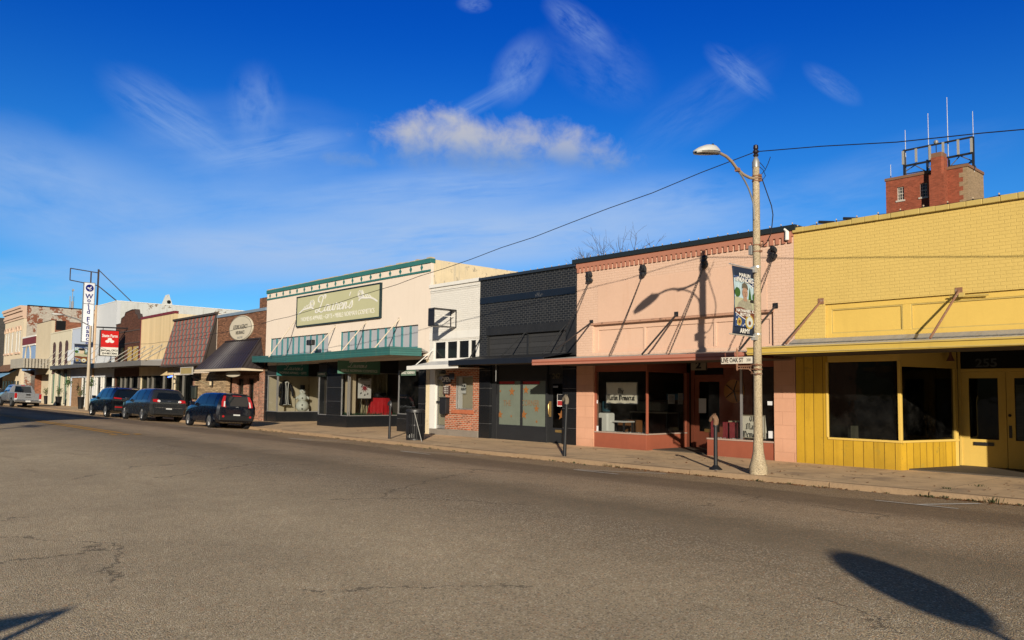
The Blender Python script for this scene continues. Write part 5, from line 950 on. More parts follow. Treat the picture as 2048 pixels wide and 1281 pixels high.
# painted markings
def strip(pts, w_, up=.010):
    m_ = MB()
    for A, B in zip(pts[:-1], pts[1:]):
        A, B = Vector(A), Vector(B); d = (B-A); n = Vector((-d.y, d.x, 0)).normalized()*w_/2; k = max(1, int(d.length/.6))
        for i in range(k):
            p, q = A.lerp(B, i/k), A.lerp(B, (i+1)/k); m_.quad(*[(v_.x, v_.y, roadz(v_.x, v_.y)+up) for v_ in (p-n, q-n, q+n, p+n)])
    return m_
def wornpaint(name, c, th):
    mt = M(name, c, .8, .2, var=.25, vs=4, fleck=(14, th, (.14, .105, .075))); return mt
WPNT = wornpaint('worn_white_paint', (.80, .76, .68), .62); YPNT = wornpaint('worn_yellow_paint', (.66, .33, .03), .68)
mk = MB()
for segs in (((1148, 940.5), (1332, 948.6)), ((1148, 940.5), (1237, 949.7)), ((801, 903), (966, 912)), ((801, 903), (860, 910)), ((578, 877.5), (700, 884.5)), ((578, 877.5), (622, 882)), ((1750, 1002), (1917, 1019)), ((1835, 1010.5), (1960, 1008.5)), ((340, 852.5), (520, 864.5))):
    A, B = GR(*segs[0]), GR(*segs[1]); s_ = strip([A, B], .085); k = len(mk.v); mk.v += s_.v; mk.f += [tuple(i+k for i in f) for f in s_.f]; mk.mi += s_.mi
struct(mk, 'road_markings', WPNT)
yl = MB()
for off in (-.14, .14):
    A = GR(236, 867.5); s_ = strip([(-120, A.y+off+.5, 0), (-60, A.y+off+.25, 0), (A.x, A.y+off, 0)], .11); k = len(yl.v); yl.v += s_.v; yl.f += [tuple(i+k for i in f) for f in s_.f]; yl.mi += s_.mi
for i in range(3):
    A = GR(236, 867.5); s_ = strip([(A.x+.6+i*.0, A.y-.35+i*.35, 0), (A.x+1.0, A.y-.35+i*.35, 0)], .2); k = len(yl.v); yl.v += s_.v; yl.f += [tuple(j+k for j in f) for f in s_.f]; yl.mi += s_.mi
struct(yl, 'center_line', YPNT)
# weeds and dead leaves along the gutter
WEED = M('weed_green', (.05, .06, .022), .7, .2, var=.5, vs=9); LEAFD = M('dead_leaf', (.19, .085, .035), .85, .1, var=.6, vs=20)
wd = MB(); spots = [(1222, 934, 1.), (1243, 936, .7), (1118, 922, .7), (1149, 927, .6), (1170, 931, .4), (1400, 951, .5), (1440, 953, .6), (1526, 962, .7), (1590, 968, .6), (1640, 972, .4), (1880, 994, .6), (1895, 998, .8), (1922, 1000, .5), (1945, 1003, .5), (1955, 1004, .6), (1996, 1005, 1.5), (2040, 1012, .6), (530, 861, .8), (608, 862, .6), (830, 897, .4), (850, 899, .4), (700, 880, .4), (1955, 974, .7), (1897, 979, .6), (1855, 993, .6)]
for i in range(36): a_ = random.uniform(-32, 1); spots.append((a_, None, random.uniform(.25, .55)))
for px, py, s in spots:
    c = Vector((px, kerb(px)-.02, roadz(px, kerb(px)-.05))) if py is None else (GR(px, py) if py not in (974, 979) else G(px, py, .1))
    if py not in (None, 974, 979): c.y = min(c.y, kerb(c.x)-.01); c.z = roadz(c.x, c.y-.01)
    for k in range(int(22*s)+5):
        a_ = random.uniform(0, 6.28); r_ = random.uniform(0, .13)*s; h_ = random.uniform(.02, .085)*s; p = c+Vector((r_*math.cos(a_)*1.6, r_*math.sin(a_)*.6, 0)); d_ = Vector((math.cos(a_), math.sin(a_), 0)); e_ = Vector((-d_.y, d_.x, 0))*random.uniform(.003, .010)
        t_ = p+d_*h_*random.uniform(.2, .9)+Vector((0, 0, h_)); m_ = p.lerp(t_, .55)+Vector((0, 0, .01)); wd.add([p-e_*.4, p+e_*.4, m_+e_, t_, m_-e_], [(0, 1, 2, 3, 4)])
o = wd.build('weeds', WEED); tag(o, 'green weeds growing along the kerb and in the sidewalk cracks', 'weeds', kind='stuff')
lf = MB()
for i in range(620):
    x_ = random.choice((random.uniform(-16, -4), random.gauss(-9.0, 1.1), random.gauss(-11.6, .5), random.gauss(-4.5, .6), random.uniform(-30, 1))); on = random.random() < .25
    y_ = kerb(x_)+random.uniform(.2, 3.2) if on else kerb(x_)-abs(random.gauss(.03, .10)); z_ = .112 if on else roadz(x_, y_)+.012; a_ = random.uniform(0, 6.28); L = random.uniform(.02, .05); u_ = Vector((math.cos(a_), math.sin(a_), random.uniform(-.2, .3)))*L; v_ = Vector((-u_.y, u_.x, random.uniform(-.01, .012)))*.55; p = Vector((x_, y_, z_)); lf.add([p-u_, p-v_, p+u_+Vector((0, 0, .008)), p+v_], [(0, 1, 2, 3)])
o = lf.build('fallen_leaves', LEAFD); tag(o, 'brown fallen leaves and litter along the gutter', 'leaves', kind='stuff')

# ================================================================= street lamp, banner, street name sign
LB = G(1517, 949, .1); LX_, LY = LB.x, LB.y; AGG = None
ag = bpy.data.materials.new('exposed_aggregate_concrete'); ag.use_nodes = True; t = NT(ag.node_tree); b = ag.node_tree.nodes['Principled BSDF']; pos = t.n('ShaderNodeNewGeometry').outputs['Position']; vor = t.n('ShaderNodeTexVoronoi'); vor.inputs['Scale'].default_value = 95; t.put(vor.inputs['Vector'], pos); ch = t.n('ShaderNodeSeparateColor'); t.put(ch.inputs[0], vor.outputs['Color'])
c = t.mix(t.ramp(ch.outputs[0], .5, .8), (.30, .235, .145), (.40, .33, .22)); c = t.mix(t.m('MULTIPLY', t.ramp(ch.outputs[1], .74, .85), .75), c, (.10, .075, .05)); nz_ = t.m('ADD', t.m('MULTIPLY', t.noise(pos, 3, 4), .5), .75); c = t.mix(1., c, t.xyz(nz_, nz_, nz_), 'MULTIPLY'); t.put(b.inputs['Base Color'], c); b.inputs['Roughness'].default_value = .85; bp = t.n('ShaderNodeBump'); bp.inputs['Distance'].default_value = .004; t.put(bp.inputs['Height'], vor.outputs['Distance']); t.put(b.inputs['Normal'], bp.outputs[0])
LP = thing('street_lamp', 'concrete street lamp with curved arm and grey head before the pink shop', 'street lamp', (LX_, LY, .1))
ztop = V(1511, 326, LX_).z; q = MB(); q.lathe([(.185, .1), (.185, .25), (.145, .38), (.11, .55), (.094, .85), (.088, 1.3), (.072, ztop-.12), (.070, ztop-.1)], (LX_, LY, 0), 10); q.build('pole', ag, LP, smooth=45)
q = MB(); q.lathe([(.078, ztop-.1), (.078, ztop+.02), (.045, ztop+.1), (.02, ztop+.14)], (LX_, LY, 0), 12); q.build('pole_cap', STEEL, LP, smooth=40)
zi = ztop+.14; q = MB(); q.lathe([(.02, 0), (.055, .02), (.06, .05), (.035, .07), (.062, .10), (.062, .14), (.035, .16), (.055, .18), (.05, .25), (.02, .27)], (LX_, LY, zi-.02), 12); q.build('insulator', M('brown_glazed_insulator', (.02, .012, .012), .2, .6), LP, smooth=30)
ap = [V(x_, y_, LX_) for x_, y_ in ((1508, 357.5), (1499, 356), (1486, 349), (1474, 338), (1463, 323), (1452, 313), (1440, 307), (1433, 304))]; q = MB(); q.tube([ap[0]]+[Vector(p) for p in ap[1:]], .03, 10); arm = q.build('arm', M('weathered_arm', (.36, .27, .18), .6, .4, var=.3), LP, smooth=40)
bp_ = [V(x_, y_, LX_) for x_, y_ in ((1475, 341), (1483, 351), (1490, 363), (1497, 377), (1502, 391), (1506, 404), (1508, 418), (1508.5, 440))]; MB().tube(bp_, .018, 8).build('brace', STEEL, LP, smooth=40)
q = MB(); c_ = V(1475, 340, LX_); q.box(c_.x-.04, c_.x+.04, c_.y-.04, c_.y+.04, c_.z-.035, c_.z+.035)
for y_ in (352, 357, 362, 490, 503): z_ = V(1509, y_, LX_).z; q.lathe([(.083, z_-.012), (.083, z_+.012)], (LX_, LY, 0), 12); q.box(LX_+.06, LX_+.12, LY-.03, LY+.03, z_-.02, z_+.02)
q.build('clamp_band', RUSTY, LP, split=True)
hA, hB = V(1391, 303, LX_), V(1436, 306, LX_); ax_ = (hB-hA); hl = ax_.length; hd_ = ax_.normalized(); q = MB(); n = 9
up_ = Vector((0, 0, 1)); up_ = (up_-hd_*up_.dot(hd_)).normalized(); sd_ = hd_.cross(up_); prof = [(0, .03, .0), (.08, .11, .05), (.25, .165, .10), (.5, .18, .145), (.75, .15, .15), (.92, .10, .10), (1., .06, .06)]
rings = []
for t_, w_, h_ in prof:
    c_ = hA+hd_*hl*t_; rings.append([c_+sd_*(w_*math.cos(math.pi*k/8))+up_*(h_*math.sin(math.pi*k/8)) for k in range(9)])
q.add([p for rg in rings for p in rg], [(i*9+k, i*9+k+1, (i+1)*9+k+1, (i+1)*9+k) for i in range(len(rings)-1) for k in range(8)]+[tuple(range(9)), tuple(range((len(rings)-1)*9, len(rings)*9))[::-1]])
hd2 = q.build('luminaire', M('grey_white_casting', (.62, .62, .58), .45, .4), LP, smooth=50)
q = MB(); rl = [(hA+hd_*hl*t_, w_) for t_, w_, _ in prof]; q.add([c_+sd_*w_*s_*.93-up_*dz for c_, w_ in rl for s_ in (-1, 1) for dz in (0, .03)], [(4*i+1, 4*i+5, 4*i+7, 4*i+3) for i in range(len(rl)-1)]+[(4*i, 4*i+1, 4*i+5, 4*i+4) for i in range(len(rl)-1)]+[(4*i+2, 4*i+6, 4*i+7, 4*i+3) for i in range(len(rl)-1)]); q.build('lens', M('dull_lens', (.22, .20, .16), .35, .5, var=.3, vs=8), hd2)
q = MB(); cu_ = hA+hd_*hl*.5; q.bar(hA-up_*.035, hB-up_*.035, .03, .02); q.ball(hA+hd_*hl*.8+up_*.15, .028, 8, 5); q.build('lens_bar', IRON, hd2)
dp = [P(x_, y_, LY+.06) for x_, y_ in ((1516, 345), (1522, 352), (1530, 375), (1537, 395), (1543, 412), (1546, 430), (1544, 452), (1541, 470), (1534, 485), (1524, 494), (1514, 497))]; MB().tube(dp, .011, 5).build('drop_cable', INK, LP)
for pts in (((1513, 346), (1522, 350), (1530, 341), (1536, 328), (1541, 314)), ((1514, 330), (1526, 340), (1531, 352), (1524, 362), (1516, 358)), ((1511, 370), (1510, 356), (1514, 350), (1518, 358)), ((1516, 322), (1524, 330), (1530, 338))): MB().tube([P(x_, y_, LY+.05) for x_, y_ in pts], .007, 4).build('loop_cable', INK, LP)
q = MB(); z_ = V(1509, 499, LX_).z; q.box(LX_-.16, LX_-.075, LY-.06, LY+.06, z_-.10, z_+.10); q.build('junction_box', STEEL, LP, bevel=.01)
bt, bb_ = V(1507, 541, LX_).z, V(1507, 676, LX_).z
for z_ in (bt+.0, bb_): q = MB(); q.tube([(LX_, LY-.05, z_+.02), (LX_, LY-1.02, z_+.035)], .014, 6); q.box(LX_-.05, LX_+.05, LY-.16, LY-.06, z_-.05, z_+.07); q.lathe([(.084, z_+.06), (.084, z_+.10)], (LX_, LY, 0), 12); q.build('banner_arm', M('bright_bracket', (.62, .61, .58), .35, .5, metal=.5), LP)
# banner
NAVY = M('banner_navy', (.018, .028, .055), .75, .2); BRW = M('banner_brown', (.17, .055, .03), .75, .2); SKYP = M('print_sky', (.42, .55, .60), .8, .1, var=.35, vs=5); STARB = M('print_star_blue', (.03, .06, .17), .75, .2); SKIN = M('print_skin', (.40, .24, .16), .8); CAMO = M('print_uniform', (.33, .31, .23), .8, .1, var=.7, vs=22); CAMC = M('print_cap', (.13, .11, .075), .8, .1, var=.8, vs=26); PGRN = M('print_tree', (.05, .12, .03), .8, .1, var=.6, vs=16); GOLD = M('print_gold', (.45, .33, .07), .7)
def banner(root, O, W_, Ht, face, small=False):
    m = MB().frame(O, (0, 1)); nx_, nz2 = 8, 14
    def bow(u, v_): return -.035*math.sin(math.pi*v_/Ht)*(1-u/W_)
    def pt(u, d, v_): 
        return m.p(u+.02*math.sin(v_*2.2)*(1-u/W_), d+bow(u, v_), v_)
    pts = [pt(W_*i/nx_, 0, Ht*j/nz2) for j in range(nz2+1) for i in range(nx_+1)]
    m.add(pts, [(j*(nx_+1)+i, j*(nx_+1)+i+1, (j+1)*(nx_+1)+i+1, (j+1)*(nx_+1)+i) for j in range(nz2) for i in range(nx_)]); cl_ = m.build('cloth', NAVY, root, smooth=60)
    sol = cl_.modifiers.new('thickness', 'SOLIDIFY'); sol.thickness = .003
    def shape(nm, polys, mt, lay):
        q = MB().frame(O, (0, 1))
        for poly in polys: 
            n_ = len(poly); c_ = (sum(p[0] for p in poly)/n_, sum(p[1] for p in poly)/n_)
            vs_ = [q.p(u*W_, -.006-lay*.0022+bow(u*W_, v_*Ht), v_*Ht)+q.U*(.02*math.sin(v_*Ht*2.2)*(1-u)) for u, v_ in [c_]+poly]; q.add(vs_, [(0, 1+i, 1+(i+1) % n_) for i in range(n_)])
        q.build(nm, mt, cl_)
    def curve(v0, amp, u0=.03, u1=.97, n=10): return [(u0+(u1-u0)*i/n, v0+amp*math.sin(math.pi*i/n)-amp*.8*(i/n)) for i in range(n+1)]
    def ell(u, v_, a_, b_, n=18): return [(u+a_*math.cos(2*math.pi*i/n), v_+b_*math.sin(2*math.pi*i/n)) for i in range(n)]
    band = lambda lo, hi: [[lo[i], lo[i+1], hi[i+1], hi[i]] for i in range(len(lo)-1)]
    shape('print_sky', [[(.03+.0941*i, .38), (.03+.0941*(i+1), .38), (.03+.0941*(i+1), .86), (.03+.0941*i, .86)] for i in range(10)], SKYP, 0)
    tc = curve(.855, .03); shape('star_band', band([(u, v_-.075*(.4+u)) for u, v_ in tc], tc), STARB, 1); shape('white_band', band([(u, v_-.075*(.4+u)-.012) for u, v_ in tc], [(u, v_-.075*(.4+u)) for u, v_ in tc]), PAPER, 1)
    shape('print_grass', [[(.03, .38), (.97, .38), (.97, .53), (.03, .55)]], M('print_lawn', (.45, .45, .30), .8, .1, var=.3, vs=8), 1)
    shape('print_tree', [ell(.16, .62, .14, .07), [(.70, .53), (.86, .53), (.80, .66), (.77, .72), (.74, .66)], ell(.95, .58, .05, .05)], PGRN, 2); shape('print_car', [[(.74, .49), (.97, .49), (.97, .53), (.90, .54), (.80, .53)]], INK, 2)
    if not small: shape('print_person_shoulders', [[(.10, .38), (.92, .38), (.86, .47), (.66, .53), (.42, .53), (.20, .47)]], CAMO, 3); shape('print_person_face', [ell(.52, .625, .135, .085), [(.44, .5), (.62, .5), (.60, .58), (.45, .58)]], SKIN, 4); shape('print_person_cap', [[(.37, .685), (.40, .755), (.50, .775), (.60, .76), (.66, .72), (.68, .672), (.60, .69), (.48, .70)]], CAMC, 5); shape('print_person_features', [ell(.475, .632, .02, .006), ell(.575, .632, .02, .006), ell(.53, .578, .035, .006), [(.52, .595), (.545, .595), (.53, .625)]], M('print_dark_skin', (.12, .06, .04), .8), 5)
    else: shape('print_person_face', [ell(.55, .62, .20, .11)], M('print_pale_skin', (.62, .50, .36), .8), 4); shape('print_person_cap', [[(.25, .70), (.35, .79), (.7, .79), (.85, .70), (.6, .67)]], INK, 5)
    bc = curve(.27, .05); shape('brown_band', band([(u, .20+.14*(1-u)-.02) for u, v_ in bc], [(u, .385+.02*math.sin(6*u)) for u, v_ in bc]), BRW, 6)
    lo = curve(.12, .0); shape('star_band', band([(u, .12) for u, _ in lo], [(u, .17+.15*(1-u)**1.3) for u, _ in lo]), STARB, 7); shape('white_band', band([(u, .17+.15*(1-u)**1.3) for u, _ in lo], [(u, .182+.15*(1-u)**1.3) for u, _ in lo]), PAPER, 8)
    def sts(lst, r_):
        out = []
        for u, v_ in lst: out.append([(u+(r_ if i % 2 == 0 else r_*.4)*math.sin(math.pi*i/5), v_+(r_ if i % 2 == 0 else r_*.4)*math.cos(math.pi*i/5)*W_/Ht) for i in range(10)])
        return out
    shape('print_star', sts([(.09, .82), (.2, .835), (.09, .79), (.3, .82), (.80, .80), (.9, .76), (.92, .80), (.72, .815), (.85, .73), (.1, .28), (.09, .22), (.2, .25), (.3, .15), (.42, .14), (.5, .16), (.15, .15)], .035), PAPER, 9)
    shape('print_seal', [ell(.72, .20, .21, .105)], GOLD, 10); shape('print_seal_centre', [ell(.72, .20, .155, .078)], M('print_pale', (.55, .60, .58), .8), 11); shape('print_seal', [ell(.23, .19, .11, .058)], GOLD, 10); shape('print_seal_centre', [ell(.23, .19, .05, .026), ell(.72, .185, .06, .03)], BRW, 12)
    if small: return
    def tx(s_, v_, sz, wd_, bold=.002):
        p_ = m.p(W_*.5, -.036+bow(W_*.5, v_*Ht), v_*Ht); text(s_, sz, tuple(p_), SIDE, OFFW, 'lettering', cl_, ext=.001, fit=wd_*W_, bold=bold)
    tx('MARLIN', .875, .105, .50); tx('HONORS', .805, .125, .72); tx('NATHANIEL X.', .352, .085, .80); tx('BUTLER', .298, .085, .46); tx('ARMY', .058, .13, .46, .003)
by0 = V(1464, 600, LX_).y; BN = thing('banner', 'military tribute banner with a portrait hanging from the concrete lamp', 'banner', (LX_, by0, bb_)); banner(BN, (LX_, by0, bb_+.03), LY-.12-by0, bt-bb_-.02, 1)
# street name sign
SS = thing('street_sign', 'rusty white street name plate on an ornate bracket of the concrete lamp', 'street sign', (LX_-.5, LY, 2.6)); s0, s1 = rx(1443, 721, LY), rx(1508, 719, LY); sz0, sz1 = rz(1443, 728.5, LY), rz(1443, 715.5, LY)
sp_ = MB(); sp_.box(s0, s1, LY-.012, LY+.012, sz0, sz1); sp_.build('plate', M('rust_stained_white_plate', (.72, .66, .55), .6, .3, var=.1, fleck=(7, .60, (.33, .13, .05)), streak=.4, dirt=(.4, .17, .07)), SS); text('LIVE OAK ST', (sz1-sz0)*.95, ((s0+s1)/2-.12, LY-.014, (sz0+sz1)/2), FRONT, INK, 'lettering', SS, bold=.003, sx=.72, ext=.001); text('200', (sz1-sz0)*.62, (s1-.12, LY-.014, (sz0+sz1)/2-.0), FRONT, INK, 'lettering', SS, sx=.8, ext=.001)
bxm = rx(1474, 730, LY); zb_ = rz(1480, 733, LY); q = MB(); q.lathe([(.018, sz0-.14), (.022, sz0-.02), (.022, sz0)], (bxm, LY, 0), 8); q.lathe([(.022, sz1), (.014, sz1+.04), (.03, sz1+.07), (.03, sz1+.10), (.006, sz1+.2)], (bxm, LY, 0), 8)
q.tube([(bxm, LY, sz0-.14), (bxm+.04, LY, zb_-.05), (LX_-.2, LY, zb_-.06), (LX_-.1, LY, zb_-.16)], .014, 6); q.tube([(bxm, LY, zb_), (LX_-.05, LY, zb_)], .014, 6)
for k in range(6): a_ = bxm+.08+k*(LX_-.1-bxm-.1)/6; q.tube([(a_, LY, zb_), (a_+.01, LY, zb_-.06)], .008, 4)
for z_ in (rz(1520, 730, LY), rz(1520, 739, LY), rz(1520, 748, LY)): q.lathe([(.098, z_-.012), (.098, z_+.012)], (LX_, LY, 0), 12); q.box(LX_+.02, LX_+.06, LY-.125, LY-.09, z_-.022, z_+.022); q.tube([(LX_-.1, LY-.1, z_), (LX_+.17, LY-.1, z_)], .006, 4)
q.build('bracket', RUSTY, SS, smooth=40)

# ================================================================= hitching posts, bin
def hitch(px, py, head, lab, lean=0., base=True, hm=IRON, face=-1):
    b_ = G(px, py, .1); t = thing('hitching_post', lab, 'hitching post', b_, 'horse head hitching posts by the kerb'); q = MB(); k_ = V(px+lean*0, head, b_.x).z-.1; hh = k_-.22
    if base: q.lathe([(.14, 0), (.14, .02), (.10, .05), (.062, .09), (.05, .10)], b_, 10)
    q.tube([b_, b_+Vector((lean, 0, hh))], [.047, .041], 10); q.lathe([(.055, 0), (.06, .02), (.055, .04)], b_+Vector((lean, 0, hh-.02)), 10); q.build('post', M('chipped_black_post', (.012, .013, .015), .5, .4, var=.3, fleck=(16, .74, (.36, .34, .3))), t, smooth=40)
    o_ = b_+Vector((lean, 0, hh+.02)); h = MB(); f_ = face; h.tube([o_, o_+Vector((f_*-.015, 0, .08)), o_+Vector((f_*.0, 0, .15)), o_+Vector((f_*.05, 0, .185)), o_+Vector((f_*.10, 0, .15)), o_+Vector((f_*.135, 0, .09)), o_+Vector((f_*.14, 0, .07))], [.055, .058, .055, .05, .042, .032, .022], 8)
    for s_ in (-1, 1): h.tube([o_+Vector((f_*.02, s_*.025, .20)), o_+Vector((f_*.015, s_*.03, .26))], [.016, .002], 5)
    h.tube([o_+Vector((f_*-.06, 0, .03)), o_+Vector((f_*-.062, 0, .12)), o_+Vector((f_*-.02, 0, .21))], [.012, .018, .010], 6); h.build('horse_head', hm, t, smooth=50); return t
hitch(1431.5, 940, 832, 'black hitching post whose rusty brown horse head stands before the pink shop door', hm=M('rusty_horse_head', (.20, .11, .06), .7, .3, var=.5, vs=12, fleck=(12, .6, (.45, .38, .30))))
hitch(1129, 913, 793, 'slightly leaning hitching post with a pale worn horse head before the black shop', .06, False, M('worn_horse_head', (.17, .14, .10), .7, .3, var=.6, vs=14))
hitch(778.5, 878, 804, 'plain black hitching post with a black horse head left of the slatted bin', .03, False, IRON)
bc = G(830, 880.5, .1); TB = thing('trash_bin', 'black slatted steel trash bin on the sidewalk', 'trash bin', bc); rt = .285; zh_ = V(830, 822, bc.x).z-.1; q = MB()
for k in range(22): a_ = 2*math.pi*k/22; p = bc+Vector((rt*math.cos(a_), rt*math.sin(a_), .05)); q.bar(p, p+Vector((0, 0, zh_-.07)), .045, .012)
q.build('slat', IRON, TB); q = MB()
for z_, r_ in ((.03, rt+.012), (.5, rt-.015), (zh_-.03, rt+.02)): q.lathe([(r_-.02, z_-.025), (r_+.005, z_-.025), (r_+.005, z_+.025), (r_-.02, z_+.025)], bc, 22)
q.build('rim', IRON, TB); q = MB(); q.lathe([(rt+.035, zh_-.02), (rt+.03, zh_+.03), (rt-.04, zh_+.06), (rt-.10, zh_+.05), (rt-.1, zh_)], bc, 22); q.build('lid', IRON, TB, smooth=40); MB().lathe([(rt-.05, .06), (rt-.05, zh_-.1)], bc, 18).build('liner', M('dark_liner', (.01, .01, .01), .5), TB); q = MB()
for k in range(5): a_ = -2.2+k*.32; q.box(bc.x+rt*.9*math.cos(a_)-.02, bc.x+rt*.9*math.cos(a_)+.03, bc.y+rt*.9*math.sin(a_), bc.y+rt*.9*math.sin(a_)+.02, bc.z+.08, bc.z+random.uniform(.14, .26))
q.build('litter', PAPER, TB)
a_ = G(843.5, 884, .1); t = thing('metal_rod', 'thin grey metal rod leaning against the slatted bin', 'rod', a_); MB().tube([a_, Vector((bc.x+rt+.02, bc.y-.25, V(848, 826, bc.x+.25).z))], .013, 6).build('rod', M('dull_grey_rod', (.34, .33, .30), .5, .5), t)
# ================================================================= things in the shop windows
def box_thing(nm, lab, cat, c, sx, sy, sz, mt, part='body', bevel=.01): t = thing(nm, lab, cat, c); MB().box(c[0]-sx/2, c[0]+sx/2, c[1]-sy/2, c[1]+sy/2, c[2], c[2]+sz).build(part, mt, t, bevel=bevel); return t
# pink shop
yb_ = D+.28; zs = rz(1190, 863); a0, a1, a2, a3 = R4(1213, 1274, 766, 806, D+.2); t = thing('newspaper_banner', 'cream newspaper banner with black gothic letters hanging in the pink shop window', 'banner', ((a0+a1)/2, D+.2, a2)); q = MB(); n = 10
pts = [(a0+(a1-a0)*i/n, D+.2+.02*math.sin(i*2.1+j), a2+(a3-a2)*j/4+.015*math.sin(i*1.7)*(1-j/4)) for j in range(5) for i in range(n+1)]; q.add(pts, [(j*(n+1)+i, j*(n+1)+i+1, (j+1)*(n+1)+i+1, (j+1)*(n+1)+i) for j in range(4) for i in range(n)]); q.build('cloth', M('cream_cloth', (.92, .86, .70), .8), t, smooth=60); gothic(['The', 'Marlin Democrat'], ((a0+a1)/2, D+.165, a2+(a3-a2)*.42), (1, 0), (a1-a0)*.92, 0, INK, 'lettering', t); MB().border(a0-.02, a1+.02, a2-.02, a3+.02, D+.205, D+.215, .02).build('hem', STEEL, t)
a0, a1, a2, a3 = R4(1483, 1532, 830, 876, D+.25); t = thing('newspaper_sign', 'cream framed newspaper sign standing on the pink shop window sill behind the lamp', 'sign', ((a0+a1)/2, D+.25, a2)); q = MB(); q.outline([(a0, a2), (a1+.02, a2), (a1-.04, a3), (a0+.02, a3)], D+.24, D+.28); q.build('board', M('cream_board', (.95, .89, .74), .7), t); gothic(['The', 'Marlin', 'Democrat'], ((a0+a1)/2, D+.235, (a2+a3)/2), (1, 0), (a1-a0)*.86, 0, INK, 'lettering', t, lead=1.2)
q = MB(); q.border(a0+.02, a1-.02, a2, a3, D+.23, D+.2385, .025); q.build('frame', M('tan_frame', (.40, .34, .24), .6), t)
c = P(1213, 861, D+.5); c.z = rz(1190, 863)-.3; W0 = P(1213, 835, D+.75); zt_ = P(1213, 826, D+.75).z; t = thing('water_cooler', 'white water cooler with a blue bottle in the pink shop window', 'water cooler', (W0.x, W0.y, .14)); q = MB(); q.box(W0.x-.2, W0.x+.2, W0.y-.18, W0.y+.18, .14, zt_); q.build('cabinet', M('cooler_white', (.95, .95, .88), .5), t, bevel=.05); MB().box(W0.x-.19, W0.x-.03, W0.y-.2, W0.y-.181, .3, zt_-.15).build('tap_recess', IRON, t)
q = MB(); q.lathe([(.05, 0), (.14, .05), (.15, .12), (.14, .2), (.15, .28), (.13, .36), (.04, .40)], (W0.x, W0.y, zt_), 14); q.build('bottle', M('blue_bottle', (.03, .09, .12), .15, .6), t, smooth=40)
def table(nm, lab, cx, cy, w_, d_, h_, mt, legm=IRON, z0=.14): 
    t = thing(nm, lab, 'table', (cx, cy, z0)); MB().box(cx-w_/2, cx+w_/2, cy-d_/2, cy+d_/2, z0+h_-.04, z0+h_).build('tabletop', mt, t)
    for sx_ in (-1, 1):
        for sy_ in (-1, 1): MB().box(cx+sx_*(w_/2-.05)-.025, cx+sx_*(w_/2-.05)+.025, cy+sy_*(d_/2-.05)-.025, cy+sy_*(d_/2-.05)+.025, z0, z0+h_-.041).build('leg', legm, t)
    return t
q = P(1240, 842, D+1.0); table('side_table', 'low white topped table right of the water cooler', q.x, q.y, .75, .5, q.z-.14, WHP); q2 = P(1245, 852, D+1.7); box_thing('cabinet', 'orange brown wooden cabinet behind the low white table', 'cabinet', (q2.x+.1, D+1.9, .14), .7, .5, .75, M('orange_wood', (.24, .10, .035), .5, var=.3), 'carcass')
q = P(1310, 824, D+2.3); t = table('work_desk', 'dark desk stacked with a grey machine behind the window mullion', q.x, q.y, 1.5, .7, q.z-.14, M('pale_desktop', (.36, .32, .25), .6)); box_thing('office_machine', 'grey hooded office machine on the desk', 'machine', (q.x-.1, q.y, q.z), .95, .5, .32, M('grey_plastic', (.20, .20, .17), .6), 'casing', .06); box_thing('blue_box', 'blue box above the grey office machine', 'box', (q.x+.45, q.y+.6, q.z+.38), .7, .3, .2, M('blue_card', (.05, .18, .32), .6))
MB().box(q.x-.8, q.x+1.2, q.y+.46, q.y+.9, .14, q.z+.375).build('shelf_unit', M('dark_wood', (.06, .035, .022), .6), thing('shelf_unit', 'dark wooden shelf unit behind the desk', 'shelf', (q.x, q.y+.6, .14)))
UA = B2-A2; UA.z = 0
for k, (px_, py_, w_, h_) in enumerate(((1345.5, 799, .13, .28), (1363.5, 798, .09, .34))):
    hit = None; d_ = ray(px_, py_); # meets the angled pane
    nrm = Vector((UA.y, -UA.x, 0)).normalized(); tt = (A2-EYE).dot(nrm)/d_.dot(nrm); hit = EYE+d_*tt; q = MB().frame((hit.x, hit.y, hit.z), (UA.x, UA.y)); q.box(-w_*1.3, w_*1.3, .045, .05, -h_/2, h_/2); t = thing('paper_notice', ('wide', 'tall')[k]+' white paper notice taped inside the angled window of the pink shop', 'notice', hit); q.build('sheet', PAPER, t)
    q = MB().frame((hit.x, hit.y, hit.z), (UA.x, UA.y)); 
    for j in range(5): q.box(-w_, w_*.8, .042, .0445, h_*.3-j*h_*.14, h_*.3-j*h_*.14+.012)
    q.build('text_line', STEEL, t)
q = P(1405, 812, 20.43); MB().box(q.x-.13, q.x+.13, 20.428, 20.435, q.z-.22, q.z+.22).build('paper_notice', PAPER, thing('paper_notice', 'white notice on the glass door of the pink shop', 'notice', q))
q = P(1468, 783, D+1.4); t = thing('round_sign', 'round orange wheel ornament inside the pink shop behind the mullion', 'ornament', q); b_ = MB(); b_.lathe([(0, 0), (.33, 0), (.33, .04), (0, .04)], q, 20, 'y'); b_.build('disc', M('orange_disc', (.42, .17, .03), .5), t); b_ = MB()
for k in range(5): b_.bar(q+Vector((0, -.012, 0)), q+Vector((.3*math.cos(k*1.257), -.012, .3*math.sin(k*1.257))), .04, .01)
b_.build('spoke', INK, t)
for k, (px_, w_, h_) in enumerate(((1428, .09, .55), (1452, .09, .52), (1459, .10, .50), (1467, .24, .52))):
    q = P(px_, 873, D+.5); t = thing('book_box', 'red patterned box standing in the pink shop window', 'box', (q.x, D+.5, zs-.1), 'red patterned boxes in the pink shop window'); MB().box(q.x-w_/2, q.x+w_/2, D+.42, D+.6, zs-.1, zs-.1+h_).build('box', M('red_pattern', (.35, .05, .06), .6, var=.6, vs=14), t)
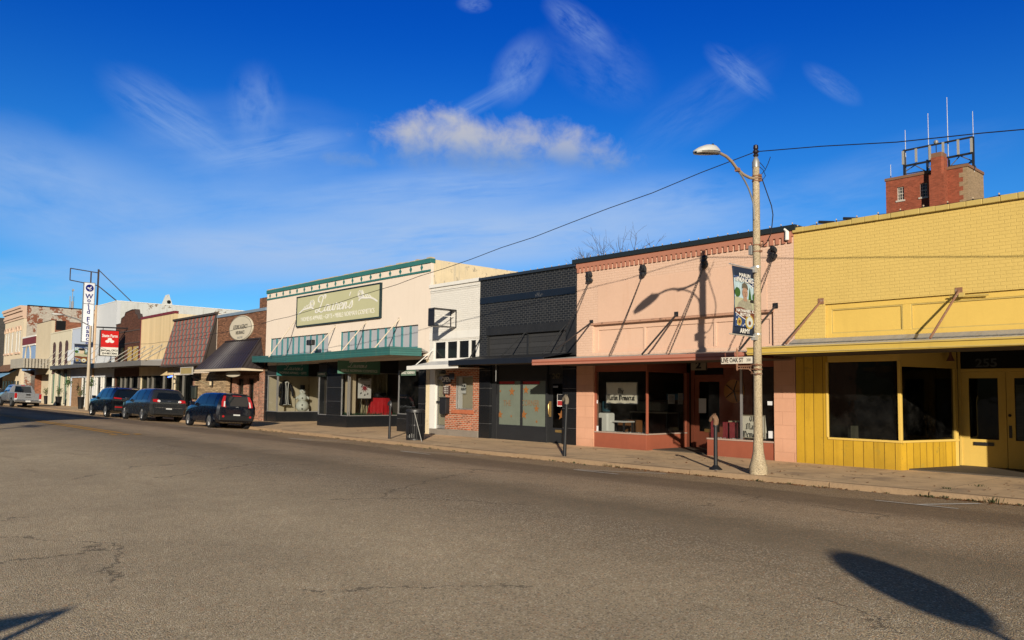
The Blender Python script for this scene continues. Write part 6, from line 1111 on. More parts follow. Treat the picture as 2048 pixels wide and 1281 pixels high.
q = P(1469, 850, D+.6); box_thing('letter_tray', 'cream letter tray above the red boxes', 'tray', (q.x, D+.72, q.z-.06), .38, .25, .16, M('cream_tray', (.62, .54, .34), .6))
q = MB(); q.box(rx(1190, 800)+.02, m1-.02, D+.2, D+.9, zs-.06, zs-.02); q.box(rb+.05, rx(1546, 850), D+.2, D+.9, zs-.12, zs-.08); 
for k in range(60): c = Vector((random.choice((random.uniform(rx(1192, 800), m1), random.uniform(rb+.1, rx(1480, 850)))), D+random.uniform(.25, .5), zs-.02)); q.ball(c, random.uniform(.015, .04), 5, 3)
q.build('window_snow', PAPER, thing('display_ledge', 'window ledge of the pink shop sprinkled with white fluff', 'ledge', (m1, D+.4, zs-.06)))
for px_, py_, lab in ((1540, 807, 'white security sticker on the window beside the pink block pier'), (1192, 804, 'white sticker on the window above the water cooler'), (1193, 858, 'round white sticker low on the window by the water cooler'), (1542, 870, 'round white sticker low on the window right of the lamp')):
    q = P(px_, py_, D+.1); t = thing('window_sticker', lab, 'sticker', q); MB().box(q.x-.07, q.x+.07, D+.100, D+.106, q.z-.05-(.04 if py_ > 850 else 0), q.z+.05+(.04 if py_ > 850 else 0)).build('print', M('sticker_white', (.72, .73, .74), .5), t)
# dress shop
gz = rz(535, 823)-.03; sx_ = P(604, 822, 19.4); SNW = M('snowman_white', (.74, .76, .68), .6, .3)
def on_ret(px_, py_, X): return V(px_, py_, X)
X_ = LX-.55; c = V(604, 821, X_); t = thing('snowman_figure', 'white snowman figure with a black top hat in the cream shop window', 'snowman', (c.x, c.y, gz)); q = MB(); s_ = .5
q.ball((c.x, c.y, gz+.30), .34, 16, 10, (1, 1, .92)); q.ball((c.x, c.y, gz+.74), .245, 16, 10, (1, 1, .95)); q.ball((c.x, c.y, gz+1.06), .17, 14, 9); q.build('body', SNW, t, smooth=60); q = MB(); q.lathe([(.2, 1.17), (.2, 1.19), (.125, 1.20), (.12, 1.40), (0, 1.41)], (c.x, c.y, gz), 14); q.build('hat', M('snowman_hat', (.02, .03, .04), .5), t); q = MB(); vd = (EYE-c); vd.z = 0; vd.normalize()
for z_, r_ in ((.16, .32), (.36, .35), (.72, .25)): q.ball(Vector((c.x, c.y, gz+z_))+vd*r_, .04, 8, 5)
for k in (-.06, .06): q.ball(Vector((c.x, c.y, gz+1.09))+vd*.155+Vector((-vd.y, vd.x, 0))*k, .02, 6, 4)
q.build('button', INK, t); q = MB(); q.tube([Vector((c.x, c.y, gz+1.05))+vd*.16, Vector((c.x, c.y, gz+1.04))+vd*.26], [.025, .004], 6); q.build('nose', M('carrot', (.55, .18, .03), .6), t); q = MB(); e_ = Vector((-vd.y, vd.x, 0)); q.tube([Vector((c.x, c.y, gz+.8))-e_*.22, Vector((c.x, c.y, gz+.66))-e_*.34+vd*.1], [.05, .06], 6); q.tube([Vector((c.x, c.y, gz+.8))+e_*.22, Vector((c.x, c.y, gz+.68))+e_*.34+vd*.08], [.05, .06], 6); q.build('arm', SNW, t, smooth=50); MB().tube([Vector((c.x, c.y, gz+.02))+e_*-.34+vd*.2, Vector((c.x, c.y, gz+.75))+e_*-.36+vd*.12], .012, 5).build('cane', IRON, t)
zt1 = rz(560, 751)
for y_, lab in ((19.05, 'black backdrop with white dots behind the dark coat'), (20.15, 'black dotted backdrop right of the snowman')):
    t = thing('backdrop_panel', lab, 'backdrop', (LX-1.0, y_, gz)); w_ = .62 if y_ < 20 else .35; MB().box(LX-1.22, LX-1.2, y_-w_, y_+w_, gz, zt1).build('panel', M('black_dotted', (.012, .012, .013), .7, .2, fleck=(38, .66, (.6, .56, .5))), t)
t = thing('dressed_form', 'dark coat with white trim on a dress form in the cream shop window', 'dress form', (LX-.95, 19.05, gz)); q = MB().frame((LX-.95, 19.05, 0), (0, 1)); prof_ = [(.10, 1.62), (.18, 1.5), (.19, 1.3), (.15, 1.05), (.20, .75), (.26, .42)]
q = MB(); q.lathe([(.001, 1.66), (.06, 1.64), (.08, 1.55), (.21, 1.48), (.22, 1.25), (.18, 1.0), (.24, .7), (.30, .35), (.001, .34)], (LX-.95, 19.05, gz), 14); q.tube([(LX-.93, 19.28, gz+1.45), (LX-.88, 19.42, gz+1.1), (LX-.85, 19.45, gz+.8)], [.08, .07, .06], 8); q.tube([(LX-.93, 18.82, gz+1.45), (LX-.88, 18.68, gz+1.1), (LX-.85, 18.65, gz+.8)], [.08, .07, .06], 8); q.build('coat', M('dark_coat', (.018, .018, .022), .8), t, smooth=50); q = MB()
for k in (-.05, .05): q.tube([(LX-.74, 19.05+k*1.6, gz+1.5), (LX-.73, 19.05+k, gz+1.2), (LX-.72, 19.05+k, gz+.7), (LX-.66, 19.05+k, gz+.38), (LX-.70, 19.05+k*4.4, gz+.36)], .022, 5)
q.tube([(LX-.75, 18.95, gz+1.5), (LX-.72, 19.05, gz+1.58), (LX-.75, 19.15, gz+1.5)], .05, 6); q.build('white_trim', OFFW, t); MB().lathe([(.03, 0), (.03, .36)], (LX-.95, 19.05, gz), 8).build('stand', BRASS, t)
box_thing('gift_box', 'white gift box between the snowman and the dotted backdrop', 'box', (LX-.6, 20.0, gz), .35, .34, .26, PAPER); t = thing('lamp_pedestal', 'tall pale pedestal ornament behind the white gift box', 'ornament', (LX-.85, 19.95, gz)); q = MB(); q.lathe([(.12, 0), (.09, .2), (.07, .9), (.12, 1.0), (.05, 1.1)], (LX-.85, 19.95, gz), 10); q.build('pedestal', SNW, t, smooth=40)
# red table window
Xr = IX1-.75; c = V(760, 820, Xr); RED = M('red_cloth', (.50, .012, .018), .75, .2, var=.12); zr1 = V(765, 795, Xr).z; t = thing('draped_table', 'round table under a long red cloth in the cream shop window', 'table', (c.x, c.y, gz)); q = MB(); n = 40; prof_ = [(.44, zr1-gz), (.46, zr1-gz-.03), (.5, .45), (.56, .0)]; pts = []
for i, (r_, z_) in enumerate(prof_):
    for k in range(n): a_ = 2*math.pi*k/n; w_ = r_*(1+.035*i*math.sin(k*2.2+math.sin(k)*1.3)); pts.append((c.x+w_*math.cos(a_), c.y+w_*math.sin(a_), gz-.03+z_))
q.add(pts, [(i*n+k, i*n+(k+1) % n, (i+1)*n+(k+1) % n, (i+1)*n+k) for i in range(3) for k in range(n)]+[tuple(range(n))]); q.build('cloth', RED, t, smooth=50); box_thing('handbag', 'dark handbag on the red draped table', 'handbag', (c.x, c.y, zr1-.03), .3, .55, .24, INK, 'bag', .06)
GOLDC = bpy.data.materials.new('gold_sequin_cloth'); GOLDC.use_nodes = True; t_ = NT(GOLDC.node_tree); b_ = GOLDC.node_tree.nodes['Principled BSDF']; pos = t_.n('ShaderNodeNewGeometry').outputs['Position']; t_.put(b_.inputs['Base Color'], t_.mix(t_.noise(pos, 30, 4), (.22, .19, .10), (.62, .55, .36))); b_.inputs['Metallic'].default_value = .35; b_.inputs['Roughness'].default_value = .45
t = thing('curtain', 'gold sequin curtain behind the red table', 'curtain', (IX1-1.5, 19.9, gz)); q = MB(); n = 90; Y0, Y1_ = 18.6, 20.85; path = []
for k in range(n+1): y_ = Y0+(Y1_-Y0)*k/n; path.append((IX1-1.15+.09*math.sin(k*.95)+.05*math.sin(k*.37), y_))
for (a_, b2_), (c_, d2_) in zip(path[:-1], path[1:]): q.quad((a_, b2_, gz-.04), (c_, d2_, gz-.04), (c_, d2_, 2.75), (a_, b2_, 2.75))
q.build('cloth', GOLDC, t, smooth=60); t = thing('curtain', 'beige curtain at the front corner of the red table window', 'curtain', (-32, 18.6, gz)); q = MB(); n = 30
for k in range(n): y0_, y1_ = 18.55+.1*math.sin(k*1.1), 18.55+.1*math.sin((k+1)*1.1); x0_, x1_ = -32.6+k*.045, -32.6+(k+1)*.045; q.quad((x0_, y0_, gz-.03), (x1_, y1_, gz-.03), (x1_, y1_, 2.75), (x0_, y0_, 2.75))
q.build('cloth', M('beige_curtain', (.56, .45, .30), .8), t, smooth=60)
c = V(728, 797, IX1-.35); ez = c.z; t = thing('poster_easel', 'black easel holding a white poster with a red and black emblem', 'easel', (c.x, c.y, gz)); q = MB()
for k in (-.28, .28): q.tube([(c.x, c.y+k, gz-.02), (c.x-.05, c.y+k*.25, ez+.3)], .016, 5)
q.tube([(c.x-.4, c.y, gz-.02), (c.x-.05, c.y, ez+.3)], .016, 5); q.tube([(c.x+.0, c.y-.26, ez-.02), (c.x, c.y+.26, ez-.02)], .016, 5); q.build('stand', IRON, t); z1_ = V(728, 757, IX1-.35).z; PO = thing('poster', 'white poster with a red and black burst standing on the easel', 'poster', (c.x+.03, c.y, ez)); MB().box(c.x+.02, c.x+.035, c.y-.34, c.y+.34, ez, z1_).build('sheet', PAPER, PO); q = MB().frame((c.x+.04, c.y, (ez+z1_)/2), (0, 1)); 
for k in range(9): a_ = k*.7+.2; q.outline([(.03*math.cos(a_+1.5), .03*math.sin(a_+1.5)), (.22*math.cos(a_), .2*math.sin(a_)), (.05*math.cos(a_-1.2), .05*math.sin(a_-1.2))], -.004-k*.0004, 0)
q.build('print', M('poster_red', (.30, .03, .04), .6), PO); q = MB().frame((c.x+.045, c.y, (ez+z1_)/2), (0, 1))
for a_, b2_ in ((-.2, -.22), (.15, -.25), (.2, .12), (-.16, .1), (0, -.3)): q.outline([(a_-.05, b2_-.05), (a_+.05, b2_-.02), (a_+.02, b2_+.06)], -.004, 0)
q.outline([(-.25, .36), (.25, .36), (.25, .39), (-.25, .39)], -.004, 0); q.outline([(-.2, .42), (.2, .42), (.2, .46), (-.2, .46)], -.004, 0); q.build('print', INK, PO)
t = thing('evergreen_garland', 'green evergreen garland along the red table window sill', 'garland', (IX1-.25, 19.5, gz)); q = MB()
for k in range(900):
    s_ = random.random(); p = Vector((-32.1+s_*2*.9, 18.38, gz+.06)) if s_ < .5 and random.random() < .75 else Vector((IX1-.28, 18.4+random.random()*2.4, gz+.06)); d_ = Vector((random.gauss(0, 1), random.gauss(0, 1), random.gauss(.2, .8))).normalized()*random.uniform(.06, .13); e_ = d_.orthogonal().normalized()*.014; p += Vector((random.gauss(0, .04), random.gauss(0, .04), random.gauss(0, .03))); q.add([p-e_, p+e_, p+d_], [(0, 1, 2)])
q.build('needles', M('garland_green', (.018, .06, .02), .6, var=.5, vs=15), t)

# ================================================================= signs of the far shops
xs_ = P(256, 659).x+.02; a_, b_ = V(200.3, 660, xs_), V(238.3, 661, xs_); z0_, z1_ = V(200.3, 712.5, xs_).z, a_.z; SF = thing('blade_sign', 'red and white lit-box insurance sign hanging from an iron arm', 'sign', (xs_, (a_.y+b_.y)/2, z0_)); MB().box(xs_-.13, xs_+.13, a_.y, b_.y, z0_, z1_).build('cabinet', IRON, SF, bevel=.02); zm = z0_+(z1_-z0_)*.345; w_ = b_.y-a_.y; yc = (a_.y+b_.y)/2
MB().box(xs_+.131, xs_+.14, a_.y+.05, b_.y-.05, zm, z1_-.05).build('red_face', M('sign_red', (.58, .012, .010), .45, .4), SF); MB().box(xs_+.131, xs_+.14, a_.y+.05, b_.y-.05, z0_+.05, zm-.001).build('white_face', M('sign_cream', (.74, .73, .66), .45), SF)
text('State Farm', w_*.235, (xs_+.145, yc, zm+(z1_-zm)*.66), SIDE, PAPER, 'lettering', SF, bold=.008, sx=.80); q = MB().frame((xs_+.141, yc, zm+(z1_-zm)*.36), (0, 1))
for dy, dz_ in ((0, .13), (-.15, -.03), (.15, -.03)): q.outline([(dy+.15*math.cos(k*.449), dz_+.10*math.sin(k*.449)) for k in range(14)], -.008-abs(dy)*.01, 0)
q.build('oval_emblem', PAPER, SF); text('Jimi Lynn, CPCU', w_*.15, (xs_+.145, yc, z0_+(zm-z0_)*.64), SIDE, INK, 'lettering', SF, bold=.005, sx=.85); text('254-883-3044', w_*.155, (xs_+.145, yc, z0_+(zm-z0_)*.3), SIDE, INK, 'lettering', SF, bold=.005, sx=.9)
q = MB(); q.tube([(xs_, a_.y-.25, z1_+.18), (xs_, D-.02, z1_+.22)], .05, 6); 
for y_ in (a_.y+.2, b_.y-.2): q.tube([(xs_, y_, z1_), (xs_, y_, z1_+.2)], .025, 5)
q.build('arm', IRON, SF)
xw = -71.5; TL, TR, BL_ = V(168.3, 565, xw), V(188.6, 566, xw), V(164, 684, xw); y0_, y1_ = TL.y, TR.y+.03; WF = thing('blade_sign', 'tall narrow white sign with stacked dark blue letters on the tall pale shop', 'sign', (xw, (y0_+y1_)/2, BL_.z)); zt_, zb_ = TL.z, BL_.z; MB().box(xw-.12, xw+.12, y0_, y1_, zb_, zt_).build('cabinet', M('sign_white', (.76, .78, .82), .45), WF, bevel=.02); q = MB()
for z_ in (zb_+(zt_-zb_)*.64, zt_-.01, zb_+.01): q.box(xw-.13, xw+.13, y0_-.015, y1_+.015, z_-.025, z_+.025)
q.box(xw-.13, xw+.13, y0_-.03, y0_-.001, zb_, zt_); q.box(xw-.13, xw+.13, y1_+.001, y1_+.03, zb_, zt_); q.build('frame', STEEL, WF); BLU = M('sign_navy', (.008, .012, .17), .4); yc = (y0_+y1_)/2; q = MB().lathe([(0, 0), (.29, 0), (.29, .03), (0, .031)], (xw+.12, yc, zt_-.45), 24, 'x'); q.build('emblem', BLU, WF); q = MB().frame((xw+.152, yc, zt_-.45), (0, 1)); q.outline([(-.2, .02), (-.05, .05), (.0, -.03), (.08, .12), (.16, .14), (.1, .0), (.0, -.1), (-.12, -.06)], -.006, 0); q.outline([(-.08, -.17), (.1, -.17), (.18, -.08), (.06, -.12)], -.006, 0); q.build('emblem_mark', PAPER, WF)
for i, chh in enumerate('World Finance'):
    if chh != ' ': text(chh, .54 if chh.isupper() else .5, (xw+.125, yc, zt_-1.15-i*.315), SIDE, BLU, 'lettering', WF, bold=.012, ext=.003)
F0, F1, F2 = V(141, 537, xw), V(197.5, 537, xw), V(139.5, 560.5, xw); EF = thing('empty_sign_frame', 'bare rusty sign frame without a panel above the tall white sign', 'sign frame', (xw, F1.y, 8.4)); q = MB(); z1_, z0_ = F0.z, F2.z; q.bar((xw, F0.y, z1_), (xw, F1.y, z1_-.15), .07); q.bar((xw, F0.y, z0_), (xw, F1.y, z0_-.25), .07); q.bar((xw, F0.y, z0_), (xw, F0.y, z1_), .07); q.bar((xw, F1.y-.55, z0_-.2), (xw, F1.y-.55, z1_-.15), .09); q.build('frame', M('dark_rusty_frame', (.06, .045, .04), .7), EF)
q = MB(); q.bar((xw, F1.y, 8.4), (xw, F1.y, z1_+.15), .12); q.bar((xw, F1.y, z1_+.1), (xw+.3, D+3.2, 8.45), .06); q.bar((xw, F1.y, z0_-.25), P(233, 602, D+.15), .06); q.box(xw-.1, xw+.1, F1.y-.1, D+.1, 8.35, 8.45); q.build('mast', MATS['dark_rusty_frame'], EF)
xq = P(908, 635).x; a_, b_ = V(863, 617, xq), V(907, 618, xq); z0_, z1_ = V(863, 652, xq).z, a_.z; BF = thing('empty_sign_frame', 'empty black and white box sign frame projecting from the small white shop', 'sign frame', (xq, D, z0_)); q = MB(); w_ = .16
for s_ in (-1, 1): x_ = xq+s_*w_; q.bar((x_, a_.y, z1_), (x_, b_.y, z1_), .03); q.bar((x_, a_.y, z0_), (x_, b_.y, z0_), .03); q.bar((x_, a_.y, z0_), (x_, a_.y, z1_), .03); q.bar((x_, b_.y, z0_), (x_, b_.y, z1_), .03)
q.box(xq-w_, xq+w_, a_.y-.012, a_.y+.01, z0_, z1_); q.box(xq-w_, xq+w_, a_.y, b_.y, z1_-.012, z1_+.012); q.build('frame', IRON, BF); q = MB(); q.box(xq-w_, xq+w_, a_.y+.03, b_.y, z0_-.015, z0_+.01); q.bar((xq, a_.y+.1, (z0_+z1_)/2+.08), (xq, b_.y, (z0_+z1_)/2+.08), .025); q.tube([(xq, yq_, z0_+.1) for yq_ in (a_.y+.3, (a_.y+b_.y)/2, b_.y-.3)], .008, 4); q.build('inner_frame', WHP, BF)
a0, a1, a2, a3 = R4(135.5, 185, 701, 722.5, D-.08); t = thing('sign_board', 'white tax office sign board with blue letters on the pale blue shop', 'sign', ((a0+a1)/2, D-.08, a2)); MB().box(a0, a1, D-.1, D-.03, a2, a3).build('board', MATS['sign_white'], t); text('LOANS & TAX', (a3-a2)*.36, ((a0+a1)/2, D-.104, a2+(a3-a2)*.68), FRONT, BLU, 'lettering', t, bold=.006, sx=.95); text('SERVICE', (a3-a2)*.36, ((a0+a1)/2, D-.104, a2+(a3-a2)*.26), FRONT, BLU, 'lettering', t, bold=.006)

# ================================================================= second lamp, planters, bench
pb = G(173.6, 820.5, .1); SP = thing('street_lamp', 'thin pale steel street lamp with a long straight arm by the far kerb', 'street lamp', pb); zp = V(177.5, 652, pb.x).z; q = MB(); q.tube([pb, (pb.x, pb.y, zp)], [.14, .085], 10); q.build('pole', M('pale_rusty_pole', (.46, .38, .28), .6, .3, var=.25, fleck=(6, .68, (.30, .14, .06))), SP, smooth=40); a_ = V(126, 630, pb.x); MB().tube([(pb.x, pb.y, zp-.05), (pb.x, (pb.y+a_.y)/2, (zp+a_.z)/2+.1), (pb.x, a_.y, a_.z)], .04, 8).build('arm', STEEL, SP); q = MB(); q.ball((pb.x, a_.y-.35, a_.z), .42, 12, 6, (.4, 1, .22)); q.build('luminaire', MATS['grey_white_casting'], SP, smooth=60)
y0_ = V(148, 706, pb.x).y; z0_ = V(148, 728.5, pb.x).z; z1_ = V(148, 688, pb.x).z; BN2 = thing('banner', 'small faded tribute banner on the thin steel lamp far along the street', 'banner', (pb.x, y0_, z0_)); banner(BN2, (pb.x+.0, y0_, z0_), pb.y-.12-y0_, z1_-z0_, 1, True); q = MB()
for z_ in (z0_, z1_): q.tube([(pb.x, pb.y, z_), (pb.x, y0_-.05, z_)], .02, 6)
q.build('banner_arm', STEEL, SP)
def plant(px, py, ph, pw, lab, seed=1, top=None):
    b_ = G(px, py, .1); k = (b_-EYE).length/FX; t = thing('planter', lab, 'planter', b_, 'tall dark planters on the far sidewalk'); h_ = ph*k*.95; r_ = pw*k/2; q = MB(); q.lathe([(r_*.62, 0), (r_*.95, h_), (r_, h_+.02), (r_*.85, h_+.02), (r_*.8, h_-.08)], b_, 14); q.build('pot', M('black_pot', (.012, .012, .013), .5), t, smooth=40); random.seed(seed); q = MB(); s_ = MB(); c = b_+Vector((0, 0, h_))
    for j in range(10):
        a_ = random.uniform(0, 6.28); e_ = c+Vector((math.cos(a_)*random.uniform(.2, .75)*r_*1.6, math.sin(a_)*random.uniform(.2, .75)*r_*1.6, random.uniform(.3, .9))); s_.tube([c, c.lerp(e_, .5)+Vector((0, 0, .1)), e_], [.015, .01, .005], 4)
        for m_ in range(16): p = c.lerp(e_, random.uniform(.45, 1.1))+Vector((random.gauss(0, .08), random.gauss(0, .08), random.gauss(0, .07))); d_ = Vector((random.gauss(0, 1), random.gauss(0, 1), random.gauss(0, .6))).normalized()*random.uniform(.06, .12); g_ = d_.orthogonal().normalized()*.03; q.add([p, p+d_*.5+g_, p+d_, p+d_*.5-g_], [(0, 1, 2, 3)])
    s_.build('stem', M('plant_stem', (.10, .07, .04), .8), t); q.build('foliage', M('planter_leaf', (.06, .11, .025), .6, var=.5, vs=9), t); return t
plant(116.5, 812.5, 17, 11, 'dark planter with a leafy shrub before the green striped arched shop', 3); plant(161, 818.5, 22, 12, 'dark planter left of the thin steel lamp', 5); plant(91.5, 809, 15, 8, 'dark planter behind the silver pickup', 8)
b_ = G(148, 812, .1); t = thing('bench', 'small dark iron bench between the two planters', 'bench', b_); q = MB(); q.box(b_.x-.6, b_.x+.6, b_.y-.2, b_.y+.2, .52, .56); q.build('seat', IRON, t); q = MB(); q.box(b_.x-.6, b_.x+.6, b_.y+.18, b_.y+.22, .6, .95); q.build('backrest', IRON, t)
for k in (-.5, .5):
    for m_ in (-.17, .17): MB().box(b_.x+k-.02, b_.x+k+.02, b_.y+m_-.02, b_.y+m_+.02, .1, .52).build('leg', IRON, t)
for px_, py_, lab in ((137, 765, 'hanging flower basket under the long canopy of the arched shop'), (181, 766, 'hanging flower basket right of the thin steel lamp')):
    q_ = P(px_, py_, 17.2); t = thing('hanging_basket', lab, 'flower basket', q_); q = MB()
    for j in range(120): p = q_+Vector((random.gauss(0, .13), random.gauss(0, .13), random.gauss(0, .17))); d_ = Vector((random.gauss(0, 1), random.gauss(0, 1), random.gauss(0, 1))).normalized()*.12; g_ = d_.orthogonal().normalized()*.05; q.add([p, p+d_*.5+g_, p+d_, p+d_*.5-g_], [(0, 1, 2, 3)])
    q.build('foliage', MATS['planter_leaf'], t); q = MB().tube([(q_.x, q_.y, q_.z+.2), (q_.x, q_.y, 3.3)], .012, 4); q.build('chain', IRON, t)

# ================================================================= overhead wires, roofline bulbs
def wire(lab, A, B, sag, r_=.010, n=40): 
    A, B = Vector(A), Vector(B); t = thing('overhead_wire', lab, 'wire', A); MB().tube([A.lerp(B, i/n)-Vector((0, 0, 4*sag*(i/n)*(1-i/n)-.02*math.sin(i*2.3))) for i in range(n+1)], r_, 5).build('cable', INK, t); return t
wire('overhead wire sagging from the concrete lamp along the shops to the thin far lamp', (LX_, LY, zi+.10), (pb.x, pb.y, 4.95), 1.33); wire('overhead wire running from the concrete lamp past the yellow shop', (LX_, LY, zi+.10), (48, 16.6, 6.6), 2.1)
z_ = rz(1590, 457.5)
bulbs('string of clear bulbs along the yellow parapet', [(xl+.1, D+.02, zc2+.0), (3.0, D+.02, zc2+.0)], 26, .03); bulbs('string of clear bulbs along the black coping of the pink shop', [(x0, D-.04, zk+.04), (x1, D-.04, zk+.04)], 24, .0); bulbs('string of clear bulbs along the black shop coping', [(x2, D-.02, rz(958.2, 563)+.1), (x3-.1, D-.02, rz(958.2, 563)+.1)], 14, .0)
for px_, py_ in ((1653, 446), (1703, 439)): q = P(px_, py_, D+.35); t = thing('roof_pipe', 'short black pipe end showing over the yellow parapet', 'pipe', q, 'black pipe ends on the yellow roof'); MB().tube([q+Vector((-.2, .0, .05)), q+Vector((.15, .05, 0)), q+Vector((.2, .1, -.3))], .035, 6).build('pipe', IRON, t)
q = P(1574.5, 468, D-.06); t = thing('vent_elbow', 'white pipe elbow under the black coping at the yellow shop corner', 'pipe', q); b_ = MB(); b_.tube([q+Vector((-.06, 0, .12)), q+Vector((.0, -.01, .06)), q+Vector((0, -.02, -.16))], .05, 8); b_.build('elbow', WHP, t, smooth=40)

# ================================================================= brick tower with antennas
TY = 60.; tx0, tx1, tx2, tx3 = P(1772, 400, TY).x, P(1866.5, 380, TY).x, P(1896, 380, TY).x, P(1936, 380, TY).x; tz_ = P(1772, 359.5, TY).z; TBR = M('tower_red_brick', (.33, .085, .045), .85, .15, var=.18, brick=(.24, .08, .012, (.26, .10, .06), .25, .006), streak=.25, dirt=(.20, .07, .045)); TBG = M('tower_beige_brick', (.36, .25, .15), .85, .15, var=.2, brick=(.24, .08, .012, (.28, .21, .13), .2, .006), streak=.4, dirt=(.20, .15, .10))
TW = thing('brick_tower', 'red brick tower rising behind the yellow parapet with antennas on its roof', 'tower', (tx0, TY, -.3)); w1 = [R4(1794, 1808, 375.5, 402, TY), R4(1839.5, 1854.5, 368, 395.5, TY)]; yE_ = V(1977, 380, tx3).y
q = MB(); q.wall(tx0, tx3-.3, -.3, tz_-.15, TY, w1, .25); q.build('front_wall', TBR, TW); q = MB(); q.box(tx0, tx0+.3, TY+.26, yE_, -.3, tz_-.15); q.box(tx0, tx3-.92, yE_-.3, yE_-.01, -.3, tz_-.15); q.build('side_wall', TBR, TW)
q = MB(); q.prism([(tx3-.299, TY, -.3), (tx3-.0, TY, -.3), (tx3, TY, -.3), (tx3, yE_-1., -.3), (tx3-.7, yE_, -.3), (tx3-.9, yE_-.3, -.3), (tx3-.299, TY+.3, -.3)], (0, 0, tz_+.15)); n = 12
for k in range(40): 
    if k % 2: q.box(tx3-.55, tx3-.2995, TY-.012, TY+.01, tz_-.2-k*.32-.32, tz_-.2-k*.32)
q.build('quoin_wall', TBG, TW)
q = MB(); q.box(tx0-.06, tx3+.06, TY-.06, TY+.3, tz_-.149, tz_+.05); q.box(tx0-.06, tx0+.3, TY+.301, yE_, tz_-.149, tz_+.05); q.prism([(tx3-.2, TY+.301, tz_-.149), (tx3+.06, TY+.301, tz_-.149), (tx3+.06, yE_-1., tz_-.149), (tx3-.7, yE_+.05, tz_-.149), (tx3-1., yE_-.2, tz_-.149)], (0, 0, .2)); q.build('coping', M('tower_coping', (.22, .12, .075), .9, .1, var=.3), TW); MB().box(tx0+.3, tx3-.3, TY+.3, yE_-.3, tz_-.5, tz_-.3).build('roof', ROOFM, TW)
zc_ = P(1881, 306, TY-.5).z; zm_ = P(1881, 340, TY-.5).z; cx_ = (tx1+tx2)/2; r_ = (tx2-tx1)/2; q = MB(); q.box(tx1, tx2, TY-.75, TY-.001, -.3, zm_-.3); q.prism([(tx1+.15, TY-.72, zm_-.3), (tx2-.15, TY-.72, zm_-.3), (tx2-.05, TY-.5, zm_-.3), (tx2-.05, TY+.2, zm_-.3), (tx1+.05, TY+.2, zm_-.3), (tx1+.05, TY-.5, zm_-.3)], (0, 0, zc_-zm_-.0)); q.build('chimney_pier', TBR, TW); q = MB(); q.prism([(tx1+.16, TY-.7, zc_-.3), (tx2-.16, TY-.7, zc_-.3), (tx2-.1, TY-.5, zc_-.3), (tx2-.1, TY+.2, zc_-.3), (tx1+.1, TY+.2, zc_-.3), (tx1+.1, TY-.5, zc_-.3)], (0, 0, .32)); q.build('chimney_cap', MATS['tower_coping'], TW)
for i, h in enumerate(w1):
    fr = MB(); fr.border(h[0]+.002, h[1]-.002, h[2], h[3], TY+.08, TY+.16, .06); m_ = (h[2]+h[3])/2; fr.box(h[0]+.06, h[1]-.06, TY+.085, TY+.155, m_-.035, m_+.035)
    for k in (1, 2): a_ = h[0]+(h[1]-h[0])*k/3; fr.box(a_-.014, a_+.014, TY+.09, TY+.15, h[2]+.06, h[3]-.06)
    for f_ in (.25, .75): z_ = h[2]+(h[3]-h[2])*f_; fr.box(h[0]+.06, h[1]-.06, TY+.092, TY+.148, z_-.014, z_+.014)
    fr.box(h[0]-.08, h[1]+.08, TY-.06, TY+.079, h[2]-.12, h[2]-.001); f = fr.build('window', M('tower_window_frame', (.52, .47, .40), .6), TW); MB().quad((h[0], TY+.13, h[2]), (h[1], TY+.13, h[2]), (h[1], TY+.13, h[3]), (h[0], TY+.13, h[3])).build('pane', M('tower_pane', (.02, .025, .03), .15, .5), f)
AN = thing('antenna_rack', 'black steel antenna rack with upright panels on the brick tower', 'antenna rack', (cx_, TY+1, tz_)); ya = TY+1.2; q = MB(); L0, L1 = P(1808, 302, ya), P(1946, 274, ya); M0, M1 = P(1808, 333, ya), P(1946, 306, ya); q.bar(L0, L1, .11); q.bar(M0, M1, .13)
for px_ in (1808, 1946): q.bar((P(px_, 300, ya).x, ya, tz_-.2), P(px_, 300 if px_ < 1900 else 274, ya), .14)
for px_ in (1854, 1898): q.bar((P(px_, 300, ya).x, ya, tz_-.2), P(px_, 320, ya), .11)
for a_, b2_ in (((1808, 345), (1830, 331)), ((1830, 331), (1852, 343)), ((1852, 343), (1870, 322)), ((1898, 336), (1920, 312)), ((1920, 312), (1944, 322)), ((1808, 349), (1850, 342)), ((1898, 333), (1944, 326)), ((1943, 322), (1952, 336)), ((1943, 322), (1932, 332))): q.bar(P(*a_, ya+.05), P(*b2_, ya+.3), .06)
q.build('rack', IRON, AN)
for px_, ty_, by_ in ((1806, 303, 330), (1832, 298, 325), (1859.5, 292, 321), (1886, 285, 311), (1916, 280, 310), (1942.5, 277, 305)): a_, b2_ = P(px_, ty_, ya-.12), P(px_+.5, by_, ya-.12); MB().box(a_.x-.07, a_.x+.07, ya-.2, ya-.08, b2_.z, a_.z).build('antenna_panel', M('antenna_grey', (.34, .32, .28), .6), AN)
for (px_, ty_, by_), lab in zip(((1779.5, 329, 358), (1808.5, 260, 346), (1854, 226, 342), (1892, 194, 300), (1943.5, 222, 330)), ('short whip antenna at the left edge of the tower roof', 'whip antenna at the near end of the rack', 'whip antenna on a dark mast left of the chimney', 'tallest white whip antenna above the tower chimney', 'whip antenna at the far end of the rack')):
    t_, b2_ = P(px_, ty_, ya), P(px_, by_, ya); t = thing('whip_antenna', lab, 'antenna', (b2_.x, ya+.2, b2_.z), 'whip antennas on the tower'); m_ = t_.lerp(Vector((t_.x, ya, tz_-.3)), .5); MB().tube([(t_.x, ya+.15, tz_-.3), (t_.x, ya+.15, m_.z)], .04, 6).build('mast', STEEL if px_ > 1860 else IRON, t); MB().tube([(t_.x, ya+.15, m_.z), (t_.x, ya+.15, t_.z)], [.028, .02], 6).build('whip', M('whip_grey', (.55, .55, .54), .5), t)
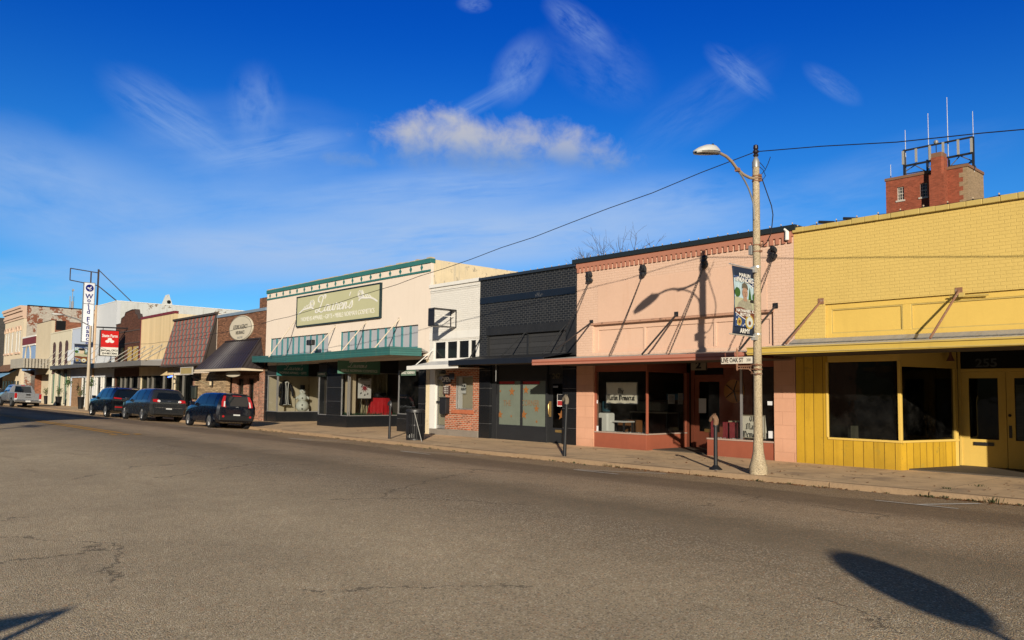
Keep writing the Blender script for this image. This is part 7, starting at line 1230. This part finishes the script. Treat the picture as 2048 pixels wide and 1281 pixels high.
q = P(1872, 285, ya); t = thing('dish_sensor', 'small round sensor on the antenna rack', 'sensor', q); MB().ball(q, .17, 10, 6).build('sensor', STEEL, t); MB().tube([q, q-Vector((0, 0, .8))], .03, 5).build('stem', IRON, t)
# far lattice mast and bare tree
mb_ = P(142, 640, 55.); mt_ = P(144, 582, 55.); t = thing('lattice_mast', 'pale lattice radio mast behind the flaking brick side wall', 'mast', (mb_.x, 55, -.3)); q = MB(); s_ = .45
for dx_, dy_ in ((-s_, -s_), (s_, -s_), (0, s_)): q.bar((mb_.x+dx_, 55+dy_, -.3), (mb_.x+dx_, 55+dy_, mt_.z-1.5), .09)
for k in range(28): z_ = mt_.z-2-k*.8; q.bar((mb_.x-s_, 55-s_, z_), (mb_.x+s_, 55-s_, z_-.6), .05); q.bar((mb_.x-s_, 55-s_, z_), (mb_.x+s_, 55-s_, z_), .05)
q.bar((mb_.x+s_, 55, mt_.z-6), (mb_.x+s_, 55, mt_.z+.5), .16); q.box(mb_.x+.2, mb_.x+1.2, 54.8, 55.2, mt_.z-.2, mt_.z+.3); q.box(mb_.x+.0, mb_.x+1.0, 54.8, 55.2, mt_.z-5, mt_.z-3); q.build('lattice', M('mast_steel', (.33, .34, .36), .5), t)
BARK = M('bare_bark', (.10, .075, .055), .9, .1, var=.3)
def bare_tree(lab, px, py, Y, spread, seed):
    random.seed(seed); top = P(px, py, Y); hgt = top.z+.3; t = thing('bare_tree', lab, 'tree', (top.x, Y, -.3), 'bare winter trees behind the shops'); tr = MB(); br = MB()
    def grow(p, d, L, r_, lv):
        n = 4; pts = [p]; q = p.copy()
        for i in range(n): d = (d+Vector((random.gauss(0, .13), random.gauss(0, .13), random.gauss(.04, .08)))).normalized(); q = q+d*L/n; pts.append(q.copy())
        (tr if lv == 0 else br).tube(pts, [r_*(1-.4*i/n) for i in range(n+1)], 6 if lv < 2 else 4, cap=False)
        if lv >= 6: return
        for k in range(random.choice((2, 3)) + (1 if lv == 0 else 0) + (1 if lv > 2 else 0)):
            a_ = random.uniform(.35, .9); ax = d.orthogonal().normalized(); ax.rotate(Matrix.Rotation(random.uniform(0, 6.28), 3, d)); e_ = (d*math.cos(a_)+ax*math.sin(a_)*spread).normalized(); grow(pts[random.choice((2, 3, 4, 4))], e_, L*random.uniform(.62, .82), r_*.55, lv+1)
    grow(Vector((top.x, Y, -.3)), Vector((0, 0, 1)), hgt*.36, .22, 0); zs_ = sorted(v_[2] for v_ in br.v); zmax = zs_[int(len(zs_)*.965)]; k = hgt/(zmax+.3)
    hi_ = [v_[0] for v_ in br.v if v_[2] > zmax*.8]; sh_ = (sum(hi_)/len(hi_)-top.x)*k
    for m_ in (tr, br): m_.v = [(top.x-sh_*max(0, min(1, c_/zmax))+(a_-top.x)*k, Y+(b2_-Y)*k, -.3+(c_+.3)*k) for a_, b2_, c_ in m_.v]
    tr.build('trunk', BARK, t, smooth=60); br.build('crown', BARK, t)
bare_tree('taller bare tree behind the pink roof', 1278, 479, 36., .75, 11); bare_tree('lower bare tree top just clearing the pink roof near the black shop', 1235, 506, 37., .55, 4)
# ================================================================= vehicles
random.seed(5)
TYRE = M('tyre_rubber', (.012, .012, .013), .75, .2); RIM = M('alloy_rim', (.42, .42, .42), .3, .6, metal=.8); PLASTIC = M('black_plastic', (.014, .014, .015), .55, .3); CARGL = M('tinted_car_glass', (.006, .008, .012), .04, .7); LAMPR = M('red_lamp', (.42, .012, .014), .2, .6); LAMPW = M('clear_lamp', (.66, .64, .62), .2, .6); CHROME = M('chrome_trim', (.6, .6, .6), .2, .6, metal=.9); PLATE = M('plate_white', (.62, .62, .60), .5)
def paint(nm, c, metal=.3): return M(nm, c, .26, .5, metal=metal, var=.05, coat=.8)
class Car:
    def __init__(s, st, lean, crown=.02): s.st = st; s.lean = lean; s.L = st[-1][0]; s.crown = crown
    def sec(s, x):
        st = s.st; x = max(st[0][0], min(st[-1][0], x))
        for a, b in zip(st[:-1], st[1:]):
            if a[0] <= x <= b[0]: t = (x-a[0])/max(1e-6, b[0]-a[0]); v = [p+(q-p)*t for p, q in zip(a, b)]; break
        _, zb, ze, zr, wb, we, wr = v; zm = zb+(ze-zb)*.55
        return [(0, zb), (wb-.12, zb), (wb, zb+.10), (we+.02, zm), (we, ze), ((we+wr)/2+.03, (ze+zr)/2), (wr+.03, zr-.07), (wr-.09, zr-.005), (0, zr+s.crown)], ze, zr
    def pt(s, x, t, sd=1):
        q, ze, zr = s.sec(x); i = min(7, int(t)); f = t-i; y, z = q[i][0]+(q[i+1][0]-q[i][0])*f, q[i][1]+(q[i+1][1]-q[i][1])*f
        k = max(0, min(1, (z-ze)/max(.01, zr-ze))) if z > ze else 0; dx = s.lean*k*max(0, 1-x/.55); return Vector((-(x+dx-s.L/2), sd*y, z))
    def rear(s, y, z, out=.012):
        q, ze, zr = s.sec(0); k = max(0, min(1, (z-ze)/max(.01, zr-ze))) if z > ze else 0; return Vector((s.L/2-s.lean*k+out, y, z))
def make_car(name, lab, cat, loc, rz_, scale, car, pm, wheels, r_, sidewin, rearwin, lights, plate, roofrails=False, extra=None, rimspokes=5, plastic_low=None, pillar=PLASTIC):
    T = thing(name, lab, cat, loc, rot=(R(-3.2), 0, rz_)); T.scale = (scale,)*3
    xs = sorted({x for a, b in zip(car.st[:-1], car.st[1:]) for x in [a[0]+(b[0]-a[0])*k/3 for k in range(4)]}); m = MB(); n = 17
    ts = [i/2 for i in range(17)]
    for x in xs: m.v += [tuple(car.pt(x, t, 1)) for t in ts]+[tuple(car.pt(x, t, -1)) for t in ts[::-1][1:-1]]
    k = 2*len(ts)-2
    for i in range(len(xs)-1):
        for j in range(k): m.f.append((i*k+j, (i+1)*k+j, (i+1)*k+(j+1) % k, i*k+(j+1) % k))
    for base, fl in ((0, 0), ((len(xs)-1)*k, 1)):
        for j in range(len(ts)-1):
            a, b, c, d = base+j, base+j+1, base+(k-j-1) % k, base+(k-j) % k
            f = [a, b, c, d]; f = [v for i, v in enumerate(f) if v not in f[:i]]; m.f.append(tuple(f if fl else f[::-1]))
    m.mi = [0]*len(m.f); body = m.build('body', pm, T, local=True, smooth=38)
    def patch(nm, x0, x1, t0, t1, mt, off=.008, x0t=None, x1t=None, par=None):
        x0t = x0 if x0t is None else x0t; x1t = x1 if x1t is None else x1t
        for sd in (1, -1):
            q = MB(); nx, nt_ = 6, 4; pts = []
            for j in range(nt_+1):
                f = j/nt_; t = t0+(t1-t0)*f; a, b = x0+(x0t-x0)*f, x1+(x1t-x1)*f
                for i in range(nx+1):
                    x = a+(b-a)*i/nx; p = car.pt(x, t, sd); e = (car.pt(x, t+.05, sd)-car.pt(x, t-.05, sd)); nrm = Vector((0, e.z, -e.y)) if sd > 0 else Vector((0, -e.z, e.y)); nrm.normalize(); pts.append(p+nrm*off)
            q.add(pts, [(j*(nx+1)+i, j*(nx+1)+i+1, (j+1)*(nx+1)+i+1, (j+1)*(nx+1)+i) for j in range(nt_) for i in range(nx)]); q.build(nm, mt, par or T, local=True, smooth=60)
    for w_ in sidewin: patch('side_window', *w_[:4], CARGL, .008, *w_[4:])
    if plastic_low: patch('sill_trim', .5, car.L-.5, 1.4, 2.4, plastic_low, .012)
    def rpoly(nm, pts, mt, th=.02, out=.012, par=None):
        q = MB(); A = [car.rear(y, z, out) for y, z in pts]; q.prism(A, (-th-.03, 0, 0)); return q.build(nm, mt, par or T, local=True)
    rw = rpoly('rear_window', rearwin, CARGL, out=.010)
    for nm, pts, mt, out in lights: rpoly(nm, pts, mt, out=out)
    py, pz = plate; rpoly('number_plate', [(py-.15, pz-.075), (py+.15, pz-.075), (py+.15, pz+.075), (py-.15, pz+.075)], PLATE, out=.03)
    # windscreen
    ws = [s_ for s_ in car.st]; 
    for sd, xa in ((1, wheels[0]), (-1, wheels[0]), (1, wheels[1]), (-1, wheels[1])):
        W_ = max(s_[5] for s_ in car.st)+.02; cx = -(xa-car.L/2); q = MB(); y0 = sd*(W_-.22); y1 = sd*(W_+.005); s_ = sd
        q.lathe([(.02, -.1*s_), (r_*.66, -.1*s_), (r_*.93, -.11*s_), (r_, -.08*s_), (r_, .07*s_), (r_*.95, .105*s_), (r_*.70, .11*s_), (r_*.66, .075*s_), (.02, .07*s_)], (cx, sd*(W_-.11), r_), 24, 'y'); wh = q.build('wheel', TYRE, T, local=True, smooth=40)
        q = MB(); yo = sd*(W_-.015); 
        for k_ in range(rimspokes*2):
            a = math.pi*k_/rimspokes*1.0+(.16 if k_ % 2 else -.16); q.bar((cx+.05*math.cos(a), yo-.01*sd, r_+.05*math.sin(a)), (cx+r_*.64*math.cos(a), yo, r_+r_*.64*math.sin(a)), .05, .02)
        q.lathe([(r_*.60, -.01), (r_*.70, -.012), (r_*.70, .012), (r_*.60, .01)], (cx, yo, r_), 24, 'y'); q.lathe([(0, -.015), (.06, -.015), (.06, .015), (0, .016)], (cx, yo, r_), 12, 'y'); q.build('rim', RIM, wh, local=True)
        q = MB(); n_ = 20; ro, ri = r_*1.17, r_*1.02; ar = [(math.cos(math.pi*(-.08+1.16*i/n_)), math.sin(math.pi*(-.08+1.16*i/n_))) for i in range(n_+1)]
        for i in range(n_): q.prism([(cx+ro*ar[i][0], sd*(W_-.03), r_+ro*ar[i][1]), (cx+ro*ar[i+1][0], sd*(W_-.03), r_+ro*ar[i+1][1]), (cx+ri*.9*ar[i+1][0], sd*(W_-.03), r_+ri*.9*ar[i+1][1]), (cx+ri*.9*ar[i][0], sd*(W_-.03), r_+ri*.9*ar[i][1])], (0, sd*.045, 0))
        q.build('wheel_arch', plastic_low or pm, T, local=True, smooth=40)
    for sd in (1, -1): q = MB(); mx = extra['mirror']; p = car.pt(mx, 4.2, sd); q.box(p.x-.07, p.x+.07, p.y+sd*.02, p.y+sd*.24, p.z-.02, p.z+.15); q.build('mirror', pm, T, local=True, bevel=.03)
    hx = extra.get('handles', ())
    for sd in (1, -1):
        for x in hx: p = car.pt(x, 3.75, sd); MB().box(p.x-.1, p.x+.1, p.y-.01, p.y+sd*.03, p.z-.018, p.z+.018).build('door_handle', extra.get('hm', pm), T, local=True)
    if roofrails:
        for sd in (1, -1): MB().tube([car.pt(x, 6.9, sd)+Vector((0, 0, .05)) for x in (.5, .9, 1.5, 2.1, 2.6)], .018, 6).build('roof_rail', PLASTIC if roofrails is True else CHROME, T, local=True)
    low = rpoly('bumper', [(-.78, extra['bz'][0]), (.78, extra['bz'][0]), (.80, extra['bz'][1]), (-.80, extra['bz'][1])], extra.get('bm', PLASTIC), out=.035, th=.1); low.modifiers.new('b', 'BEVEL').width = .03
    return T
def rect(y0, y1, z0, z1): return [(y0, z0), (y1, z0), (y1, z1), (y0, z1)]
def mir(p): return [(-a, b) for a, b in p][::-1]
SK = .95
def carpos(px, py, half, side): return None
NAVYP = paint('midnight_blue_paint', (.004, .007, .016)); GREYP = paint('dark_grey_paint', (.040, .043, .047), .5); BLKP = paint('black_car_paint', (.005, .006, .008)); SILP = paint('silver_paint', (.40, .42, .45), .5)
# small boxy hatchback
soul = Car([(0, .42, .95, 1.48, .70, .78, .56), (.09, .30, .98, 1.54, .84, .88, .65), (.5, .22, 1.0, 1.585, .88, .90, .68), (1.4, .20, 1.0, 1.61, .89, .905, .69), (2.2, .20, .98, 1.60, .89, .905, .68), (2.6, .20, .96, 1.55, .89, .90, .66), (3.22, .21, .95, 1.06, .89, .89, .74), (3.8, .24, .86, .95, .86, .86, .70), (4.02, .30, .74, .80, .78, .78, .66), (4.12, .42, .58, .62, .66, .68, .58)], .16)
tail = [(.52, .95), (.72, .98), (.70, 1.2), (.60, 1.46), (.50, 1.46), (.55, 1.2)]
Kx, Ky = -35.1, 13.98
make_car('parked_hatchback', 'boxy black hatchback with tall red tail lamps, nearest of the cars along the kerb', 'car', (Kx, Ky, .035), 0, SK, soul, NAVYP, (.78, 3.35), .33, [(.42, 1.28, 4.2, 5.9, .50, 1.28), (1.36, 2.3, 4.2, 5.9, 1.36, 2.3), (2.36, 2.95, 4.2, 5.7, 2.36, 2.62)],
    [(-.50, 1.02), (.50, 1.02), (.46, 1.42), (-.46, 1.42)], [('tail_lamp', tail, LAMPR, .02), ('tail_lamp', mir(tail), LAMPR, .02), ('clear_lamp', [(.57, .98), (.63, .98), (.60, 1.22), (.545, 1.22)], LAMPW, .03), ('clear_lamp', mir([(.57, .98), (.63, .98), (.60, 1.22), (.545, 1.22)]), LAMPW, .03), ('reflector', [(.62+.05*math.cos(k*.524), .55+.05*math.sin(k*.524)) for k in range(12)], LAMPR, .05), ('reflector', [(-.62+.05*math.cos(k*.524), .55+.05*math.sin(k*.524)) for k in range(12)], LAMPR, .05), ('brake_lamp', rect(-.2, .2, 1.46, 1.485), LAMPR, .03), ('badge', rect(-.06, .06, .965, .99), CHROME, .02)], (0.0, .58), extra=dict(mirror=2.75, handles=(1.5, 2.45), bz=(.36, .62)), rimspokes=5)
# dark grey crossover
trav = Car([(0, .45, 1.02, 1.58, .74, .84, .54), (.12, .34, 1.06, 1.66, .90, .95, .64), (.6, .26, 1.06, 1.74, .95, .985, .68), (1.6, .24, 1.05, 1.77, .97, .99, .70), (2.7, .24, 1.03, 1.75, .97, .99, .69), (3.1, .24, 1.02, 1.68, .97, .985, .68), (3.95, .25, 1.02, 1.12, .96, .97, .80), (4.7, .28, .94, 1.02, .93, .94, .76), (5.05, .36, .80, .85, .82, .84, .7), (5.17, .5, .64, .68, .66, .7, .6)], .34)
tl = [(.50, 1.02), (.84, 1.05), (.82, 1.18), (.56, 1.2)]
make_car('parked_suv', 'dark grey crossover with wide red and clear tail lamps, middle of three dark cars', 'car', (-43.9, 13.98, .035), 0, SK, trav, GREYP, (1.12, 4.14), .38, [(.55, 1.35, 4.25, 5.85, .75, 1.35), (1.42, 2.4, 4.2, 5.9), (2.46, 3.5, 4.2, 5.8, 2.46, 3.12)],
    [(-.66, 1.2), (.66, 1.2), (.50, 1.54), (-.50, 1.54)], [('tail_lamp', tl, LAMPR, .03), ('tail_lamp', mir(tl), LAMPR, .03), ('clear_lamp', [(.54+.08*math.cos(k*.524), 1.10+.06*math.sin(k*.524)) for k in range(12)], LAMPW, .04), ('clear_lamp', [(-.54+.08*math.cos(k*.524), 1.10+.06*math.sin(k*.524)) for k in range(12)], LAMPW, .04), ('badge', rect(-.09, .09, 1.09, 1.125), CHROME, .03), ('trim_strip', rect(-.7, .7, .74, .765), CHROME, .02)], (0.0, .66), extra=dict(mirror=3.5, handles=(1.65, 2.6), bz=(.40, .70), hm=CHROME, bm=GREYP), rimspokes=6)
# black four-by-four
jeep = Car([(0, .45, 1.06, 1.62, .76, .86, .60), (.10, .36, 1.10, 1.70, .90, .95, .68), (.6, .27, 1.10, 1.78, .95, .98, .72), (1.6, .25, 1.10, 1.80, .96, .985, .73), (2.8, .25, 1.08, 1.78, .96, .985, .72), (3.2, .25, 1.07, 1.70, .96, .98, .71), (3.85, .26, 1.06, 1.18, .96, .97, .84), (4.8, .30, 1.00, 1.09, .94, .95, .82), (5.05, .36, .9, .97, .86, .88, .74), (5.15, .5, .7, .74, .72, .76, .62)], .24)
jl_ = [(.46, 1.10), (.88, 1.12), (.88, 1.20), (.46, 1.17)]
make_car('parked_suv', 'black four-by-four with thin tail lamps, farthest of the three dark cars', 'car', (-50.3, 13.98, .035), 0, SK, jeep, BLKP, (1.1, 4.2), .39, [(.5, 1.3, 4.25, 5.85, .62, 1.3), (1.38, 2.4, 4.2, 5.9), (2.46, 3.5, 4.2, 5.8, 2.46, 3.2)],
    [(-.64, 1.2), (.64, 1.2), (.54, 1.58), (-.54, 1.58)], [('tail_lamp', jl_, LAMPR, .03), ('tail_lamp', mir(jl_), LAMPR, .03), ('reflector', rect(.40, .80, .60, .66), LAMPR, .05), ('reflector', rect(-.80, -.40, .60, .66), LAMPR, .05), ('trim_strip', rect(-.46, .46, 1.13, 1.15), CHROME, .02)], (0.0, .88), roofrails=True, extra=dict(mirror=3.45, handles=(1.6, 2.6), bz=(.42, .74), hm=CHROME), rimspokes=5)
# silver pickup: bed and cab
TK = thing('pickup_truck', 'silver pickup truck parked far along the street before the arched shop', 'pickup', (-79.4, 14.3, .03), rot=(R(-3), 0, R(2.)));  TK.scale = (1.0,)*3
cab = Car([(0, .55, 1.18, 1.80, .88, .96, .66), (.08, .5, 1.2, 1.86, .92, .98, .70), (.9, .45, 1.2, 1.90, .96, 1.0, .74), (1.6, .45, 1.18, 1.88, .96, 1.0, .73), (2.35, .45, 1.16, 1.26, .96, 1.0, .86), (3.4, .48, 1.10, 1.18, .95, .98, .84), (3.62, .6, .95, 1.0, .88, .92, .78), (3.7, .7, .8, .84, .8, .84, .7)], .12)
m = MB(); xs = sorted({x for a, b in zip(cab.st[:-1], cab.st[1:]) for x in [a[0]+(b[0]-a[0])*k/3 for k in range(4)]}); ts = [i/2 for i in range(17)]; off = Vector((-1.85+.95, 0, 0))
for x in xs: m.v += [tuple(cab.pt(x, t, 1)+off) for t in ts]+[tuple(cab.pt(x, t, -1)+off) for t in ts[::-1][1:-1]]
k = 2*len(ts)-2
for i in range(len(xs)-1):
    for j in range(k): m.f.append((i*k+j, (i+1)*k+j, (i+1)*k+(j+1) % k, i*k+(j+1) % k))
m.f.append(tuple(range(k))[::-1]); m.f.append(tuple(range((len(xs)-1)*k, len(xs)*k))); m.mi = [0]*len(m.f); m.build('cab', SILP, TK, local=True, smooth=38)
rxr = off.x+cab.L/2
q = MB(); q.prism([(rxr+.0-cab.lean*.05+.012, -.62, 1.26), (rxr+.012, .62, 1.26), (rxr-cab.lean*.85+.012, .56, 1.76), (rxr-cab.lean*.85+.012, -.56, 1.76)], (-.04, 0, 0)); q.build('rear_window', CARGL, TK, local=True); q = MB(); q.box(rxr-cab.lean-.02, rxr-cab.lean+.03, -.14, .14, 1.80, 1.85); q.build('brake_lamp', LAMPR, TK, local=True)
for sd in (1, -1):
    q = MB(); pts = [cab.pt(x, t, sd)+off+Vector((0, sd*.012, 0)) for t in (4.2, 5.8) for x in (.2, .95, 1.55, 2.1 if t < 5 else 1.7)]; q.add(pts, [(i, i+1, i+5, i+4) for i in range(3)]); q.build('side_window', CARGL, TK, local=True)
    p = cab.pt(1.95, 4.2, sd)+off; MB().box(p.x-.08, p.x+.08, p.y+sd*.02, p.y+sd*.3, p.z-.02, p.z+.24).build('mirror', PLASTIC, TK, local=True, bevel=.03)
bx0, bx1 = rxr+.03, rxr+1.95; q = MB(); q.box(bx0, bx1-.06, -.99, -.90, .52, 1.20); q.box(bx0, bx1-.06, .90, .99, .52, 1.20); q.box(bx0, bx0+.05, -.899, .899, .52, 1.20); q.box(bx0+.05, bx1-.06, -.899, .899, .55, .62); q.build('bed', SILP, TK, local=True, bevel=.03)
q = MB(); q.box(bx1-.055, bx1+.01, -.80, .80, .62, 1.20); tg = q.build('tailgate', SILP, TK, local=True, bevel=.025); MB().box(bx1+.011, bx1+.03, -.16, .16, 1.0, 1.12).build('handle', PLASTIC, tg, local=True); MB().box(bx1+.011, bx1+.022, -.2, .2, .82, .88).build('badge', CHROME, tg, local=True)
for sd in (1, -1): MB().box(bx1-.05, bx1+.015, sd*.81, sd*.99, .74, 1.16).build('tail_lamp', LAMPR, TK, local=True, bevel=.02); MB().box(bx1-.05, bx1+.017, sd*.81, sd*.99, .62, .735).build('clear_lamp', LAMPW, TK, local=True)
q = MB(); q.box(bx1-.04, bx1+.12, -.98, .98, .42, .60); bm_ = q.build('bumper', CHROME, TK, local=True, bevel=.03); MB().box(bx1+.121, bx1+.135, -.18, .18, .46, .59).build('number_plate', PLATE, bm_, local=True); MB().box(off.x-cab.L/2+.4, bx1-.3, -.7, .7, .3, .5).build('chassis', DARK, TK, local=True)
for cx in (rxr+1.0, off.x-cab.L/2+.75):
    for sd in (1, -1):
        q = MB(); s_ = sd; r_ = .40; q.lathe([(.02, -.12*s_), (r_*.93, -.12*s_), (r_, -.08*s_), (r_, .08*s_), (r_*.95, .12*s_), (r_*.66, .12*s_), (r_*.62, .07*s_), (.02, .06*s_)], (cx, sd*.90, r_), 24, 'y'); wh = q.build('wheel', TYRE, TK, local=True, smooth=40); q = MB()
        for k_ in range(6): a = math.pi*k_/3; q.bar((cx, sd*.985, r_), (cx+.26*math.cos(a), sd*.99, r_+.26*math.sin(a)), .08, .02)
        q.lathe([(r_*.6, -.01), (r_*.68, -.01), (r_*.68, .012), (r_*.6, .012)], (cx, sd*.985, r_), 24, 'y'); q.build('rim', RIM, wh, local=True)
make_car('parked_car', 'dark blue car half out of the picture beyond the silver pickup', 'car', (-92.5, 14.2, .03), 0, 1.0, soul, paint('blue_car_paint', (.01, .02, .06)), (.78, 3.35), .33, [(.42, 1.28, 4.2, 5.9, .50, 1.28), (1.36, 2.3, 4.2, 5.9)], [(-.50, 1.02), (.50, 1.02), (.46, 1.42), (-.46, 1.42)], [('tail_lamp', tl, LAMPR, .03), ('tail_lamp', mir(tl), LAMPR, .03)], (0, .6), extra=dict(mirror=2.75, bz=(.36, .62)))
# ================================================================= across the street, behind the camera: what throws the shadows on the road
NB = thing('near_side_building', 'plain brick building across the street behind the viewer', 'building', (-26, -4, 0)); q = MB(); q.box(-170, -26, -20, -4.2, -.2, 6.9); q.build('wall', OLDB, NB); q = MB(); q.box(-170, -25.9, -4.5, -3.9, 6.9, 7.1); q.build('coping', CONC, NB); UP = thing('utility_pole', 'wooden utility pole across the street behind the viewer', 'utility pole', (-13, -13, 0)); MB().tube([(-13, -13, -.2), (-13, -13, 9.2)], [.16, .11], 8).build('pole', BARK, UP); MB().box(-14, -12, -13.08, -12.92, 8.5, 8.65).build('crossarm', BARK, UP)
def shadow_post_panel(lab, tip, zc, poly, w2):
    c = Vector(tip)-SUN*((zc-tip[2])/-SUN.z); t = thing('shadow_post_panel', lab, 'sign', (c.x, c.y, .12)); U = Vector((-SUN.y, SUN.x, 0)).normalized(); q = MB().frame((c.x, c.y, zc), (U.x, U.y)); q.outline(poly, -.02, .02); q.build('panel', M('sign_back', (.5, .5, .48), .5, metal=.3), t); MB().tube([(c.x, c.y, .1), (c.x, c.y, zc)], .035, 8).build('post', STEEL, t); return t
e1 = GR(1640, 1100); e2 = GR(2040, 1268); ec = (e1+e2)/2; Ls = (e1-e2).length; Hs = Ls*abs(SUN.z)/math.hypot(SUN.x, SUN.y)/2
shadow_post_panel('oval sign on a post behind the viewer', tuple(ec), 2.9, [(.30*math.cos(k*math.pi/16), Hs*math.sin(k*math.pi/16)) for k in range(32)], .4)
tp = GR(140, 1217); shadow_post_panel('pointed sign on a post behind the viewer', tuple(tp), 2.3, [(0, 0), (.4, -.1), (.9, -.3), (.8, -.5), (.30, -.41)], .4)  # added out of view, outlined only to cast the wedge-shaped road shadow
bpy.context.view_layer.update()
